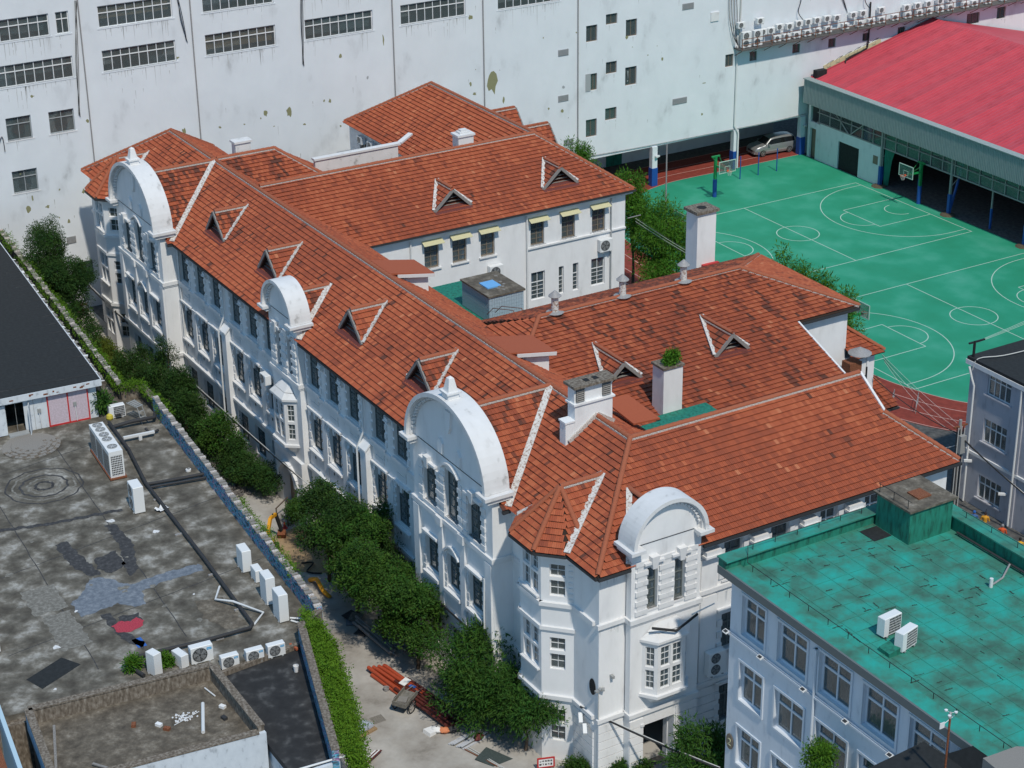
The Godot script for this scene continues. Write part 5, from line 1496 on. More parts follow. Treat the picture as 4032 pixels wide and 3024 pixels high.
func minivan() -> void:
	var t := thing("minivan", "silver minivan parked in the open undercroft on the red track", "van", V(114.85, .02, -144.0), -.077)
	# stations along x: front (-) to rear: x, y bottom, y belt, y roof, half width, half width roof
	var st := [[-2.42, .42, .62, .64, .62, .5], [-2.36, .3, .78, .8, .78, .6], [-2.1, .26, .92, .95, .88, .7], [-1.6, .24, 1.0, 1.06, .92, .76], [-1.2, .24, 1.05, 1.16, .92, .76], [-.55, .24, 1.06, 1.64, .92, .66], [-.2, .24, 1.06, 1.71, .92, .67], [.6, .24, 1.07, 1.75, .92, .68], [1.5, .24, 1.08, 1.73, .92, .68], [2.1, .26, 1.08, 1.64, .91, .66], [2.32, .3, 1.06, 1.35, .88, .66], [2.42, .38, .98, 1.04, .8, .66]]
	var g := []
	for s in st:
		var row := []
		for k in [1, -1]:
			var q := [[s[4] * .94, s[1]], [s[4], s[1] + .2], [s[4], lerpf(s[1], s[2], .65)], [s[4] * .97, s[2]], [lerpf(s[4] * .95, s[5], .92), lerpf(s[2], s[3], .9)], [s[5] * .8, s[3]]]
			if k == -1: q.reverse()
			for e in q: row.append(V(s[0], e[1], e[0] * k))
		g.append(row)
	var body := mb().sheet(g)
	var f: Array = g[0]
	var r: Array = g[-1]
	for i in range(1, 11):
		body.tri(f[0], f[i], f[i + 1])
		body.tri(r[0], r[i + 1], r[i])
	part(t, "body", body, M.car_paint)
	var side := func(a: int, b: int, k: int) -> MB:
		var s0: Array = st[a]
		var s1: Array = st[b]
		var m := mb()
		var P := func(s: Array, h: float) -> Vector3: return V(s[0], lerpf(s[2], s[3], h), (lerpf(s[4] * .97, lerpf(s[4] * .95, s[5], .92), h / .9) + .006) * k)
		var a0: Vector3 = P.call(s0, .1)
		var b0: Vector3 = P.call(s1, .1)
		var b1: Vector3 = P.call(s1, .8)
		var a1: Vector3 = P.call(s0, .8)
		m.quad(a0, b0, b1, a1)
		return m
	for k in [1, -1]:
		for w in [[4, 5], [5, 6], [7, 8], [8, 9]]:
			var o := part(t, "side_window", side.call(w[0], w[1], k), M.soot_shade_black)
			o.material_override = M.dark_glass
		part(t, "side_window", side.call(6, 7, k), M.dark_glass)
		part(t, "door_handle", mb().bb(-.1, .95, .93 * k - .02, .08, 1.0, .93 * k + .02), M.ac_grey)
		part(t, "mirror", mb().bb(-1.0, 1.05, k * 1.0 - .1, -.82, 1.2, k * 1.0 + .1), M.car_paint)
		part(t, "side_moulding", mb().bb(-1.1, .48, k * .925 - .012, 1.2, .56, k * .925 + .012), M.ac_grey)
		part(t, "headlight", mb().poly([V(-2.34, .66, .5 * k), V(-2.2, .64, .82 * k), V(-1.98, .84, .86 * k), V(-2.2, .84, .5 * k)], V(-.04, .05, .02 * k)), M.rim)
		for x in [-1.55, 1.5]:
			var wh := part(t, "wheel", mb().lathe(Vector3.ZERO, [Vector2(0, -.11), Vector2(.24, -.11), Vector2(.33, -.08), Vector2(.34, 0), Vector2(.33, .08), Vector2(.24, .11), Vector2(.2, .09), Vector2(0, .09)], 20), M.tyre, Transform3D(Basis(Vector3.RIGHT, PI / 2 * k), V(x, .34, .84 * k)))
			var sp := mb()
			for i in 6: sp.bar(V(0, .112, 0), V(cos(TAU * i / 6) * .22, .1, sin(TAU * i / 6) * .22), .05, .02)
			sp.lathe(Vector3.ZERO, [Vector2(.24, .1), Vector2(.24, .115), Vector2(.2, .115)], 18)
			part(wh, "rim", sp, M.rim)
	part(t, "windscreen", mb().quad_(V(-1.24, 1.13, .7), V(-1.24, 1.13, -.7), V(-.6, 1.62, -.58), V(-.6, 1.62, .58)), M.dark_glass)
	part(t, "grille", mb().bb(-2.45, .52, -.4, -2.38, .68, .4), M.ac_dark)
	part(t, "bumper", mb().bb(-2.44, .32, -.7, -2.3, .46, .7), M.ac_grey)

# one run of grime on a wall: a ragged vertical sliver of dirt, o = its top, u = right along the wall
func drip(m: MB, o: Vector3, u: Vector3, l: float) -> void:
	var nn := u.cross(Vector3.UP) * .003
	var w := rng.randf_range(.012, .04)
	var k := 5
	for i in k:
		var a := float(i) / k
		var b := float(i + 1) / k
		if rng.randf() < .12: continue
		var wa := w * (1 - a * .8)
		var wb := w * (1 - b * .8)
		m.quad(o + nn + u * -wa - V(0, l * a, 0), o + nn + u * -wb - V(0, l * b, 0), o + nn + u * wb - V(0, l * b, 0), o + nn + u * wa - V(0, l * a, 0))

# ---------------------------------------------------------------- pale blue block with the green roof
func green_block() -> void:
	var B := thing("green_roofed_block", "pale blue grey office block with peeling green painted flat roof", "building")
	var Z := Vector3(0, 0, 1)
	var z0 := -62.0
	var wz := [[-61.1, 1.7], [-58.45, 2.05], [-55.52, 2.1], [-52.6, 2.15], [-49.65, 2.15], [-46.7, 2.15], [-43.8, 2.15]]
	var holes := []
	for w in wz:
		for y in [11.05, 7.45, 3.85, .35]: holes.append([w[0] - z0, w[0] + w[1] - z0, y, y + 2.1])
	var wl := part(B, "west_wall", wall(V(48.3, 0, z0), Z, 30, 13.95, holes, .3), M.blue_plaster)
	for w in wz:
		for y in [11.05, 7.45, 3.85, .35]:
			window(B, V(48.3, y, w[0]), Z, w[1], 2.1, {"cols": 2, "tr": .66, "hb": 0, "fw": .11, "fm": "bluewhite", "rec": .16, "cur": "curtain_navy", "cs": .5})
			part(wl, "window_surround", mb().bb(48.24, y - .12, w[0] - .12, 48.3, y, w[0] + w[1] + .12).bb(48.24, y + 2.1, w[0] - .12, 48.3, y + 2.22, w[0] + w[1] + .12).bb(48.24, y, w[0] - .12, 48.3, y + 2.1, w[0]).bb(48.24, y, w[0] + w[1], 48.3, y + 2.1, w[0] + w[1] + .12), M.bluewhite)
	part(B, "north_wall", mb().bb(48.6, 0, -62.0, 60.2, 13.95, -61.7), M.blue_plaster)
	part(B, "east_wall", mb().bb(59.9, 0, -61.7, 60.2, 13.95, -32), M.blue_plaster)
	part(B, "partition", mb().bb(54.0, .1, -61.6, 54.2, 13.5, -33), M.interior)
	for y in [0.03, 3.4, 6.95, 10.5]: part(B, "floor_slab", mb().bb(48.62, y, -61.68, 59.88, y + .15, -33), M.interior)
	part(B, "string_course", mb().bb(48.16, 10.62, -62.05, 48.3, 10.72, -32), M.bluewhite)
	# roof
	part(B, "roof_slab", mb().bb(47.95, 13.953, -62.5, 60.4, 14.0, -32), M.green_roof)
	part(B, "eave_edge", mb().bb(47.85, 13.75, -62.55, 47.95, 14.16, -32), M.frame_dark)
	part(B, "eave_kerb", mb().bb(47.951, 14.0, -62.0, 48.75, 14.16, -32), M.green_roof)
	part(B, "parapet", mb().bb(47.9, 14.0, -62.55, 60.4, 14.55, -62.0), M.green_wall)
	part(B, "parapet_coping", mb().bb(47.85, 14.55, -62.62, 60.4, 14.62, -61.85), M.green_roof)
	part(B, "parapet", mb().bb(59.5, 14.0, -61.9, 60.1, 14.72, -32), M.green_wall)
	part(B, "parapet_coping", mb().bb(59.4, 14.72, -61.9, 60.25, 14.79, -32), M.green_roof)
	var tw := part(B, "roof_tower", mb().bb(56.7, 14.0, -61.84, 59.35, 15.75, -59.5), M.green_wall)
	part(tw, "tower_slab", mb().bb(56.55, 15.75, -62.0, 59.5, 15.85, -59.35), M.gravel_roof)
	part(tw, "hatch_plate", mb().bb(57.7, 15.85, -60.9, 58.5, 15.93, -60.1), M.rust)
	part(B, "roof_mat", mb().bb(55.6, 14.004, -61.7, 56.65, 14.03, -60.6), M.felt_roof)
	# the felt is laid in courses: raised lap joints
	for k in 16:
		part(B, "felt_lap", mb().bb(48.8, 14.002, -61.0 + k * 1.02, 59.4, 14.018, -60.96 + k * 1.02), M.green_roof)
	for k in 10: part(B, "felt_lap", mb().bb(49.6 + k, 14.004, -61.9, 49.65 + k, 14.017, -44), M.green_roof)
	# blisters and splits in the felt
	for k in 130:
		# splits open along the laps: jagged slivers with right-angled ends
		var gx := rng.randf() < .6
		var p := V(49.0 + rng.randf() * 10.2, 14.02, -61.4 + rng.randf() * 17)
		var l := rng.randf_range(.12, .6)
		var d := V(1, 0, .12) if gx else V(-.1, 0, 1)
		var sd := V(-d.z, 0, d.x)
		var pts := []
		var low := []
		var w0 := rng.randf_range(.012, .045)
		for i in 6:
			var t := i / 5.0
			var c := rng.randf_range(-.025, .025)
			var w := w0 * (1.0 if i % 2 else .35)
			pts.append(p + d * (t - .5) * l + sd * (c + w))
			low.append(p + d * (t - .5) * l + sd * (c - w))
		if k % 3 == 0: low.append(p - d * .5 * l + sd * rng.randf_range(.06, .2))
		low.reverse()
		pts.append_array(low)
		if Geometry2D.triangulate_polygon(PackedVector2Array(pts.map(func(q): return Vector2(q.x, q.z)))).is_empty(): continue
		part(B, "felt_split", mb().poly(pts, V(0, .006, 0)), M.moss)
	for z in 15:
		part(B, "rail_stub", mb().tube([V(48.85, 14.15, -61.2 + z * 1.35), V(48.85, 14.45, -61.2 + z * 1.35)], .018, 5), M.black_wire)
	part(B, "lightning_wire", mb().tube([V(48.85, 14.44, -61.6), V(48.85, 14.44, -40)], .016, 5), M.black_wire)
	part(B, "lightning_wire", mb().tube([V(48.85, 14.44, -61.6), V(49.3, 14.9, -62.2), V(56.3, 14.9, -62.2)], .016, 5), M.black_wire)
	for k in 6: part(B, "rail_stub", mb().tube([V(49.6 + k * 1.3, 14.6, -62.2), V(49.6 + k * 1.3, 14.9, -62.2)], .018, 5), M.black_wire)
	for k in 7: part(B, "rail_stub", mb().tube([V(59.8, 14.78, -59 + k * 1.7), V(59.8, 15.1, -59 + k * 1.7)], .018, 5), M.black_wire)
	part(B, "lightning_wire", mb().tube([V(59.8, 15.08, -59.3), V(59.8, 15.08, -46)], .016, 5), M.black_wire)
	for k in 3: part(tw, "rail_stub", mb().tube([V(56.7, 15.85, -61.7 + k), V(56.7, 16.3, -61.7 + k)], .018, 5), M.black_wire)
	part(tw, "lightning_wire", mb().tube([V(56.7, 16.28, -59.5), V(56.7, 16.28, -61.8), V(59.3, 16.28, -61.8)], .016, 5), M.black_wire)
	part(B, "vent_pipe", mb().tube([V(57.3, 14.0, -54.6), V(57.3, 14.45, -54.6)], .09, 8), M.pipe_white)
	part(B, "vent_pipe", mb().tube([V(57.4, 14.1, -54.6), V(58.2, 14.1, -54.8), V(59.2, 14.2, -55.4)], .05, 6), M.steel)
	part(B, "roof_conduit", mb().tube([V(59.3, 14.15, -59.0), V(59.3, 14.15, -53)], .06, 6), M.pipe_black)
	part(B, "felt_hood", mb().poly([V(49.5, 14.0, -53.2), V(50.2, 14.0, -53.2), V(50.2, 14.35, -53.2), V(49.5, 14.2, -53.2)], V(0, 0, .7)), M.green_wall)
	for z in [-55.7]:
		part(B, "downpipe", mb().tube([V(48.2, 13.2, z), V(48.2, .1, z)], .07, 8), M.bluewhite)
		part(B, "pipe_hopper", mb().bb(48.08, 12.9, z - .13, 48.28, 13.2, z + .13), M.bluewhite)
	part(B, "conduit", mb().tube([V(48.22, 10.78, -62.0), V(48.22, 10.78, -40)], .03, 6), M.bluewhite)
	for z in [-61.9, -59.3, -56.2, -53.3, -50.4]:
		var fl := thing("flood_light", "small square flood light on the ledge of the pale blue block", "flood light", V(48.1, 10.8, z), 0, "flood lights along the ledge")
		part(fl, "housing", mb().box(V(-.12, .06, 0), V(.22, .07, .3), Basis(Vector3(0, 0, 1), .35)), M.ac_white)
		part(fl, "lens", mb().box(V(-.135, .098, 0), V(.15, .012, .22), Basis(Vector3(0, 0, 1), .35)), M.ac_dark)
	var bd := thing("number_badge", "brown oval plaque with a gold figure two on the block corner", "plaque", V(48.27, 4.75, -61.62), -PI / 2)
	part(bd, "plate", mb().lathe(Vector3.ZERO, [Vector2(.32, 0), Vector2(.32, .03), Vector2(0, .03)], 24, Basis(Vector3.RIGHT, PI / 2) * Basis.from_scale(V(.85, 1, 1.35))), M.frame_brown)
	var tx := TextMesh.new()
	tx.text = "2"
	tx.font_size = 40
	tx.pixel_size = .013
	tx.depth = .02
	part(bd, "numeral", tx, M.ochre_sheet, T(V(0, 0, .04)))
	ac("white air conditioner with back grid on the green roof, set behind its twin", V(50.75, 14.06, -54.0), .1, "", 1.05, .95, .42, 1, "grid")
	ac("white air conditioner with back grid standing proud on the green roof near the eave wire", V(50.6, 14.06, -52.75), .25, "", 1.08, .95, .42, 1, "grid")
	# low dark roof and mast beside the block
	var lr := thing("dark_roofed_lodge", "low building with a black felt roof against the pale blue block", "building")
	part(lr, "roof", mb().poly([V(44.6, 12.85, -48.0), V(47.3, 13.25, -47.8), V(47.75, 13.3, -41), V(44.0, 12.6, -41)], V(0, .12, 0)), M.felt_roof)
	part(lr, "roof", mb().poly([V(47.3, 13.1, -46.9), V(47.8, 14.2, -45.6), V(47.82, 14.2, -41), V(47.3, 13.1, -41)], V(0, .1, 0)), M.felt_roof)
	part(lr, "wall", mb().bb(44.7, 0, -47.6, 47.7, 12.6, -41.5), M.blue_plaster)
	var ms := thing("weather_mast", "rusty mast with white cup anemometer and wind vane before the blue block", "weather mast", V(46.3, 12.9, -45.5))
	part(ms, "pole", mb().tube([V(0, 0, 0), V(0, 3.4, 0)], .045, 8), M.rust)
	part(ms, "vane_arm", mb().tube([V(-.5, 3.2, .1), V(.3, 3.25, -.1)], .015, 5), M.ac_white)
	part(ms, "vane", mb().bb(-.62, 3.08, .1, -.38, 3.34, .13), M.ac_white)
	part(ms, "sensor_body", mb().lathe(V(0, 3.3, 0), [Vector2(.06, 0), Vector2(.06, .25), Vector2(.02, .3), Vector2(0, .3)], 8), M.ac_grey)
	for k in 3:
		var a := TAU * k / 3 + .4
		part(ms, "cup", mb().lathe(V(cos(a) * .22, 3.55, sin(a) * .22), [Vector2(0, -.06), Vector2(.06, -.03), Vector2(.07, .03), Vector2(0, .05)], 8).tube([V(0, 3.55, 0), V(cos(a) * .2, 3.55, sin(a) * .2)], .01, 4), M.ac_white)
	single("stone_parapet", mb().poly([V(46.3, 14.3, -43.6), V(47.9, 14.3, -43.5), V(49.2, 14.3, -42.6), V(49, 14.3, -40), V(46, 14.3, -40)], V(0, 1.2, 0)), M.rubble, "weathered grey stone wall top at the corner of the green roof", "wall")

func grey_block() -> void:
	var B := thing("grey_block", "grey rendered block with white window frames and a black flat roof", "building")
	var Z := Vector3(0, 0, 1)
	var z0 := -80.8
	var holes := []
	for zc in [-79.25, -74.6, -71.0, -67.4]:
		for y in [7.95, 4.7, .75]: holes.append([zc - z0, zc + 2.0 - z0, y, y + 1.6])
	var wl := part(B, "west_wall", wall(V(81.05, 0, z0), Z, 24, 9.6, holes, .3), M.grey_plaster)
	for zc in [-79.25, -74.6, -71.0, -67.4]:
		for y in [7.95, 4.7, .75]:
			window(B, V(81.05, y, zc), Z, 2.0, 1.6, {"cols": 4, "tr": .66, "hb": 0, "fw": .06, "fm": "frame_white", "rec": .1, "cur": "curtain_pale", "cs": .4, "sill": .14, "sm": "grey_plaster"})
	part(B, "north_wall", mb().bb(81.35, 0, -80.8, 100, 9.6, -80.5), M.grey_plaster)
	part(B, "partition", mb().bb(87, .1, -80.4, 87.2, 9.4, -58), M.interior)
	for y in [0.03, 3.3, 6.7]: part(B, "floor_slab", mb().bb(81.36, y, -80.48, 98, y + .15, -58), M.interior)
	part(B, "roof", mb().bb(80.85, 9.75, -81.0, 100, 9.95, -56.8), M.felt_roof)
	part(B, "cornice", mb().bb(80.8, 9.45, -81.05, 100, 9.75, -56.8), M.trim)
	part(wl, "string_course", mb().bb(80.93, 3.5, -80.85, 81.05, 3.7, -57), M.trim)
	for z in [-76.7, -72.0]: part(wl, "pilaster", mb().bb(80.95, 0, z, 81.05, 9.4, z + .7), M.grey_plaster)
	part(B, "downpipe", mb().tube([V(80.7, 9.4, -80.6), V(80.75, 8.6, -80.3), V(80.85, 8.2, -80.2), V(80.85, .1, -80.2)], .07, 8), M.pipe_white)
	part(B, "downpipe", mb().tube([V(80.85, 9.4, -76.2), V(80.85, .1, -76.2)], .07, 8), M.pipe_white)
	part(B, "roof_cable", mb().tube(smooth_path([V(80.8, 9.2, -80.4), V(81.0, 10.02, -80.2), V(82.5, 10.1, -79.6), V(85, 10.1, -79.4), V(90, 10.1, -79.3)], 4), .035, 5), M.white_wire)
	var pb := part(B, "wire_bracket", mb().bb(81.0, 9.95, -80.75, 81.12, 11.0, -80.63).bb(80.6, 10.9, -80.75, 81.9, 11.0, -80.65), M.black_wire)
	pb.set_meta("label", "dark steel wire bracket on the roof corner")
	for p in [[3.05, -80.1, "near the drainpipe corner"], [2.1, -76.9, "beside the second drainpipe"]]:
		var c := thing("security_camera", "white bullet camera on the grey wall %s" % p[2], "camera", V(80.95, p[0], p[1]))
		part(c, "housing", mb().box(V(-.2, .02, .1), V(.16, .14, .5), Basis(Vector3.UP, .9)), M.ac_white)
		part(c, "mount", mb().bb(-.1, -.1, -.04, .1, 0, .04), M.ac_grey)

# ---------------------------------------------------------------- roofs in the left foreground
const LT := -0.0785   # turn of the left block
func along(a: Vector3, b: Vector3, t: float) -> Vector3: return a.lerp(b, t)
func parapet(B: Node, a: Vector3, b: Vector3, y0: float, y1: float, w: float, bricks: bool, mt: Material) -> void:
	var d := (b - a).normalized()
	var s := d.cross(Vector3.UP)
	part(B, "parapet", mb().poly([a - s * w * .5 + V(0, y0, 0), a + s * w * .5 + V(0, y0, 0), b + s * w * .5 + V(0, y0, 0), b - s * w * .5 + V(0, y0, 0)], V(0, y1 - y0, 0)), mt)
	if bricks:
		var l := (b - a).length()
		var n := int(l / .34)
		for i in n:
			var p := a.lerp(b, (i + .5) / n)
			block(B, "coping_brick", p + V(0, y1 + .045 + rng.randf() * .015, 0) + s * rng.randf_range(-.05, .05), V(w + rng.randf_range(.0, .12), .1, l / n * rng.randf_range(.5, .8)), M.rubble if i % 3 else M.mortar, Basis(s, Vector3.UP, -d))
	else: part(B, "parapet_cap", mb().bar(a + V(0, y1 + .04, 0), b + V(0, y1 + .04, 0), w + .08, .08), M.brown_concrete)

func left_block() -> void:
	var B := thing("flat_roofed_block", "low building with stained flat concrete roof, graffiti parapet and metal shed", "building")
	var e1 := V(37.69, 0, -140.2)
	var e2 := V(35.4, 0, -108.35)
	var e3 := V(36.65, 0, -108.0)
	var e4 := V(36.55, 0, -105.5)
	var e5 := V(34.37, 0, -77.5)
	var e6 := V(32.94, 0, -76.65)
	var e7 := V(29.66, 0, -66.1)
	part(B, "roof_slab", mb().poly([e1, e2, e3, e4, e5, V(31.9, 0, -76.2), V(19, 0, -77.9), V(0, 0, -80), V(0, 0, -143)].map(func(p): return p + V(0, 7.2, 0)), V(0, .3, 0)), M.roof_concrete)
	part(B, "outer_wall", mb().poly([e1, e2, e3, e4, e5, V(32.8, 0, -76.8), V(19, 0, -77.5), V(2, 0, -79.5), V(2, 0, -142)].map(func(p): return p + V(-.12, 0, 0)), V(0, 7.19, 0)), M.brown_concrete)
	parapet(B, e1, e2, 7.4, 8.5, .28, true, M.asphalt_roof)
	parapet(B, e2, e3, 7.4, 8.35, .3, false, M.brown_concrete)
	parapet(B, e4, e5, 7.4, 8.5, .28, true, M.graffiti)
	parapet(B, e5, e6, 7.4, 8.35, .3, false, M.brown_concrete)
	parapet(B, e6, e7, 6.6, 8.5, .3, false, M.graffiti)
	parapet(B, e3, e4, 7.4, 8.35, .3, false, M.asphalt_roof)
	# shed with felt roof
	var R := Basis(Vector3.UP, LT)
	var sh := Node3D.new()
	sh.name = "metal_shed"
	B.add_child(sh)
	sh.transform = Transform3D(R, V(33.3, 7.5, -106.75))
	part(sh, "shed_wall", wall(V(-16, 0, 0), Vector3.RIGHT, 16, 2.35, [[10.4, 11.5, 0, 2.0]], .08), M.shed_white)
	part(sh, "shed_wall", mb().bb(-.08, 0, -35, 0, 2.35, -.082), M.shed_white)
	part(sh, "shed_wall", mb().bb(-16, 0, -6.1, -.09, 2.35, -6.0), M.shed_white)
	part(sh, "shed_roof", mb().poly([V(-16, 2.5, .3), V(.25, 2.5, .3), V(.25, 2.5, -35), V(-16, 2.9, -35)], V(0, .16, 0)), M.felt_roof)
	part(sh, "roof_edge", mb().bb(-16, 2.2, .3, .3, 2.62, .36).bb(.25, 2.2, -35, .33, 2.62, .3), M.shed_white)
	for i in 12: block(sh, "panel_seam", V(-.6 - i * 1.1, 1.1, .012), V(.02, 2.2, .02), M.ac_grey)
	for i in 14: part(sh, "felt_seam", mb().bb(-16, 2.66, -.6 - i * 1.5, .2, 2.685, -.55 - i * 1.5), M.asphalt_roof)
	part(sh, "door", mb().box(V(-4.25, 1.0, .35), V(.05, 1.95, .8), Basis(Vector3.UP, -.3)), M.shed_white)
	part(sh, "door", mb().bb(-7.2, .05, .03, -5.65, 2.0, .08), M.shed_white)
	part(sh, "threshold", mb().bb(-5.6, .0, .02, -4.4, .12, .5), M.frame_grey)
	part(sh, "hatch", mb().bb(-3.0, .02, .02, -.6, 2.05, .045), M.hatch_pink)
	part(sh, "hatch_frame", mb().bb(-3.08, .0, .02, -3.0, 2.12, .08).bb(-.6, .0, .02, -.52, 2.12, .08).bb(-3.08, 2.05, .02, -.52, 2.12, .08).bb(-3.0, 0, .02, -.6, .1, .08).bb(-1.84, .1, .02, -1.76, 2.05, .08), M.red_sign)
	for x in [-3.7, -1.5]:
		part(sh, "switch_box", mb().bb(x, 1.1, .0, x + .2, 1.35, .12), M.ac_grey)
		part(sh, "conduit", mb().tube([V(x + .1, 1.1, .1), V(x + .14, .1, .12)], .025, 5), M.ac_white)
	part(sh, "wall_lamp", mb().bb(-6.2, 2.05, .02, -6.0, 2.2, .25), M.ac_white)
	for k in 26: part(sh, "rust_flake", mb().box(V(-16 + 15.8 * rng.randf(), 2.3 + .25 * rng.randf(), .365), V(.1 + rng.randf() * .2, .05 + rng.randf() * .07, .006)), M.rust)
	# broken tile edging and cables along the shed eave
	for k in 70:
		block(sh, "edge_tile", V(.42 + rng.randf_range(-.06, .12), 2.36 + rng.randf_range(-.05, .05), -.1 - k * .34), V(.32, .05, .24), M.rubble if k % 4 else M.trim, Basis.from_euler(V(rng.randf_range(-.25, .25), rng.randf_range(-.5, .5), rng.randf_range(-.3, .1))))
	for k in 3: part(sh, "cable_bundle", mb().tube(smooth_path([V(.8 + k * .12, .4, -32), V(.75 + k * .12, .35, -20), V(.85 + k * .1, .3, -10), V(.9 + k * .12, .25, 1.0)], 6), .06, 6), M.pipe_black)
	part(B, "brick_step", mb().lathe(V(28.4, 7.5, -105.0), [Vector2(1.75, 0), Vector2(1.7, .05), Vector2(1.2, .07), Vector2(1.15, .13), Vector2(0, .15)], 20), M.rubble)
	for r in 4:
		for k in 22:
			var a := PI * (k + .5) / 22 - .1
			var q := V(28.4 + cos(a) * (1.66 - r * .26), 7.56 + r * .022, -105.0 + sin(a) * (1.66 - r * .26))
			block(B, "step_brick", q, V(.2, .05, .21), M.rubble if (k + r) % 3 else M.brown_concrete, Basis(Vector3.UP, -a))
	# stains, repairs and paint on the roof
	var stain := func(called: String, pts: Array, mt: Material, y := 7.504):
		# worn, ragged outline
		var out := []
		for i in pts.size():
			var a0 := Vector2(pts[i][0], pts[i][1])
			var b0 := Vector2(pts[(i + 1) % pts.size()][0], pts[(i + 1) % pts.size()][1])
			var k := maxi(1, int(a0.distance_to(b0) / .13))
			var nr := (b0 - a0).normalized().orthogonal()
			for q in k:
				var jit := rng.randf_range(-.045, .045) if called != "felt_sheet" and called != "blue_sheet" else 0.0
				var p2 := a0.lerp(b0, float(q) / k) + nr * (jit + (.05 * sin(q * .9 + i * 2.0) if k > 4 and jit != 0.0 else 0.0))
				out.append(V(p2.x, y, p2.y))
		if Geometry2D.triangulate_polygon(PackedVector2Array(out.map(func(p): return Vector2(p.x, p.z)))).is_empty(): out = pts.map(func(p): return V(p[0], y, p[1]))
		part(B, called, mb().poly(out, V(0, .004, 0)), mt)
	stain.call("bitumen_patch", [[24.3, -86.1], [25.2, -86.9], [26.1, -88.2], [26.9, -87.5], [27.6, -86.3], [29.3, -86.6], [31.5, -86.5], [31.5, -85.7], [29.2, -85.7], [27.9, -85.4], [27.6, -84.1], [27.0, -84.1], [26.4, -84.9], [25.2, -84.7], [24.3, -84.6]], M.bitumen)
	stain.call("bitumen_patch", [[26.1, -88.3], [25.6, -90.0], [25.6, -92.6], [26.3, -92.6], [26.5, -90.3], [26.7, -88.2]], M.bitumen2)
	stain.call("bitumen_patch", [[28.0, -88.4], [28.6, -90.5], [28.7, -93.2], [29.3, -93.1], [29.3, -90.4], [28.5, -87.6], [27.9, -87.2]], M.bitumen2)
	stain.call("bitumen_patch", [[26.9, -89.9], [28.2, -90.2], [28.2, -88.5], [27.2, -88.0], [26.7, -88.8]], M.bitumen2)
	stain.call("bitumen_patch", [[25.2, -84.3], [25.7, -84.2], [25.7, -82.2], [26.2, -80.6], [25.9, -80.1], [25.3, -81.6]], M.bitumen2)
	stain.call("bitumen_patch", [[25.9, -83.6], [26.9, -83.5], [26.9, -82.7], [25.9, -82.9]], M.bitumen2)
	stain.call("red_paint", [[25.3, -82.9], [25.8, -83.2], [26.3, -82.9], [26.7, -83.1], [26.95, -82.6], [26.6, -82.1], [25.9, -81.9], [25.4, -82.2]], M.red_paint, 7.509)
	stain.call("blue_sheet", [[25.7, -81.2], [26.2, -81.2], [26.2, -80.3], [25.75, -80.3]], M.blue_sheet)
	stain.call("felt_sheet", [[20.1, -80.5], [22.2, -81.5], [22.8, -80.4], [20.5, -79.3]], M.felt_roof)
	stain.call("pale_patch", [[22.6, -85.6], [24.0, -85.6], [24.0, -82.0], [22.4, -82.0]], M.pale_patch)
	stain.call("pale_patch", [[22.4, -88.6], [24.2, -88.6], [24.1, -85.9], [22.3, -85.9]], M.pale_patch)
	stain.call("sand_patch", [[29.8, -83.0], [31.2, -82.6], [31.2, -79.4], [30.2, -79.6], [29.6, -81.2]], M.gravel_roof)
	stain.call("wet_streak", [[20, -96.9], [26, -95.2], [30.2, -94.6], [30.2, -94.3], [26, -94.9], [20, -96.5]], M.bitumen2)
	for q in [[[33.0, -103.5], [22, -101.6]], [[35.4, -93.0], [22, -90.6]], [[34.6, -85.2], [20, -83.0]], [[29.6, -104], [28.2, -80]], [[24.6, -101], [23.4, -79.5]]]:
		var pp := []
		for i in 25:
			var t := i / 24.0
			pp.append(V(lerpf(q[0][0], q[1][0], t) + rng.randf_range(-.03, .03), 7.5, lerpf(q[0][1], q[1][1], t) + rng.randf_range(-.03, .03)))
		part(B, "slab_joint", strip(pp, .05, .003, .002), M.bitumen2)
	for r in 5:
		var rp := arc_pts(V(27.4, 7.5, -99.6), .5 + r * .42, 0, TAU, 36)
		for i in rp.size(): rp[i] += V(.06 * sin(i * 1.7 + r), 0, .06 * cos(i * 2.3))
		rp[-1] = rp[0]
		part(B, "ring_stain", strip(rp, .16 - .015 * r, .004), M.pale_patch if r % 2 else M.bitumen2)
	for k in 26:
		var p := V(20 + rng.randf() * 13, 7.5, -94 + rng.randf() * 16)
		var pts := []
		var s := rng.randf_range(.06, .3)
		for i in 8: pts.append([p.x + cos(TAU * i / 8) * s * rng.randf_range(.5, 1.3), p.z + sin(TAU * i / 8) * s * rng.randf_range(.4, 1.1)])
		stain.call("mortar_splash", pts, M.pale_patch if k % 3 else M.coping, 7.506)
	# sunk terrace in front
	var a := V(19.06, 0, -76.77)
	var b := V(27.79, 0, -75.78)
	var c := V(27.69, 0, -69.8)
	var d := V(18.3, 0, -70.85)
	part(B, "terrace_floor", mb().poly([a, b, c, d].map(func(p): return p + V(0, 7.1, 0)), V(0, .45, 0)), M.gravel_roof)
	parapet(B, a, b, 7.2, 8.3, .3, false, M.brown_concrete)
	parapet(B, b + V(0, 0, .15), c, 7.2, 8.3, .3, false, M.brown_concrete)
	parapet(B, c + V(-.15, 0, 0), d, 7.2, 8.05, .3, false, M.brown_concrete)
	parapet(B, d, a, 7.2, 8.3, .3, false, M.shed_white)
	part(B, "terrace_wall", mb().poly([V(27.85, 0, -69.6), V(18.3, 0, -70.68), V(18.3, 0, -70.95), V(27.85, 0, -69.9)], V(0, 8.06, 0)), M.shed_white)
	part(B, "terrace_base", mb().poly([a, b, V(27.7, 0, -70.1), V(18.3, 0, -71.2)], V(0, 7.09, 0)), M.brown_concrete)
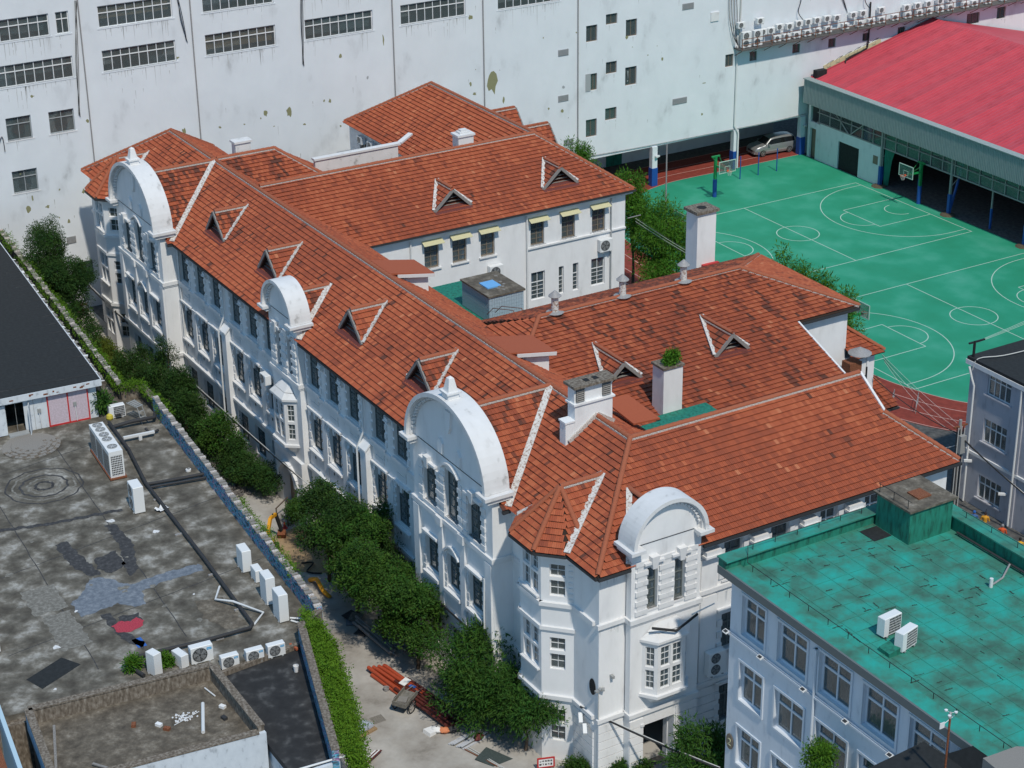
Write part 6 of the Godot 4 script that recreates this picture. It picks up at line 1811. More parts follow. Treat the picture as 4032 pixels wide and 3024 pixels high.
	part(B, "outer_wall", mb().poly([V(28.0, 0, -76.0), V(32.6, 0, -76.5), V(29.4, 0, -66.4), V(28.0, 0, -66.4)], V(0, 6.99, 0)), M.shed_white)
	part(B, "asphalt_roof", mb().poly([V(28.0, 7.0, -75.9), V(32.7, 7.0, -76.3), V(29.5, 7.0, -66.3), V(27.9, 7.0, -66.3)], V(0, .32, 0)), M.asphalt_roof)
	part(B, "roof_kerb", mb().bar(V(28.0, 7.4, -76.05), V(32.7, 7.4, -76.45), .2, .3), M.brown_concrete)
	part(B, "edge_wall", mb().bb(27.95, 0, -66.4, 29.9, 7.75, -66.2), M.shed_white)
	part(B, "edge_rail", mb().tube([V(27.8, 7.95, -66.4), V(30.2, 7.95, -66.2)], .05, 6), M.pipe_white)
	# blue neighbour
	var nb := thing("blue_lean_to", "pale blue wall with a rusty sheet roof beside the sunk terrace", "building")
	part(nb, "wall", mb().poly([V(18.1, 0, -78.0), V(17.9, 0, -78.0), V(16.9, 0, -70), V(17.1, 0, -70)], V(0, 8.25, 0)), M.pale_blue_wall)
	part(nb, "roof", mb().poly([V(17.7, 7.9, -79.2), V(16.9, 7.9, -73.0), V(14.5, 8.3, -73.0), V(15, 8.3, -79.2)], V(0, .06, 0)), M.rust)

func left_things() -> void:
	# big roof-top unit of three modules
	var vr := thing("rooftop_cooling_unit", "large white cooling unit of three joined modules with fans on top", "cooling unit", V(31.35, 7.55, -98.1), LT)
	for k in 3:
		var z := -.7 - k * 1.42
		var md := part(vr, "module", mb().bb(-.42, .1, z - .69, .42, 1.75, z + .69), M.ac_white)
		part(md, "coil", mb().bb(-.425, .2, z - .6, -.42, 1.5, z + .6), M.ac_dark)
		var g := mb()
		for i in 10: g.bb(-.44, .2 + i * .14, z - .6, -.428, .22 + i * .14, z + .6)
		for i in 9: g.bb(-.44, .2, z - .6 + i * .15, -.43, 1.5, z - .585 + i * .15)
		part(md, "guard_grid", g, M.ac_grey)
		if k == 0:
			part(md, "coil", mb().bb(-.34, .2, z + .69, .34, 1.5, z + .695), M.ac_dark)
			var h := mb()
			for i in 10: h.bb(-.34, .2 + i * .14, z + .697, .34, .23 + i * .14, z + .71)
			for i in 8: h.bb(-.34 + i * .095, .2, z + .697, -.32 + i * .095, 1.5, z + .708)
			part(md, "guard_grid", h, M.ac_white)
		for f in ([-.33, .33] if k != 0 else [0.0]):
			var ce := V(0, 1.75, z + f)
			part(md, "fan_ring", mb().lathe(ce, [Vector2(.3, 0), Vector2(.3, .04), Vector2(.26, .04), Vector2(.26, .005)], 20), M.ac_grey)
			part(md, "fan_opening", mb().lathe(ce, [Vector2(.26, .0), Vector2(.26, .006), Vector2(0, .006)], 20), M.fan_grey)
			var fb := mb()
			for i in 6: fb.bar(ce + V(0, .03, 0), ce + V(cos(TAU * i / 6) * .25, .03, sin(TAU * i / 6) * .25), .02, .01)
			part(md, "fan_guard", fb, M.ac_white)
	part(vr, "base_frame", mb().bb(-.5, 0, -4.3, .5, .1, .1), M.rust)
	var big := [.95, 1.38, .36]
	ac("tall white double fan air conditioner beside the long black pipe", V(30.95, 7.5, -94.0), -PI / 2 + LT, "", 1.1, 1.65, .6, 2)
	ac("white air conditioner with dark grid standing by the shed corner and yellow sack", V(34.25, 7.5, -106.1), LT, "", 1.0, .85, .4, 1, "grid")
	ac("tall white air conditioner first in the row along the graffiti parapet", V(33.4, 7.5, -84.7), PI / 2 + LT, "units along the graffiti parapet", .95, 1.3, .5, 2)
	ac("small white air conditioner between the tall ones along the graffiti parapet", V(33.5, 7.5, -83.3), PI / 2 + LT, "units along the graffiti parapet", .8, .75, .42)
	ac("tall white air conditioner next to the small one along the graffiti parapet", V(33.1, 7.5, -81.0), PI / 2 + LT, "units along the graffiti parapet", .95, 1.6, .5, 2)
	ac("tall white air conditioner with white hoses at the ivy end of the parapet", V(32.95, 7.5, -79.1), PI / 2 + LT, "units along the graffiti parapet", .95, 1.62, .5, 2)
	ac("tall narrow white air conditioner standing among weeds at the terrace wall", V(25.6, 7.5, -77.7), PI / 2 + .3, "", .62, 1.25, .45, 2)
	ac("white air conditioner turned sideways against the large fan unit", V(26.95, 7.5, -77.75), PI / 2 + .2, "", .85, .75, .42)
	ac("large white air conditioner with blue label beside the weeds", V(27.95, 7.5, -77.55), LT, "units with blue labels", 1.12, .95, .42, 1, "fan", true)
	ac("white air conditioner with blue label at the terrace corner", V(29.0, 7.35, -76.55), LT, "units with blue labels", .9, .72, .36, 1, "fan", true)
	ac("white air conditioner with blue label between two others on the asphalt", V(30.25, 7.35, -76.4), LT, "units with blue labels", .9, .72, .36, 1, "fan", true)
	ac("white air conditioner with blue label nearest the brick gap and ivy", V(31.35, 7.35, -76.3), LT, "units with blue labels", .9, .72, .36, 1, "fan", true)
	ac("white air conditioner standing alone among pale patches on the concrete roof", V(19.6, 7.5, -84.0), PI / 2, "", .9, .95, .4, 1, "grid")
	var bp := thing("black_roof_pipe", "thick black insulated pipe bent round the stained flat roof", "pipe")
	part(bp, "pipe_run", mb().tube([V(33.4, 7.75, -105.2), V(33.1, 7.72, -101), V(32.4, 7.7, -96.5), V(31.9, 7.7, -87), V(31.35, 7.7, -79.1), V(31.1, 7.7, -78.8), V(28.6, 7.7, -78.9), V(26.4, 7.7, -79.2), V(25.0, 7.7, -79.3), V(24.7, 7.68, -78.7), V(25.0, 7.66, -77.6)], .1, 9), M.pipe_black)
	part(bp, "pipe_branch", mb().tube([V(32.4, 7.72, -96.2), V(34.0, 7.72, -95.9), V(35.7, 7.75, -95.6)], .1, 8), M.pipe_black)
	part(bp, "pipe_branch", mb().tube([V(32.4, 7.7, -95.8), V(34.0, 7.7, -95.5), V(35.6, 7.72, -95.2)], .07, 8), M.pipe_black)
	part(bp, "pipe_branch", mb().tube([V(33.4, 7.75, -104.4), V(34.6, 7.9, -104.2), V(35.9, 7.9, -104.0), V(36.2, 7.9, -104.6)], .12, 8), M.pipe_black)
	part(bp, "pipe_elbow", mb().tube([V(35.6, 7.7, -102.6), V(35.0, 7.7, -102.4), V(34.9, 7.85, -102.9)], .08, 8), M.pipe_black)
	for p in [[32.3, -94.5], [31.8, -90], [31.65, -85], [31.4, -81], [29.5, -78.9]]: part(bp, "pipe_support", mb().bb(p[0] - .2, 7.5, p[1] - .06, p[0] + .2, 7.58, p[1] + .06), M.steel)
	single("white_roof_duct", mb().bar(V(33.3, 7.85, -102.4), V(35.2, 7.85, -102.2), .16, .14).bb(34.2, 7.5, -102.4, 34.4, 7.8, -102.2), M.pipe_white, "short white duct on a block beside the cooling unit", "duct")
	single("white_drain_pipe", mb().tube([V(31.45, 7.62, -83.5), V(30.75, 7.62, -82.4), V(31.28, 7.9, -81.3), V(32.32, 7.62, -79.9), V(31.45, 7.62, -79.1)], .06, 7), M.pipe_white, "thin white plastic pipe zigzagging over the black pipe", "pipe")
	single("hose_bundle", mb().tube(smooth_path([V(33.2, 7.7, -78.6), V(33.7, 7.65, -78.3), V(34.0, 7.8, -77.9)], 4), .05, 6).tube(smooth_path([V(33.2, 7.6, -78.5), V(33.6, 7.55, -78.0), V(33.9, 7.6, -77.7)], 4), .05, 6), M.pipe_white, "white hoses leading from the tall unit to the ivy", "hose")
	var ld := thing("step_ladder", "small aluminium step ladder standing by the grid fronted unit", "ladder", V(35.3, 7.5, -104.6), .3)
	for s in [-1, 1]:
		part(ld, "rail", mb().bar(V(s * .22, 0, .3), V(s * .18, 1.0, -.1), .04, .03), M.ac_grey)
		part(ld, "rail", mb().bar(V(s * .22, 1.0, -.1), V(s * .3, 1.1, -1.0), .04, .03), M.ac_grey)
	for k in 5: part(ld, "rung", mb().bb(-.26, 1.02 + k * .02, -.2 - k * .18, .26, 1.05 + k * .02, -.1 - k * .18), M.ac_grey)
	for k in 2: part(ld, "rung", mb().bb(-.2, .35 + k * .35, .05 - k * .12, .2, .38 + k * .35, .12 - k * .12), M.ac_grey)
	single("yellow_sack", mb().lathe(V(33.75, 7.5, -106.0), [Vector2(.0, 0), Vector2(.2, .02), Vector2(.24, .12), Vector2(.2, .3), Vector2(.05, .42), Vector2(0, .4)], 7), M.sack, "yellow plastic sack leaning on the shed corner", "sack")
	var bag := []
	for i in 6:
		var row := []
		for j in 9: row.append(V((j - 4) * .09, .12 + .1 * sin(j * 1.3 + i) * cos(i * .9), (i - 2.5) * .1))
		bag.append(row)
	single("white_plastic_bag", mb().sheet(bag), M.paper, "crumpled white plastic bag lying by the black pipe", "bag", V(32.1, 7.52, -93.2), .4)
	var dr := thing("roof_drain", "round white drain cap near the graffiti parapet", "drain", V(35.2, 7.5, -96.9))
	part(dr, "cap", mb().lathe(Vector3.ZERO, [Vector2(.16, 0), Vector2(.16, .12), Vector2(.0, .14)], 12), M.ac_white)
	part(dr, "cap_cross", mb().bb(-.1, .13, -.02, .1, .15, .02).bb(-.02, .13, -.1, .02, .152, .1), M.ac_dark)
	single("white_pvc_pipe", mb().tube([V(26.5, 7.64, -73.9), V(25.6, 7.64, -71.7)], .09, 9), M.pipe_white, "thick white plastic pipe lying on the sunk terrace", "pipe")
	single("thin_white_stick", mb().tube([V(27.1, 7.62, -75.1), V(27.25, 7.62, -74.2)], .04, 6), M.pipe_white, "short white stick at the terrace corner", "stick")
	single("thin_white_stick", mb().tube([V(24.7, 7.6, -73.0), V(26.1, 7.62, -73.4)], .02, 5), M.pipe_white, "thin white stick under the thick pipe", "stick")
	var pw := mb()
	for k in 60:
		var r := rng.randf() * .55
		var a := rng.randf() * TAU
		pw.box(V(25.4 + cos(a) * r * 1.2, 7.58, -73.4 + sin(a) * r * .8), V(.08, .04, .06), Basis(Vector3.UP, a))
	var pwn := single("plaster_crumbs", pw, M.paper, "scatter of white plaster crumbs on the sunk terrace", "rubble")
	pwn.set_meta("kind", "stuff")
	for q in [[23.1, -74.0, "rust", "rusty brick on the sunk terrace"], [24.1, -73.4, "paper", "white lump on the sunk terrace"], [24.3, -72.9, "rust", "red brick half beside the white lump"], [26.9, -72.3, "pipe_black", "black angle scrap on the sunk terrace"], [27.2, -73.2, "paper", "white block by the terrace parapet"]]:
		single("terrace_debris", mb().box(V(q[0], 7.62, q[1]), V(.3, .14, .2), Basis(Vector3.UP, q[0])), M[q[2]], q[3], "debris")
	for p in [[19.9, -75.8, 18.9, -72.6], [20.4, -72.0, 21.2, -70.9]]:
		single("terrace_board", mb().bar(V(p[0], 7.7, p[1]), V(p[2], 7.65, p[3]), .12, .06), M.old_wood, "old grey board lying on the sunk terrace %s" % ("along the blue wall" if p[0] < 20 else "at the front parapet"), "board")
	single("grating_panel", mb().bb(26.9, 7.52, -78.9, 27.6, 7.56, -78.4), M.steel, "flat steel grating lying beside the black pipe", "grating")
	for q in [[32.3, -76.6], [32.55, -76.5], [32.4, -76.2]]: single("loose_brick", mb().box(V(q[0], 7.45, q[1]), V(.22, .12, .12), Basis(Vector3.UP, q[0] * 5)), M.tile2, "loose red brick by the gap in the roof kerb", "brick", Vector3.ZERO, 0, "loose bricks")
	single("plastic_bucket", mb().lathe(V(31.6, 7.32, -74.5), [Vector2(.1, 0), Vector2(.14, .35), Vector2(.12, .35)], 12), M.paper, "small white bucket on the dark asphalt roof", "bucket")

# ---------------------------------------------------------------- small things round the school
func glyph(m: MB, o: Vector3, u: Vector3, s: float, strokes: Array) -> void:
	var nn := u.cross(Vector3.UP)
	for k in strokes:
		for i in k.size() - 1:
			m.bar(o + u * k[i][0] * s + V(0, k[i][1] * s, 0) + nn * .004, o + u * k[i + 1][0] * s + V(0, k[i + 1][1] * s, 0) + nn * .004, .01 + s * .08, .006, nn)
const YOU := [[[.05, .8], [.95, .8]], [[.45, 1], [.35, .7], [.05, .35]], [[.35, .6], [.35, 0]], [[.35, .6], [.8, .6], [.8, 0]], [[.35, .4], [.8, .4]], [[.35, .22], [.8, .22]]]
const LINE1 := [[[[.1, .5], [.05, .25]], [[.3, .65], [.3, .2], [.4, .05], [.7, .05], [.75, .25]], [[.5, .8], [.55, .6]], [[.8, .65], [.9, .4]]], [[[.1, .8], [.9, .8], [.9, .4], [.1, .4], [.1, .8]], [[.5, 1], [.5, 0]]], YOU, [[[.1, 1], [.1, 0]], [[.1, .95], [.35, .9], [.2, .6], [.35, .35]], [[.5, .9], [.9, .9], [.9, .1], [.5, .1], [.5, .9]], [[.5, .5], [.9, .5]]], [[[.5, 1], [.5, .55]], [[.2, .9], [.3, .65]], [[.8, .9], [.7, .65]], [[.05, .55], [.95, .55]], [[.4, .55], [.35, .2], [.1, 0]], [[.6, .55], [.6, .1], [.9, .05], [.92, .25]]]]
const LINE2 := [[[[.05, .95], [.05, 0]], [[.05, .95], [.25, .95], [.25, .05]], [[.05, .65], [.25, .65]], [[.35, .8], [.6, .8]], [[.48, 1], [.48, .45], [.35, .1], [.6, .2]], [[.7, .9], [.95, .9], [.9, .2]], [[.7, .9], [.7, 0]]], [[[.05, .9], [.95, .9]], [[.5, .9], [.5, 0]], [[.55, .6], [.8, .45]]], YOU, [[[.1, .75], [.85, .75], [.8, .05], [.65, .1]], [[.5, 1], [.45, .5], [.1, 0]]], [[[.25, 1], [.75, 1], [.75, .75], [.25, .75], [.25, 1]], [[.05, .65], [.95, .65]], [[.25, .55], [.75, .55], [.75, .3], [.25, .3], [.25, .55]], [[.5, .55], [.5, 0]], [[.15, .15], [.85, .15]], [[.05, 0], [.95, 0]]]]

func sign_things() -> void:
	var u := V(.94, 0, .34).normalized()
	var sg := thing("slogan_sign", "white board with red frame and two lines of dark characters at the wall foot", "sign", V(43.0, .1, -69.9))
	var nn := u.cross(Vector3.UP)
	var bs := Basis(u, Vector3.UP, nn)
	part(sg, "board", mb().box(Vector3(0, .35, 0), V(.78, .48, .03), bs), M.paper)
	part(sg, "sign_frame", mb().box(u * -.42 + V(0, .35, 0), V(.08, .6, .06), bs).box(u * .42 + V(0, .35, 0), V(.08, .6, .06), bs).box(V(0, .62, 0), V(.76, .07, .06), bs).box(V(0, .08, 0), V(.76, .07, .06), bs), M.red_sign)
	for s in [-1, 1]: part(sg, "leg", mb().box(u * .3 * s + V(0, -.02, 0), V(.04, .2, .04), bs), M.steel)
	var tx := mb()
	for i in 5:
		glyph(tx, u * (-.34 + i * .14) + V(0, .4, 0) + nn * .018, u, .11, LINE1[i])
		glyph(tx, u * (-.34 + i * .14) + V(0, .2, 0) + nn * .018, u, .11, LINE2[i])
	part(sg, "lettering", tx, M.ink)
	var ys := thing("yellow_warning_sign", "small yellow notice fixed low beside the dark entrance", "sign", V(46.45, .95, -66.92))
	part(ys, "plate", mb().bb(-.32, 0, 0, .32, .45, .02), M.yellow_sign)
	var t2 := mb()
	for i in 4: glyph(t2, V(-.28 + i * .1, .26, .022), Vector3.RIGHT, .09, [[[.5, 1], [.5, 0]], [[.1, .6], [.2, .2]], [[.8, .6], [.95, .2]]] if i % 2 == 0 else LINE1[0])
	for i in 4: glyph(t2, V(-.28 + i * .1, .08, .022), Vector3.RIGHT, .07, [[[.1, .9], [.9, .9]], [[.5, .9], [.5, .1]], [[.1, .1], [.9, .1]]])
	t2.bar(V(.18, .1, .026), V(.27, .3, .026), .04, .006, Vector3(0, 0, 1)).bar(V(.16, .08, .026), V(.29, .08, .026), .03, .006, Vector3(0, 0, 1))
	part(ys, "lettering", t2, M.ink)

func school_things() -> void:
	sign_things()
	for p in [[74.7, 8.0, -112.66, 0.0, "white air conditioner under the last awning of the rear wing"], [65.3, 7.9, -112.66, 0.0, "white air conditioner on the rear wing wall above the stair head"]]:
		var a := ac(p[4], V(p[0], p[1], p[2]), p[3], "", 1.1, 1.0, .4)
	ac("grey shaded double fan air conditioner on the south wall beside the bay", V(51.4, 4.45, -67.1), .0, "", 1.05, 1.4, .42, 2)
	for z in [-136.4, -134.6]: ac("air conditioner on the west wall of the rear block behind the white parapet", V(66.7, 11.3, z), -PI / 2, "units behind the white parapet", .9, .65, .36)
	ac("white air conditioner box hung on the wall beside the small gable oriel", V(43.75, 7.9, -104.85), -PI / 2, "", .85, .7, .4)
	ac("grey air conditioner standing at the foot of the wall by the rubble", V(43.9, 0, -106.6), -PI / 2, "", .95, .75, .4)
	for k in 2:
		var c := thing("security_camera", "white box camera %s on the school corner wall" % ["above its neighbour", "below its neighbour"][k], "camera", V(44.4 - .1 * k, 3.45 - .3 * k, -68.6 + .55 * k))
		part(c, "housing", mb().box(V(-.15, 0, 0), V(.2, .2, .55), Basis.from_euler(V(.5, -.5, 0))), M.ac_white)
		part(c, "mount", mb().bar(V(0, .1, 0), V(.15, .2, -.1), .04, .04), M.ac_grey)
	single("oval_louvre", mb().lathe(V(44.54, 5.6, -67.95), [Vector2(.27, 0), Vector2(.27, .03), Vector2(0, .03)], 20, Basis(Vector3(0, 0, 1), PI / 2) * Basis.from_scale(V(1.7, 1, 1))), M.soot_shade_black, "dark oval louvre in the blank corner wall", "louvre")
	var fl := thing("corner_flood_light", "cluster of white flood lights on a pole at the school corner", "flood light", V(44.5, 3.9, -67.4))
	part(fl, "pole", mb().tube([V(0, 0, .05), V(0, 1.9, .05)], .025, 6), M.white_wire)
	for k in 3: part(fl, "lamp", mb().box(V(-.15 + k * .18, 1.85 + .06 * (k % 2), .12), V(.2, .1, .16), Basis(Vector3.UP, k * .5)), M.ac_grey)
	single("wall_lamp", mb().bb(45.2, 6.2, -67.45, 45.35, 6.35, -67.2), M.ac_grey, "tiny wall lamp on the plain corner wall", "lamp")
	single("cable_tray", mb().tube([V(47.0, 8.95, -66.45), V(48.2, 8.6, -66.1), V(49.6, 9.0, -66.3)], .07, 6), M.black_wire, "black cable bundle sagging over the bay roof", "cable")
	single("white_rod", mb().tube([V(49.3, 9.0, -66.4), V(50.4, 9.5, -66.0)], .035, 6), M.pipe_white, "white rod sticking out above the bay roof", "rod")
	var vd := thing("kitchen_exhaust", "sooty exhaust box with conical metal hood behind the annex", "exhaust", V(75.0, 9.0, -84.9))
	part(vd, "box", mb().bb(-.5, -.5, -.5, .45, .5, .3), M.rust)
	part(vd, "hood", mb().lathe(V(.4, 1.0, .1), [Vector2(.75, 0), Vector2(.75, .04), Vector2(.05, .42), Vector2(0, .42)], 14), M.steel)
	part(vd, "frame", mb().bar(V(-.7, -2, .6), V(-.7, .2, .6), .08, .08).bar(V(.6, -2, .6), V(.6, .2, .6), .08, .08).bar(V(-.7, -.4, .6), V(.6, -.4, .6), .06, .06), M.black_wire)

func pipe_bundle(called: String, label: String, at: Array, n: int, r: float, mt: Material, wid: float) -> void:
	var a: Vector3 = at[0]
	var b: Vector3 = at[1]
	var s := (b - a).normalized().cross(Vector3.UP)
	for i in n:
		var lay_ := i % 2
		var o := s * (-wid * .5 + wid * (i / 2 + .5 * lay_) / (n / 2.0)) + V(0, r + lay_ * r * 1.7, 0)
		var j := (b - a).normalized() * rng.randf_range(-.5, .5)
		single(called, mb().tube([a + o + j, b + o + j + s * rng.randf_range(-.12, .12)], r, 10), mt, label, "pipe", Vector3.ZERO, 0, label)

func alley_things() -> void:
	pipe_bundle("orange_pipe", "bright orange plastic pipe in the stack on the alley floor", [V(39.75, 0, -82.8), V(40.3, 0, -79.3)], 9, .11, M.orange_pipe, 1.2)
	pipe_bundle("red_pipe", "dull red pipe in the pile beside the handcart", [V(40.2, .12, -80.3), V(41.0, .02, -75.8)], 12, .085, M.rust_pipe, 1.3)
	pipe_bundle("grey_pipe", "long grey pipe lying in the tree shade", [V(41.1, 0, -87.6), V(41.5, 0, -83.6)], 6, .09, M.steel, .7)
	pipe_bundle("grey_pole", "thin grey pole leaning by the tree trunks", [V(41.9, .1, -85.6), V(42.3, .05, -82.8)], 4, .06, M.steel, .6)
	var c := thing("handcart", "old two wheeled handcart with open tray beside the pipes", "handcart", V(39.45, 0, -78.5), .55)
	part(c, "tray", mb().bar(V(-.65, .55, 0), V(.65, .72, 0), .8, .05).bar(V(-.65, .65, .4), V(.65, .82, .4), .04, .25).bar(V(-.65, .65, -.4), V(.65, .82, -.4), .04, .25).box(V(-.66, .68, 0), V(.04, .25, .8)), M.pale_patch)
	for s in [-1, 1]:
		var w := part(c, "wheel", mb().tube(arc_pts(Vector3.ZERO, .36, 0, TAU, 24), .035, 6), M.tyre, Transform3D(Basis(Vector3.RIGHT, PI / 2), V(-.1, .37, .5 * s)))
		var sp := mb()
		for i in 10: sp.tube([Vector3.ZERO, V(cos(TAU * i / 10) * .34, 0, sin(TAU * i / 10) * .34)], .008, 4)
		part(w, "spoke", sp, M.steel)
		part(c, "handle", mb().tube([V(.6, .72, .3 * s), V(1.35, .6, .28 * s)], .025, 6), M.old_wood)
	part(c, "axle", mb().tube([V(-.1, .37, -.5), V(-.1, .37, .5)], .02, 6), M.steel)
	part(c, "load", mb().box(V(-.3, .78, .05), V(.5, .14, .5), Basis(Vector3.UP, .3)), M.rubble)
	single("paper_sheet", mb().box(V(40.35, .48, -80.2), V(.6, .02, .4), Basis.from_euler(V(.1, .4, .1))), M.paper, "white printed sheet lying on the orange pipes", "paper")
	single("blue_tag", mb().box(V(40.5, .46, -79.6), V(.18, .03, .4), Basis(Vector3.UP, .5)), M.blue_sheet, "dark blue tag lying on the orange pipes", "tag")
	single("paint_pot", mb().lathe(V(39.4, 0, -80.6), [Vector2(.14, 0), Vector2(.17, .22), Vector2(.14, .22), Vector2(.12, .04), Vector2(0, .04)], 12), M.steel, "small open pot beside the orange pipes", "pot")
	for q in [[41.15, .15, -88.4, .3, "bitumen2", "dark roofing sheet on top of the shaded pile"], [41.0, .08, -87.9, 1.1, "bitumen", "grey roofing sheet at the pile edge"], [41.3, .22, -88.0, .8, "pale_patch", "pale sheet in the shaded pile"], [41.0, .03, -86.6, .5, "bitumen2", "dark panel lying apart from the pile"], [41.7, .1, -75.1, .2, "bitumen", "grey blue board under the leaves by the planks"], [41.2, .05, -72.0, .5, "moss_board", "large dark green board on the ground by the sign"]]:
		single("loose_sheet", mb().box(V(q[0], q[1], q[2]), V(1.1 if q[2] > -76 else .8, .03, .75 if q[2] < -73 else 1.7), Basis.from_euler(V(rng.randf_range(-.12, .12), q[3], rng.randf_range(-.1, .1)))), M[q[4]], q[5], "sheet")
	for k in 7:
		single("white_plank", mb().box(V(40.75 + k * .07, .05 + .06 * (k % 3), -74.6 + k * .13), V(1.9, .05, .12), Basis(Vector3.UP, .22 + .03 * (k % 2))), M.plank, "white painted plank in the stack by the rubbish", "plank", Vector3.ZERO, 0, "white planks")
	for q in [[39.85, -75.75, "paper", "white sack with orange print by the planks"], [40.15, -75.5, "orange_pale", "torn orange and white sack by the planks"], [40.6, -75.3, "bitumen2", "black rubbish bag by the planks"], [41.4, -74.0, "red_lead", "dark red bundle at the plank end"]]:
		var g := []
		for i in 7:
			var row := []
			for j in 10:
				var a := TAU * j / 9.0
				var rr := sin(PI * (i + .4) / 7.0) * (.3 + .05 * sin(a * 3 + i * 2.1 + q[0] * 7))
				row.append(V(cos(a) * rr * 1.2, .36 * (1 - i / 6.0), sin(a) * rr * .8))
			g.append(row)
		single("rubbish_sack", mb().sheet(g), M[q[2]], q[3], "sack", V(q[0], 0, q[1]), q[0])
	single("white_scrap", mb().poly([V(39.2, 0, -76.1), V(39.7, 0, -76.1), V(39.75, 0, -75.6), V(39.3, 0, -75.5)], V(.05, .22, 0)), M.paper, "folded white cardboard beside the sacks", "cardboard")
	for k in 3: single("long_stick", mb().tube([V(40.3 + k * .15, .06, -73.6), V(41.0 + k * .12, .06, -71.4 + k * .2)], .03, 6), M.white_wire if k else M.rust, "long thin rod lying beside the green board", "rod", Vector3.ZERO, 0, "rods by the green board")
	var pl := thing("wrapped_pallet", "wooden pallet with plastic wrapped slabs beside the ivy", "pallet", V(36.5, 0, -77.9), .25)
	part(pl, "pallet_board", mb().bb(-.7, 0, -.5, .7, .12, .5), M.wood)
	for i in 3:
		for j in 2: part(pl, "slab", mb().box(V(-.45 + i * .42, .2 + .06 * j, -.2 + j * .36), V(.4, .2, .34), Basis(Vector3.UP, .05 * i)), M.wrap)
	var rb := thing("red_white_bundle", "bundle of red and white boards at the alley edge", "boards", V(35.75, 0, -75.3), .5)
	for k in 4: part(rb, "board", mb().bb(-.8, .04 + k * .05, -.3 + k * .12, .8, .08 + k * .05, -.2 + k * .12), M.rust_pipe if k % 2 else M.paper)
	single("manhole_cover", mb().bb(37.4, .013, -78.75, 38.1, .02, -78.1), M.alley_dark, "square concrete manhole cover in the alley floor", "manhole")
	var ru := mb()
	for k in 260:
		var p := V(41.4 + rng.randf_range(-1.0, 1.0), .04, -107.6 + rng.randf_range(-3.2, 2.2))
		var s := rng.randf_range(.1, .38)
		ru.box(p + V(0, rng.randf() * .12, 0), V(s, .05, s * .7), Basis.from_euler(V(rng.randf_range(-.5, .5), rng.randf() * 6, rng.randf_range(-.5, .5))))
	tag(single("slate_rubble", ru, M.slate, "spread of broken dark slates by the parapet", "rubble"), "", "", "", "stuff")
	var ex := thing("mini_excavator", "yellow mini excavator with folded black and yellow arm", "excavator", V(39.9, 0, -97.6), -.55)
	part(ex, "track", mb().bb(-.75, 0, -.9, -.42, .5, .9), M.tyre)
	part(ex, "track", mb().bb(.42, 0, -.9, .75, .5, .9), M.tyre)
	part(ex, "house", mb().poly([V(-.6, .55, -.1), V(-.6, .55, 1.0), V(-.6, 1.2, 1.05), V(-.6, 1.3, .2), V(-.6, .9, -.1)], V(1.2, 0, 0)), M.yellow)
	part(ex, "boom", mb().bar(V(.1, .9, -.1), V(.3, 2.1, -1.0), .18, .24).bar(V(.3, 2.1, -1.0), V(.5, 1.9, -1.9), .16, .2), M.yellow)
	part(ex, "stick", mb().bar(V(.5, 1.95, -1.9), V(.75, .6, -2.2), .14, .2), M.tyre)
	part(ex, "cylinder", mb().tube([V(.1, 1.2, -.3), V(.4, 2.15, -1.5)], .05, 8), M.tyre)
	part(ex, "bucket", mb().poly([V(.5, .55, -2.4), V(.5, .1, -2.6), V(.5, .0, -2.2), V(.5, .4, -1.95)], V(.5, 0, 0)), M.rust)
	single("orange_helmet", mb().lathe(V(42.7, 0, -98.3), [Vector2(.17, 0), Vector2(.14, .02), Vector2(.13, .1), Vector2(.07, .16), Vector2(0, .17)], 12), M.orange, "orange safety helmet lying on the sand", "helmet")
	single("yellow_hose", mb().tube(smooth_path([V(40.9, .1, -93.4), V(41.0, .5, -92.6), V(40.9, .3, -91.6), V(41.1, .05, -91.0)], 5), .13, 8), M.yellow, "yellow plastic chute lying behind the parapet", "hose")
	single("black_hose", mb().tube(smooth_path([V(41.4, .05, -95.6), V(41.9, .2, -95.0), V(41.2, .1, -94.4), V(41.9, .06, -93.8)], 5), .05, 6), M.black_wire, "black hose looped on the sand", "hose")
	struct("sand", mb().poly([V(40.6, .012, -99.5), V(43.6, .012, -100), V(43.9, .012, -95), V(42.5, .012, -93.5), V(40.5, .012, -95)], V(0, .012, 0)), M.sand)
	var rp := thing("timber_stair", "small dark timber stair with rails at the school door", "stair", V(43.1, 0, -101.0), .2)
	for k in 3: part(rp, "step", mb().bb(-.5 + k * .25, 0, -.6, -.25 + k * .25, .18 * (k + 1), .6), M.old_wood)
	for z in [-.6, .6]:
		part(rp, "hand_rail", mb().bar(V(-.6, .8, z), V(.4, 1.3, z), .06, .06), M.bark)
		for x in [-.55, .35]: part(rp, "rail_post", mb().bb(x - .03, 0, z - .03, x + .03, 1.05 + x * .4, z + .03), M.bark)
	single("red_cone", mb().lathe(V(42.4, 0, -100.2), [Vector2(.2, 0), Vector2(.2, .03), Vector2(.12, .05), Vector2(.03, .45), Vector2(0, .45)], 12), M.red_sign, "red cone lying near the timber stair", "cone")
	for k in 3: single("garden_bench", mb().bb(43.3, .38, -113.6 + k * .6, 43.7, .44, -113.1 + k * .6), M.trim, "white slab stacked by the wall among the shrubs", "slab", Vector3.ZERO, 0, "white slabs among the shrubs")
	tag(single("red_wall_pipe", mb().tube([V(38.5, .5, -140.6), V(43.9, .5, -140.4)], .12, 8).tube([V(38.5, .9, -140.8), V(43.9, .9, -140.6)], .09, 8), M.red_lead, "pair of red pipes running along the foot of the white building", "pipe"), "", "", "")
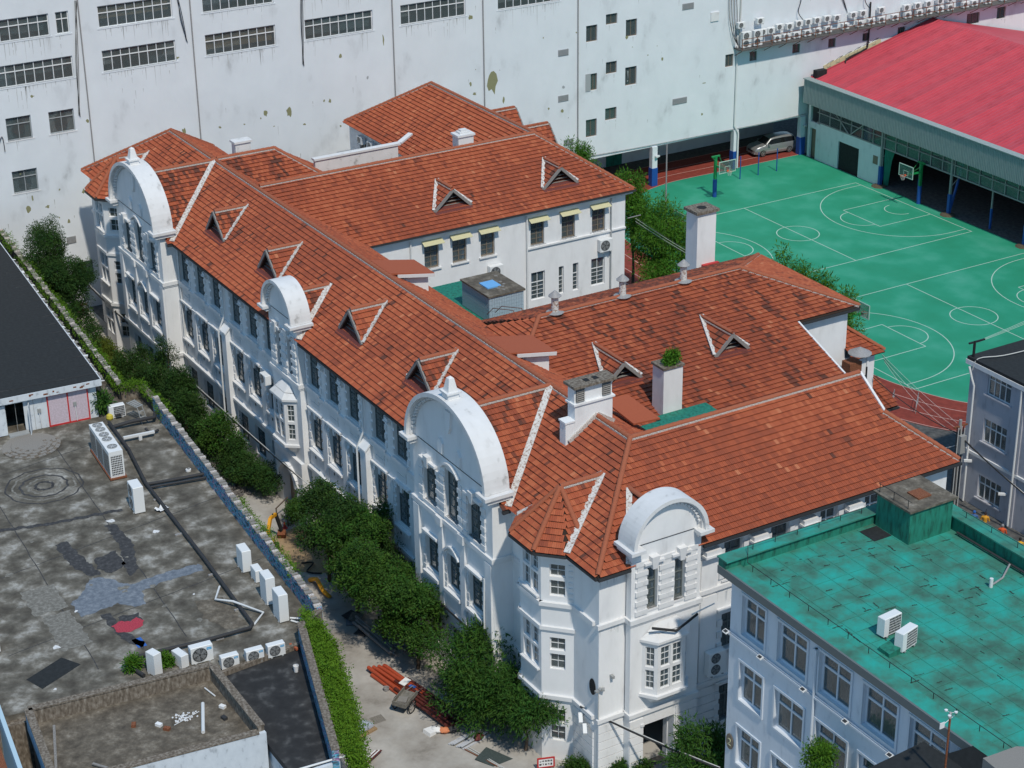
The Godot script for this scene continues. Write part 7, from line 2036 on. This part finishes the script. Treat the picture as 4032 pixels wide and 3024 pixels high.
	# workers by the grey wall
	person("person in a yellow orange shirt holding a pole beside the grey wall", V(78.75, 0, -76.1), 2.3, [.62, .30, .03], [.05, .06, .09], [.03, .02, .02], true)
	person("person in a red orange shirt with grey hair holding a pole", V(78.55, 0, -74.4), 2.3, [.60, .10, .03], [.05, .05, .06], [.25, .25, .26], true)
	person("person in a yellow shirt with black hair stooping near the green parapet", V(78.25, 0, -72.6), 2.5, [.66, .36, .03], [.04, .05, .07], [.015, .013, .013], false)
	person("person wearing a blue cap, mostly hidden by the green roof tower", V(78.3, 0, -76.6), 2.3, [.05, .12, .30], [.04, .05, .07], [.02, .12, .40], false)

func person(label: String, at: Vector3, turn: float, shirt: Array, legs: Array, hair: Array, pole: bool) -> void:
	var t := thing("person", label, "person", at, turn, "workers by the grey wall")
	var sk := [.40, .22, .15]
	# bones: a, b, radii, colour
	var B := []
	for s in [-1, 1]:
		B.append([V(.1 * s, .9, 0), V(.11 * s, .5, .03), .085, .06, legs])
		B.append([V(.11 * s, .5, .03), V(.12 * s, .1, -.02), .058, .042, legs])
		B.append([V(.12 * s, .05, -.04), V(.13 * s, .04, .14), .045, .035, [.03, .03, .03]])
		B.append([V(.19 * s, 1.4, 0), V(.26 * s, 1.14, .04), .055, .045, shirt])
		var hand := V(.1 * s, 1.18 + .06 * s, .36) if pole else V(.25 * s, .9, .2)
		B.append([V(.26 * s, 1.14, .04), hand, .042, .03, shirt if s > 0 else sk])
		B.append([hand, hand + V(-.03 * s, .02, .05), .036, .03, sk])
	B.append([V(0, .92, 0), V(0, 1.15, .01), .125, .12, legs])
	B.append([V(0, 1.08, .01), V(0, 1.36, 0), .135, .15, shirt])
	B.append([V(-.12, 1.4, 0), V(.12, 1.4, 0), .075, .075, shirt])
	B.append([V(0, 1.45, .01), V(0, 1.53, .02), .05, .05, sk])
	B.append([V(0, 1.58, .03), V(0, 1.64, .02), .085, .09, sk])
	B.append([V(0, 1.6, .115), V(0, 1.585, .125), .016, .016, sk])
	B.append([V(0, 1.66, -.005), V(0, 1.685, .0), .095, .085, hair])
	var h := .03
	var lo := V(-.42, -.03, -.25)
	var nx := 28
	var ny := 62
	var nz := 26
	var f := PackedFloat32Array()
	f.resize(nx * ny * nz)
	f.fill(1.0)
	var own := {}
	for b in B:
		var r0: float = b[2]
		var r1: float = b[3]
		var pa: Vector3 = b[0]
		var pb: Vector3 = b[1]
		var mn := ((pa.min(pb) - Vector3.ONE * (maxf(r0, r1) + .08) - lo) / h).floor()
		var mx := ((pa.max(pb) + Vector3.ONE * (maxf(r0, r1) + .08) - lo) / h).ceil()
		var ab := pb - pa
		var l2 := maxf(ab.length_squared(), 1e-6)
		for i in range(maxi(0, int(mn.x)), mini(nx, int(mx.x))):
			for j in range(maxi(0, int(mn.y)), mini(ny, int(mx.y))):
				for k in range(maxi(0, int(mn.z)), mini(nz, int(mx.z))):
					var p := lo + V(i, j, k) * h
					var q := clampf((p - pa).dot(ab) / l2, 0, 1)
					var d := (p - pa - ab * q).length() - lerpf(r0, r1, q)
					var id := (i * ny + j) * nz + k
					var o := f[id]
					if d < o: own[id] = b[4]
					var e := clampf(.5 + .5 * (o - d) / .035, 0, 1)
					f[id] = lerpf(o, d, e) - .035 * e * (1 - e)
	var vi := {}
	var vs := []
	var cs := []
	for i in nx - 1:
		for j in ny - 1:
			for k in nz - 1:
				var s := 0
				var acc := Vector3.ZERO
				var cnt := 0
				var c8 := []
				for a in 8:
					var v := f[((i + (a & 1)) * ny + j + ((a >> 1) & 1)) * nz + k + (a >> 2)]
					c8.append(v)
					if v < 0: s += 1
				if s == 0 or s == 8: continue
				for a in 8:
					for b in [1, 2, 4]:
						if a & b: continue
						var v0: float = c8[a]
						var v1: float = c8[a | b]
						if (v0 < 0) == (v1 < 0): continue
						var tt := v0 / (v0 - v1)
						acc += V(a & 1, (a >> 1) & 1, a >> 2).lerp(V((a | b) & 1, ((a | b) >> 1) & 1, (a | b) >> 2), tt)
						cnt += 1
				vi[(i * ny + j) * nz + k] = vs.size()
				vs.append(lo + (V(i, j, k) + acc / cnt) * h)
				var cc = own.get((i * ny + j) * nz + k, null)
				if cc == null: cc = own.get((i * ny + j) * nz + k + 1, shirt)
				cs.append(Color(cc[0], cc[1], cc[2]))
	var m := mb()
	m.use_col = true
	for i in range(1, nx - 1):
		for j in range(1, ny - 1):
			for k in range(1, nz - 1):
				var id := (i * ny + j) * nz + k
				var v0 := f[id]
				for ax in 3:
					var st: int = [ny * nz, nz, 1][ax]
					var v1 := f[id + st]
					if (v0 < 0) == (v1 < 0): continue
					var s1: int = [nz, 1, ny * nz][ax]
					var s2: int = [1, ny * nz, nz][ax]
					var q := [vi.get(id, -1), vi.get(id - s1, -1), vi.get(id - s1 - s2, -1), vi.get(id - s2, -1)]
					if q.min() < 0: continue
					if v0 >= 0: q.reverse()
					m.col = cs[q[0]]
					m.quad(vs[q[0]], vs[q[1]], vs[q[2]], vs[q[3]])
	part(t, "body", m, M.person)
	if pole:
		var po := thing("tool_pole", "thin dark pole held upright by the worker in %s" % ("yellow" if shirt[1] > .2 else "red orange"), "pole", at, turn)
		part(po, "shaft", mb().tube([V(0, .1, .4), V(0, 1.75, .4)], .016, 6), M.black_wire)

# ---------------------------------------------------------------- plants
var clumps := {}
func clump(kind: String) -> Mesh:
	if clumps.has(kind): return clumps[kind]
	var r := RandomNumberGenerator.new()
	r.seed = kind.hash()
	var m := mb()
	m.use_col = true
	var n := 26
	var size := .15
	var rad := .36
	if kind == "fine": n = 40; size = .11; rad = .32
	if kind == "long": n = 22; size = .22; rad = .4
	if kind == "ivy": n = 24; size = .12; rad = .26
	for i in n:
		var d := V(r.randf_range(-1, 1), r.randf_range(-.7, 1), r.randf_range(-1, 1)).normalized()
		var p := d * rad * pow(r.randf(), .5)
		var l := size * r.randf_range(.75, 1.3)
		var w := l * (.46 if kind != "long" else .24)
		var dir := (d + V(r.randf_range(-.6, .6), r.randf_range(-.8, .3), r.randf_range(-.6, .6))).normalized()
		var sd := dir.cross(V(r.randf_range(-1, 1), 1, r.randf_range(-1, 1))).normalized()
		var nn := sd.cross(dir)
		var g := r.randf_range(.75, 1.25)
		m.col = Color(g * r.randf_range(.9, 1.15), g, g * r.randf_range(.7, 1.0))
		var a := p
		var b := p + dir * l * .45 + sd * w * .5 - nn * l * .06
		var c := p + dir * l
		var e := p + dir * l * .45 - sd * w * .5 - nn * l * .06
		m.tri(a, b, c)
		m.tri(a, c, e)
	clumps[kind] = m.mesh()
	return clumps[kind]

func crown_xf(lobes: Array, n: int, s0 := .75, s1 := 1.35) -> Array:
	# each lobe is broken into uneven boughs; leaf clumps sit on the boughs' outsides
	var x := []
	var vol := 0.0
	for l in lobes: vol += l[1].x * l[1].z + l[1].y * l[1].x
	for l in lobes:
		var k := int(n * (l[1].x * l[1].z + l[1].y * l[1].x) / vol)
		var nb := 9 if l[1].x > 1.0 else 5
		var bou := []
		for i in nb:
			var d := V(rng.randf_range(-1, 1), rng.randf_range(-.7, 1), rng.randf_range(-1, 1)).normalized()
			var r := rng.randf_range(.45, .85)
			bou.append([l[0] + V(d.x * l[1].x, d.y * l[1].y, d.z * l[1].z) * r, l[1] * rng.randf_range(.28, .5)])
		bou.append([l[0], l[1] * .6])
		for i in k:
			var b: Array = bou[rng.randi() % bou.size()]
			var d := V(rng.randf_range(-1, 1), rng.randf_range(-.8, 1), rng.randf_range(-1, 1)).normalized()
			var r := 1.12 - .6 * pow(rng.randf(), 2.0)
			var p: Vector3 = b[0] + V(d.x * b[1].x, d.y * b[1].y, d.z * b[1].z) * r
			var q := Basis.from_euler(V(rng.randf_range(-.5, .5), rng.randf() * TAU, rng.randf_range(-.5, .5)))
			x.append(Transform3D(q.scaled(Vector3.ONE * rng.randf_range(s0, s1)), p))
	return x

func tree(called: String, label: String, category: String, base: Vector3, lobes: Array, n: int, leaf: String, kind := "broad", trunk_r := .12, group := "") -> Node3D:
	var t := thing(called, label, category, base, 0, group)
	var top: Vector3 = lobes[0][0]
	if trunk_r > 0:
		part(t, "trunk", mb().tube(smooth_path([V(0, -.05, 0), V(.06, top.y * .35, .05), V(top.x * .5, top.y * .7, top.z * .5), top + V(0, .2, 0)], 4), trunk_r, 8, trunk_r * .35), M.bark)
		for l in lobes:
			for k in 3:
				var a := rng.randf() * TAU
				var e: Vector3 = l[0] + V(cos(a) * l[1].x * .6, rng.randf_range(-.1, .5) * l[1].y, sin(a) * l[1].z * .6)
				part(t, "limb", mb().tube([V(top.x * .4, top.y * .55, top.z * .4), V(top.x * .4, top.y * .55, top.z * .4).lerp(e, .55) + V(0, .2, 0), e], trunk_r * .45, 6, .015), M.bark)
	var xf := crown_xf(lobes, n)
	var cc := []
	for i in xf.size():
		var g := rng.randf_range(.7, 1.3)
		cc.append(Color(g * rng.randf_range(.85, 1.35), g, g * rng.randf_range(.7, 1.1)))
	multi(t, "crown", clump(kind), M[leaf], xf, cc)
	return t

func palm(label: String, base: Vector3, r: float, h: float) -> void:
	var t := thing("sago_palm", label, "palm", base)
	part(t, "trunk", mb().lathe(Vector3.ZERO, [Vector2(.2, 0), Vector2(.22, h * .5), Vector2(.12, h), Vector2(0, h)], 10), M.bark)
	for k in 22:
		var a := TAU * k / 22 + rng.randf() * .2
		var up := rng.randf_range(.3, 1.1)
		var m := mb()
		m.use_col = true
		var pts := []
		for i in 7:
			var s := i / 6.0
			pts.append(V(cos(a) * r * s * cos(up * .6), h + sin(up) * r * s * .8 - s * s * r * .55, sin(a) * r * s * cos(up * .6)))
		var sd := V(-sin(a), 0, cos(a))
		for i in 6:
			for q in 3:
				var p: Vector3 = pts[i].lerp(pts[i + 1], q / 3.0)
				var dr: Vector3 = (pts[i + 1] - pts[i]).normalized()
				for z in [-1, 1]:
					var tip: Vector3 = p + (sd * z + dr * .7).normalized() * r * .24 * (1.1 - (i + q / 3.0) / 6.5)
					m.tri(p, p + dr * .035, tip)
		m.tube(pts, .012, 4)
		part(t, "frond", m, M.leaf_mid)

func ivy(label: String, pts: Array, n: int, spread: Vector3) -> void:
	var t := thing("ivy", label, "ivy")
	var x := []
	for i in n:
		var k := rng.randi() % (pts.size() - 1)
		var p: Vector3 = pts[k].lerp(pts[k + 1], rng.randf())
		p += V(rng.randf_range(-1, 1) * spread.x, rng.randf_range(-1, 1) * spread.y, rng.randf_range(-1, 1) * spread.z)
		x.append(Transform3D(Basis.from_euler(V(rng.randf_range(-.6, .6), rng.randf() * TAU, rng.randf_range(-.6, .6))).scaled(Vector3.ONE * rng.randf_range(.6, 1.1)), p))
	multi(t, "leaves", clump("ivy"), M.leaf_ivy, x)
	part(t, "stem", mb().tube(pts, .02, 5), M.bark)

func plants() -> void:
	tree("tall_tree", "tall loose dark tree growing between the parapet and the white building", "tree", V(39.2, 0, -133.2), [[V(0, 6.2, 0), V(2.4, 3.0, 3.2)], [V(-.2, 8.8, -.6), V(1.8, 2.2, 2.2)], [V(.6, 7.4, 2.2), V(1.6, 2.2, 2.0)], [V(.2, 4.5, 3.6), V(1.8, 2.4, 2.2)]], 2100, "leaf_dark", "fine", .16)
	for k in 6: tree("clipped_shrub", "yellow green clipped shrub in the bed at the turret foot", "shrub", V(41.4 + .25 * (k % 2), 0, -131.4 + k * 1.15), [[V(0, 1.1, 0), V(.85, 1.0, .85)]], 130, "leaf_hedge", "fine", .04, "clipped shrubs in the bed")
	tree("dark_conifer", "dark feathery conifer beside the downpipe of the school front", "tree", V(42.3, 0, -119.0), [[V(0, 2.9, 0), V(1.4, 2.4, 1.7)], [V(.1, 5.0, -.4), V(.6, 1.5, .7)], [V(-.3, 2.6, 2.4), V(1.2, 1.9, 1.6)]], 620, "leaf_dark", "fine", .12)
	tree("dark_shrub", "dark spreading shrub behind the corner of the flat roof", "shrub", V(41.6, 0, -124.0), [[V(0, 2.0, 0), V(1.3, 1.7, 2.0)]], 300, "leaf_dark", "fine", .07)
	tree("dark_conifer", "dark broad conifer between the parapet and the first floor windows", "tree", V(41.6, 0, -114.2), [[V(0, 3.1, 0), V(1.6, 2.3, 2.2)], [V(.2, 4.4, -1.2), V(.9, 1.3, 1.0)]], 560, "leaf_dark", "fine", .12)
	tree("leafy_shrub", "mid green shrub with drooping twigs under the security lamp", "shrub", V(42.5, 0, -110.0), [[V(0, 2.3, 0), V(1.3, 1.5, 1.5)]], 260, "leaf_mid", "broad", .06)
	tree("leafy_shrub", "low shrub with reddish twigs beside the slate rubble", "shrub", V(42.7, 0, -106.9), [[V(0, 1.2, 0), V(1.1, 1.0, 1.6)]], 220, "leaf_dark", "broad", .05)
	for q in [[41.9, -121.4, 2.2], [42.4, -116.6, 2.4], [42.2, -111.9, 2.0], [42.7, -108.6, 1.7], [43.0, -104.9, 1.3]]:
		tree("dark_shrub", "dark shrub filling the bed under the school windows", "shrub", V(q[0], 0, q[1]), [[V(0, q[2] * .8, 0), V(1.1, q[2] * .8, 1.5)]], 230, "leaf_dark", "fine", .05, "dark shrubs in the bed under the windows")
	tree("leafy_shrub", "small green tree right before the arched school door", "shrub", V(43.1, 0, -98.9), [[V(0, 1.6, 0), V(.8, 1.3, 1.1)]], 150, "leaf_mid", "broad", .05)
	var g := "dense round trees along the school front"
	tree("round_tree", "dense round tree next to the sand heap and excavator", "tree", V(41.9, 0, -92.8), [[V(0, 3.9, 0), V(2.1, 2.0, 2.5)], [V(.5, 4.7, 1.9), V(1.6, 1.4, 1.7)], [V(.6, 4.4, -2.0), V(1.2, 1.2, 1.3)]], 900, "leaf_dark", "broad", .13, g)
	tree("round_tree", "dense round tree second from the sand heap along the front", "tree", V(41.6, 0, -88.4), [[V(0, 4.3, 0), V(2.2, 2.1, 2.5)], [V(-.4, 3.4, 1.8), V(1.5, 1.3, 1.5)]], 760, "leaf_mid", "broad", .13, g)
	tree("round_tree", "dense round tree above the long grey pipes", "tree", V(41.5, 0, -84.9), [[V(0, 4.2, 0), V(2.1, 2.1, 2.4)], [V(.5, 3.6, 2.0), V(1.4, 1.4, 1.3)]], 720, "leaf_mid", "broad", .13, g)
	tree("round_tree", "dense round tree behind the stacked orange pipes", "tree", V(41.9, 0, -81.6), [[V(0, 3.5, 0), V(1.8, 2.0, 2.1)], [V(-.4, 2.6, -1.2), V(1.3, 1.3, 1.4)]], 600, "leaf_mid", "broad", .12, g)
	tree("creeper", "dark creeper climbing the school wall between the gable and the buttress", "creeper", V(43.9, 0, -88.0), [[V(0, 3.0, 0), V(.5, 2.6, 2.0)], [V(.1, 5.0, -1.4), V(.4, 1.2, 1.0)], [V(0, 2.6, 3), V(.4, 2.0, 1.6)]], 330, "leaf_dark", "fine", .04)
	tree("broad_tree", "large bright leaved tree over the planks and rubbish at the turret", "tree", V(42.2, 0, -75.6), [[V(0, 3.2, -.6), V(2.2, 1.9, 2.0)], [V(.2, 2.6, 1.8), V(2.0, 1.7, 1.8)], [V(-.3, 1.8, .6), V(2.1, 1.3, 2.2)]], 1050, "leaf_mid", "long", .15)
	tree("broad_tree", "lower leafy tree beside the slogan sign", "tree", V(43.0, 0, -71.9), [[V(0, 2.1, 0), V(1.5, 1.6, 1.5)], [V(.6, 2.9, 1.2), V(.9, .8, .9)]], 380, "leaf_mid", "long", .1)
	tree("leafy_shrub", "bushy green tree before the dark entrance of the south front", "tree", V(48.0, 0, -64.4), [[V(0, 3.4, 0), V(.8, .9, .8)], [V(1.2, 2.9, .2), V(.8, .9, .7)], [V(-1.0, 2.4, .6), V(.7, .7, .7)], [V(.3, 2.2, .9), V(.8, .7, .7)], [V(1.6, 1.9, .7), V(.7, .6, .6)]], 300, "leaf_mid", "long", .08)
	for k in 5: tree("low_shrub", "low green shrub at the foot of the corner wall", "shrub", V(43.9 + k * .7, 0, -68.6 + k * .45), [[V(0, .45, 0), V(.6, .5, .55)]], 70, "leaf_mid", "fine", .03, "low shrubs at the corner wall")
	palm("sago palm with stiff dark fronds at the school corner", V(45.3, 0, -66.3), 1.1, .8)
	palm("larger dark sago palm in the shade near the blue block", V(51.6, 0, -65.4), 1.5, 1.2)
	g = "broad leaved trees at the court edge"
	tree("court_tree", "bright broad leaved tree in front of the steel mast", "tree", V(82.0, 0, -115.8), [[V(0, 5.6, 0), V(2.7, 2.9, 2.5)], [V(.8, 7.8, -1.2), V(1.7, 1.8, 1.6)], [V(-.6, 7.4, .8), V(1.4, 1.4, 1.3)], [V(-1.0, 3.8, 1.4), V(2.0, 2.0, 1.9)]], 1150, "leaf_bright", "long", .16, g)
	tree("court_tree", "bright narrow tree touching the corner of the rear wing", "tree", V(82.6, 0, -120.6), [[V(0, 6.6, 0), V(1.9, 2.6, 1.8)], [V(.3, 8.8, -.8), V(1.0, 1.5, 1.0)]], 560, "leaf_bright", "long", .14, g)
	tree("court_tree", "small tree top showing behind the rear wing ridge by the drainpipe", "tree", V(84.0, 0, -130.3), [[V(0, 8.3, 0), V(1.5, 1.7, 1.5)]], 240, "leaf_bright", "long", .14, g)
	tree("court_tree", "pair of leafy shoots showing above the middle roof hip", "tree", V(80.4, 0, -98.2), [[V(0, 9.6, -.7), V(.8, 1.7, .8)], [V(.3, 9.5, .9), V(.7, 1.6, .7)], [V(0, 7.5, 0), V(1.4, 1.5, 1.5)]], 330, "leaf_bright", "long", .13, g)
	tree("court_tree", "dense tree with pointed shoots beside the basketball hoop at the eave", "tree", V(80.2, 0, -93.4), [[V(-.2, 9.4, -.9), V(1.0, 1.8, .9)], [V(.2, 9.6, .7), V(1.0, 1.7, .9)], [V(0, 7.4, .6), V(1.6, 2.0, 2.0)], [V(.5, 5.2, 1.6), V(1.2, 1.8, 1.2)]], 520, "leaf_bright", "long", .14, g)
	tree("slender_tree", "slender bright green tree top before the pale blue windows", "tree", V(46.7, 0, -53.6), [[V(0, 8.9, 0), V(.95, 1.1, .95)], [V(.1, 7.2, .1), V(.9, 1.3, .9)]], 300, "leaf_bright", "fine", .08)
	# creepers on the parapets
	ivy("bright ivy trailing over the far parapet above the hedge", [V(37.7, 8.5, -140), V(36.7, 8.5, -126), V(35.9, 8.4, -114), V(35.5, 8.3, -108.6)], 420, V(.35, .22, .3))
	ivy("bright ivy over the parapet corner by the step ladder", [V(35.4, 8.5, -108.3), V(36.6, 8.5, -107.8), V(36.7, 8.3, -105.4), V(36.6, 8.0, -103.4)], 150, V(.3, .25, .3))
	ivy("thin ivy strands along the graffiti parapet toward the excavator", [V(35.6, 8.4, -90.5), V(35.2, 8.45, -85.5), V(34.8, 8.45, -81.0)], 130, V(.22, .15, .3))
	var iv := thing("ivy", "thick bright ivy cloaking the wall end above the alley", "ivy")
	var x := []
	for i in 2300:
		var s := rng.randf()
		var a := V(33.6, 8.3, -78.0).lerp(V(29.9, 8.2, -66.2), s)
		var o := pow(rng.randf(), .7)
		var rag := .62 + .55 * sin(s * 9.0 + 1.0) * sin(s * 23.0) + .35 * sin(s * 41.0 + 2.0)
		if rng.randf() > .55 + rag * .5: continue
		var out := (1.25 + .35 * rag) * sin(minf(1.0, s * 5 + .25) * PI * .5)
		x.append(Transform3D(Basis.from_euler(V(rng.randf_range(-.6, .6), rng.randf() * TAU, rng.randf_range(-.6, .6))).scaled(Vector3.ONE * rng.randf_range(.7, 1.2)), a + V(o * out * (1.15 - s * .25) * rng.randf_range(.6, 1.2) + rng.randf_range(-.12, .12), .3 * sin(o * PI) - o * o * 4.2 * rng.randf_range(.8, 1.0) + rng.randf_range(-.1, .2), o * .7)))
	multi(iv, "leaves", clump("ivy"), M.leaf_ivy, x)
	part(iv, "stem", mb().tube([V(33.2, 8.3, -76.8), V(31.6, 8.4, -72), V(29.9, 8.3, -66.6)], .04, 5), M.bark)
	tree("chimney_fern", "tuft of bright fern growing on the plain white chimney", "fern", V(59.2, 14.05, -82.6), [[V(0, .3, 0), V(.5, .35, .45)]], 60, "leaf_bright", "fine", 0.0)
	for q in [[26.3, -78.0, "bright weeds growing between the roof units"], [24.9, -78.6, "weeds growing through the bent black pipe"]]: tree("roof_weed", q[2], "weed", V(q[0], 7.5, q[1]), [[V(0, .22, 0), V(.5, .25, .4)]], 45, "leaf_bright", "fine", 0.0)
	tree("broad_leaf_plant", "broad leaved plant squeezed between shed corner and cooling unit", "plant", V(33.7, 7.5, -106.9), [[V(0, .7, 0), V(.4, .7, .5)]], 60, "leaf_mid", "long", .03)

# ---------------------------------------------------------------- wires
func sag(a: Vector3, b: Vector3, s: float, n := 12) -> Array:
	var p := []
	for i in n + 1:
		var t := float(i) / n
		p.append(a.lerp(b, t) - V(0, s * 4 * t * (1 - t), 0))
	return p
func wires() -> void:
	var w := func(label: String, a: Vector3, b: Vector3, s: float, r: float, mt: Material, group := ""): single("overhead_wire", mb().tube(sag(a, b, s), r, 5), mt, label, "wire", Vector3.ZERO, 0, group)
	w.call("thick black cable slung along the school front above the shrubs", V(43.4, 3.5, -140), V(43.6, 3.3, -100), .35, .05, M.black_wire)
	w.call("pale cable slung beside the thick black one", V(43.45, 3.6, -140), V(43.6, 3.4, -98), .3, .03, M.white_wire)
	w.call("black cable pair fixed under the big gable windows", V(43.15, 4.15, -84.3), V(43.15, 4.1, -75.4), .03, .06, M.black_wire)
	w.call("thick twisted black cable from the school corner to the blue block", V(44.35, 4.0, -68.8), V(48.2, 2.8, -62.2), .12, .06, M.black_wire)
	w.call("white wire wound along the thick corner cable", V(44.4, 4.06, -68.7), V(48.2, 2.9, -62.2), .12, .025, M.white_wire)
	for k in 7: w.call("thin wire fanned from the annex corner to the leaning wire pole", V(78.4, 8.75 - .07 * k, -86.1 + .05 * k), V(79.5, 6.0 - .12 * k, -79.7), .15 + .07 * k, .009, M.black_wire if k % 3 else M.white_wire, "fanned wires over the track")
	for k in 3: w.call("pale wire crossing the court from the grey roof bracket", V(81.3, 10.95 - .05 * k, -80.7), V(112, 12.4 - .4 * k, -86), .5, .014, M.line_white, "wires from the grey roof bracket")
	for k in 5: w.call("thin wire running from the rear wing corner to the roof ventilator", V(77.2, 10.3 - .12 * k, -112.4), V(79 + .2 * k, 8.6 - .2 * k, -99), .3, .012, M.white_wire if k % 2 else M.black_wire, "wires at the rear wing corner")
	var po := thing("wire_pole", "pole thick with cables between the tiled wing and the grey block", "pole", V(79.5, 0, -79.7))
	part(po, "shaft", mb().tube([V(0, 0, 0), V(0, 6.4, 0)], .1, 8), M.steel)
	for k in 6: part(po, "riser_cable", mb().tube([V(-.35 + k * .13, 6.0 - .1 * (k % 3), .12), V(-.4 + k * .13, .1, .15)], .03, 5), M.white_wire if k % 2 else M.black_wire)
	part(po, "cable_box", mb().bb(-.2, 4.2, .1, .25, 5.4, .4), M.ac_grey)
	part(po, "cross_arm", mb().bb(-.5, 5.9, -.05, .6, 6.0, .05), M.rust)
	w.call("thick black cable draped from the wire pole along the grey wall", V(79.6, 5.2, -79.6), V(80.95, 2.0, -70), .3, .05, M.black_wire)
	w.call("pale cable draped with the thick black one along the grey wall", V(79.7, 5.0, -79.5), V(80.95, 2.1, -70), .25, .035, M.white_wire)
	w.call("white cable looping from the annex to the wire pole", V(77.5, 3.9, -85.4), V(79.5, 4.6, -79.8), .8, .03, M.white_wire)
	w.call("dark cable along the annex roof to the wire pole", V(77.9, 7.2, -86.2), V(79.5, 5.4, -79.8), .35, .03, M.black_wire)
	struct("alley_yard", mb().poly([V(66.7, .001, -86), V(81, .001, -86), V(81, .001, -60), V(66.7, .001, -60)], V(0, .006, 0)), M.yard)
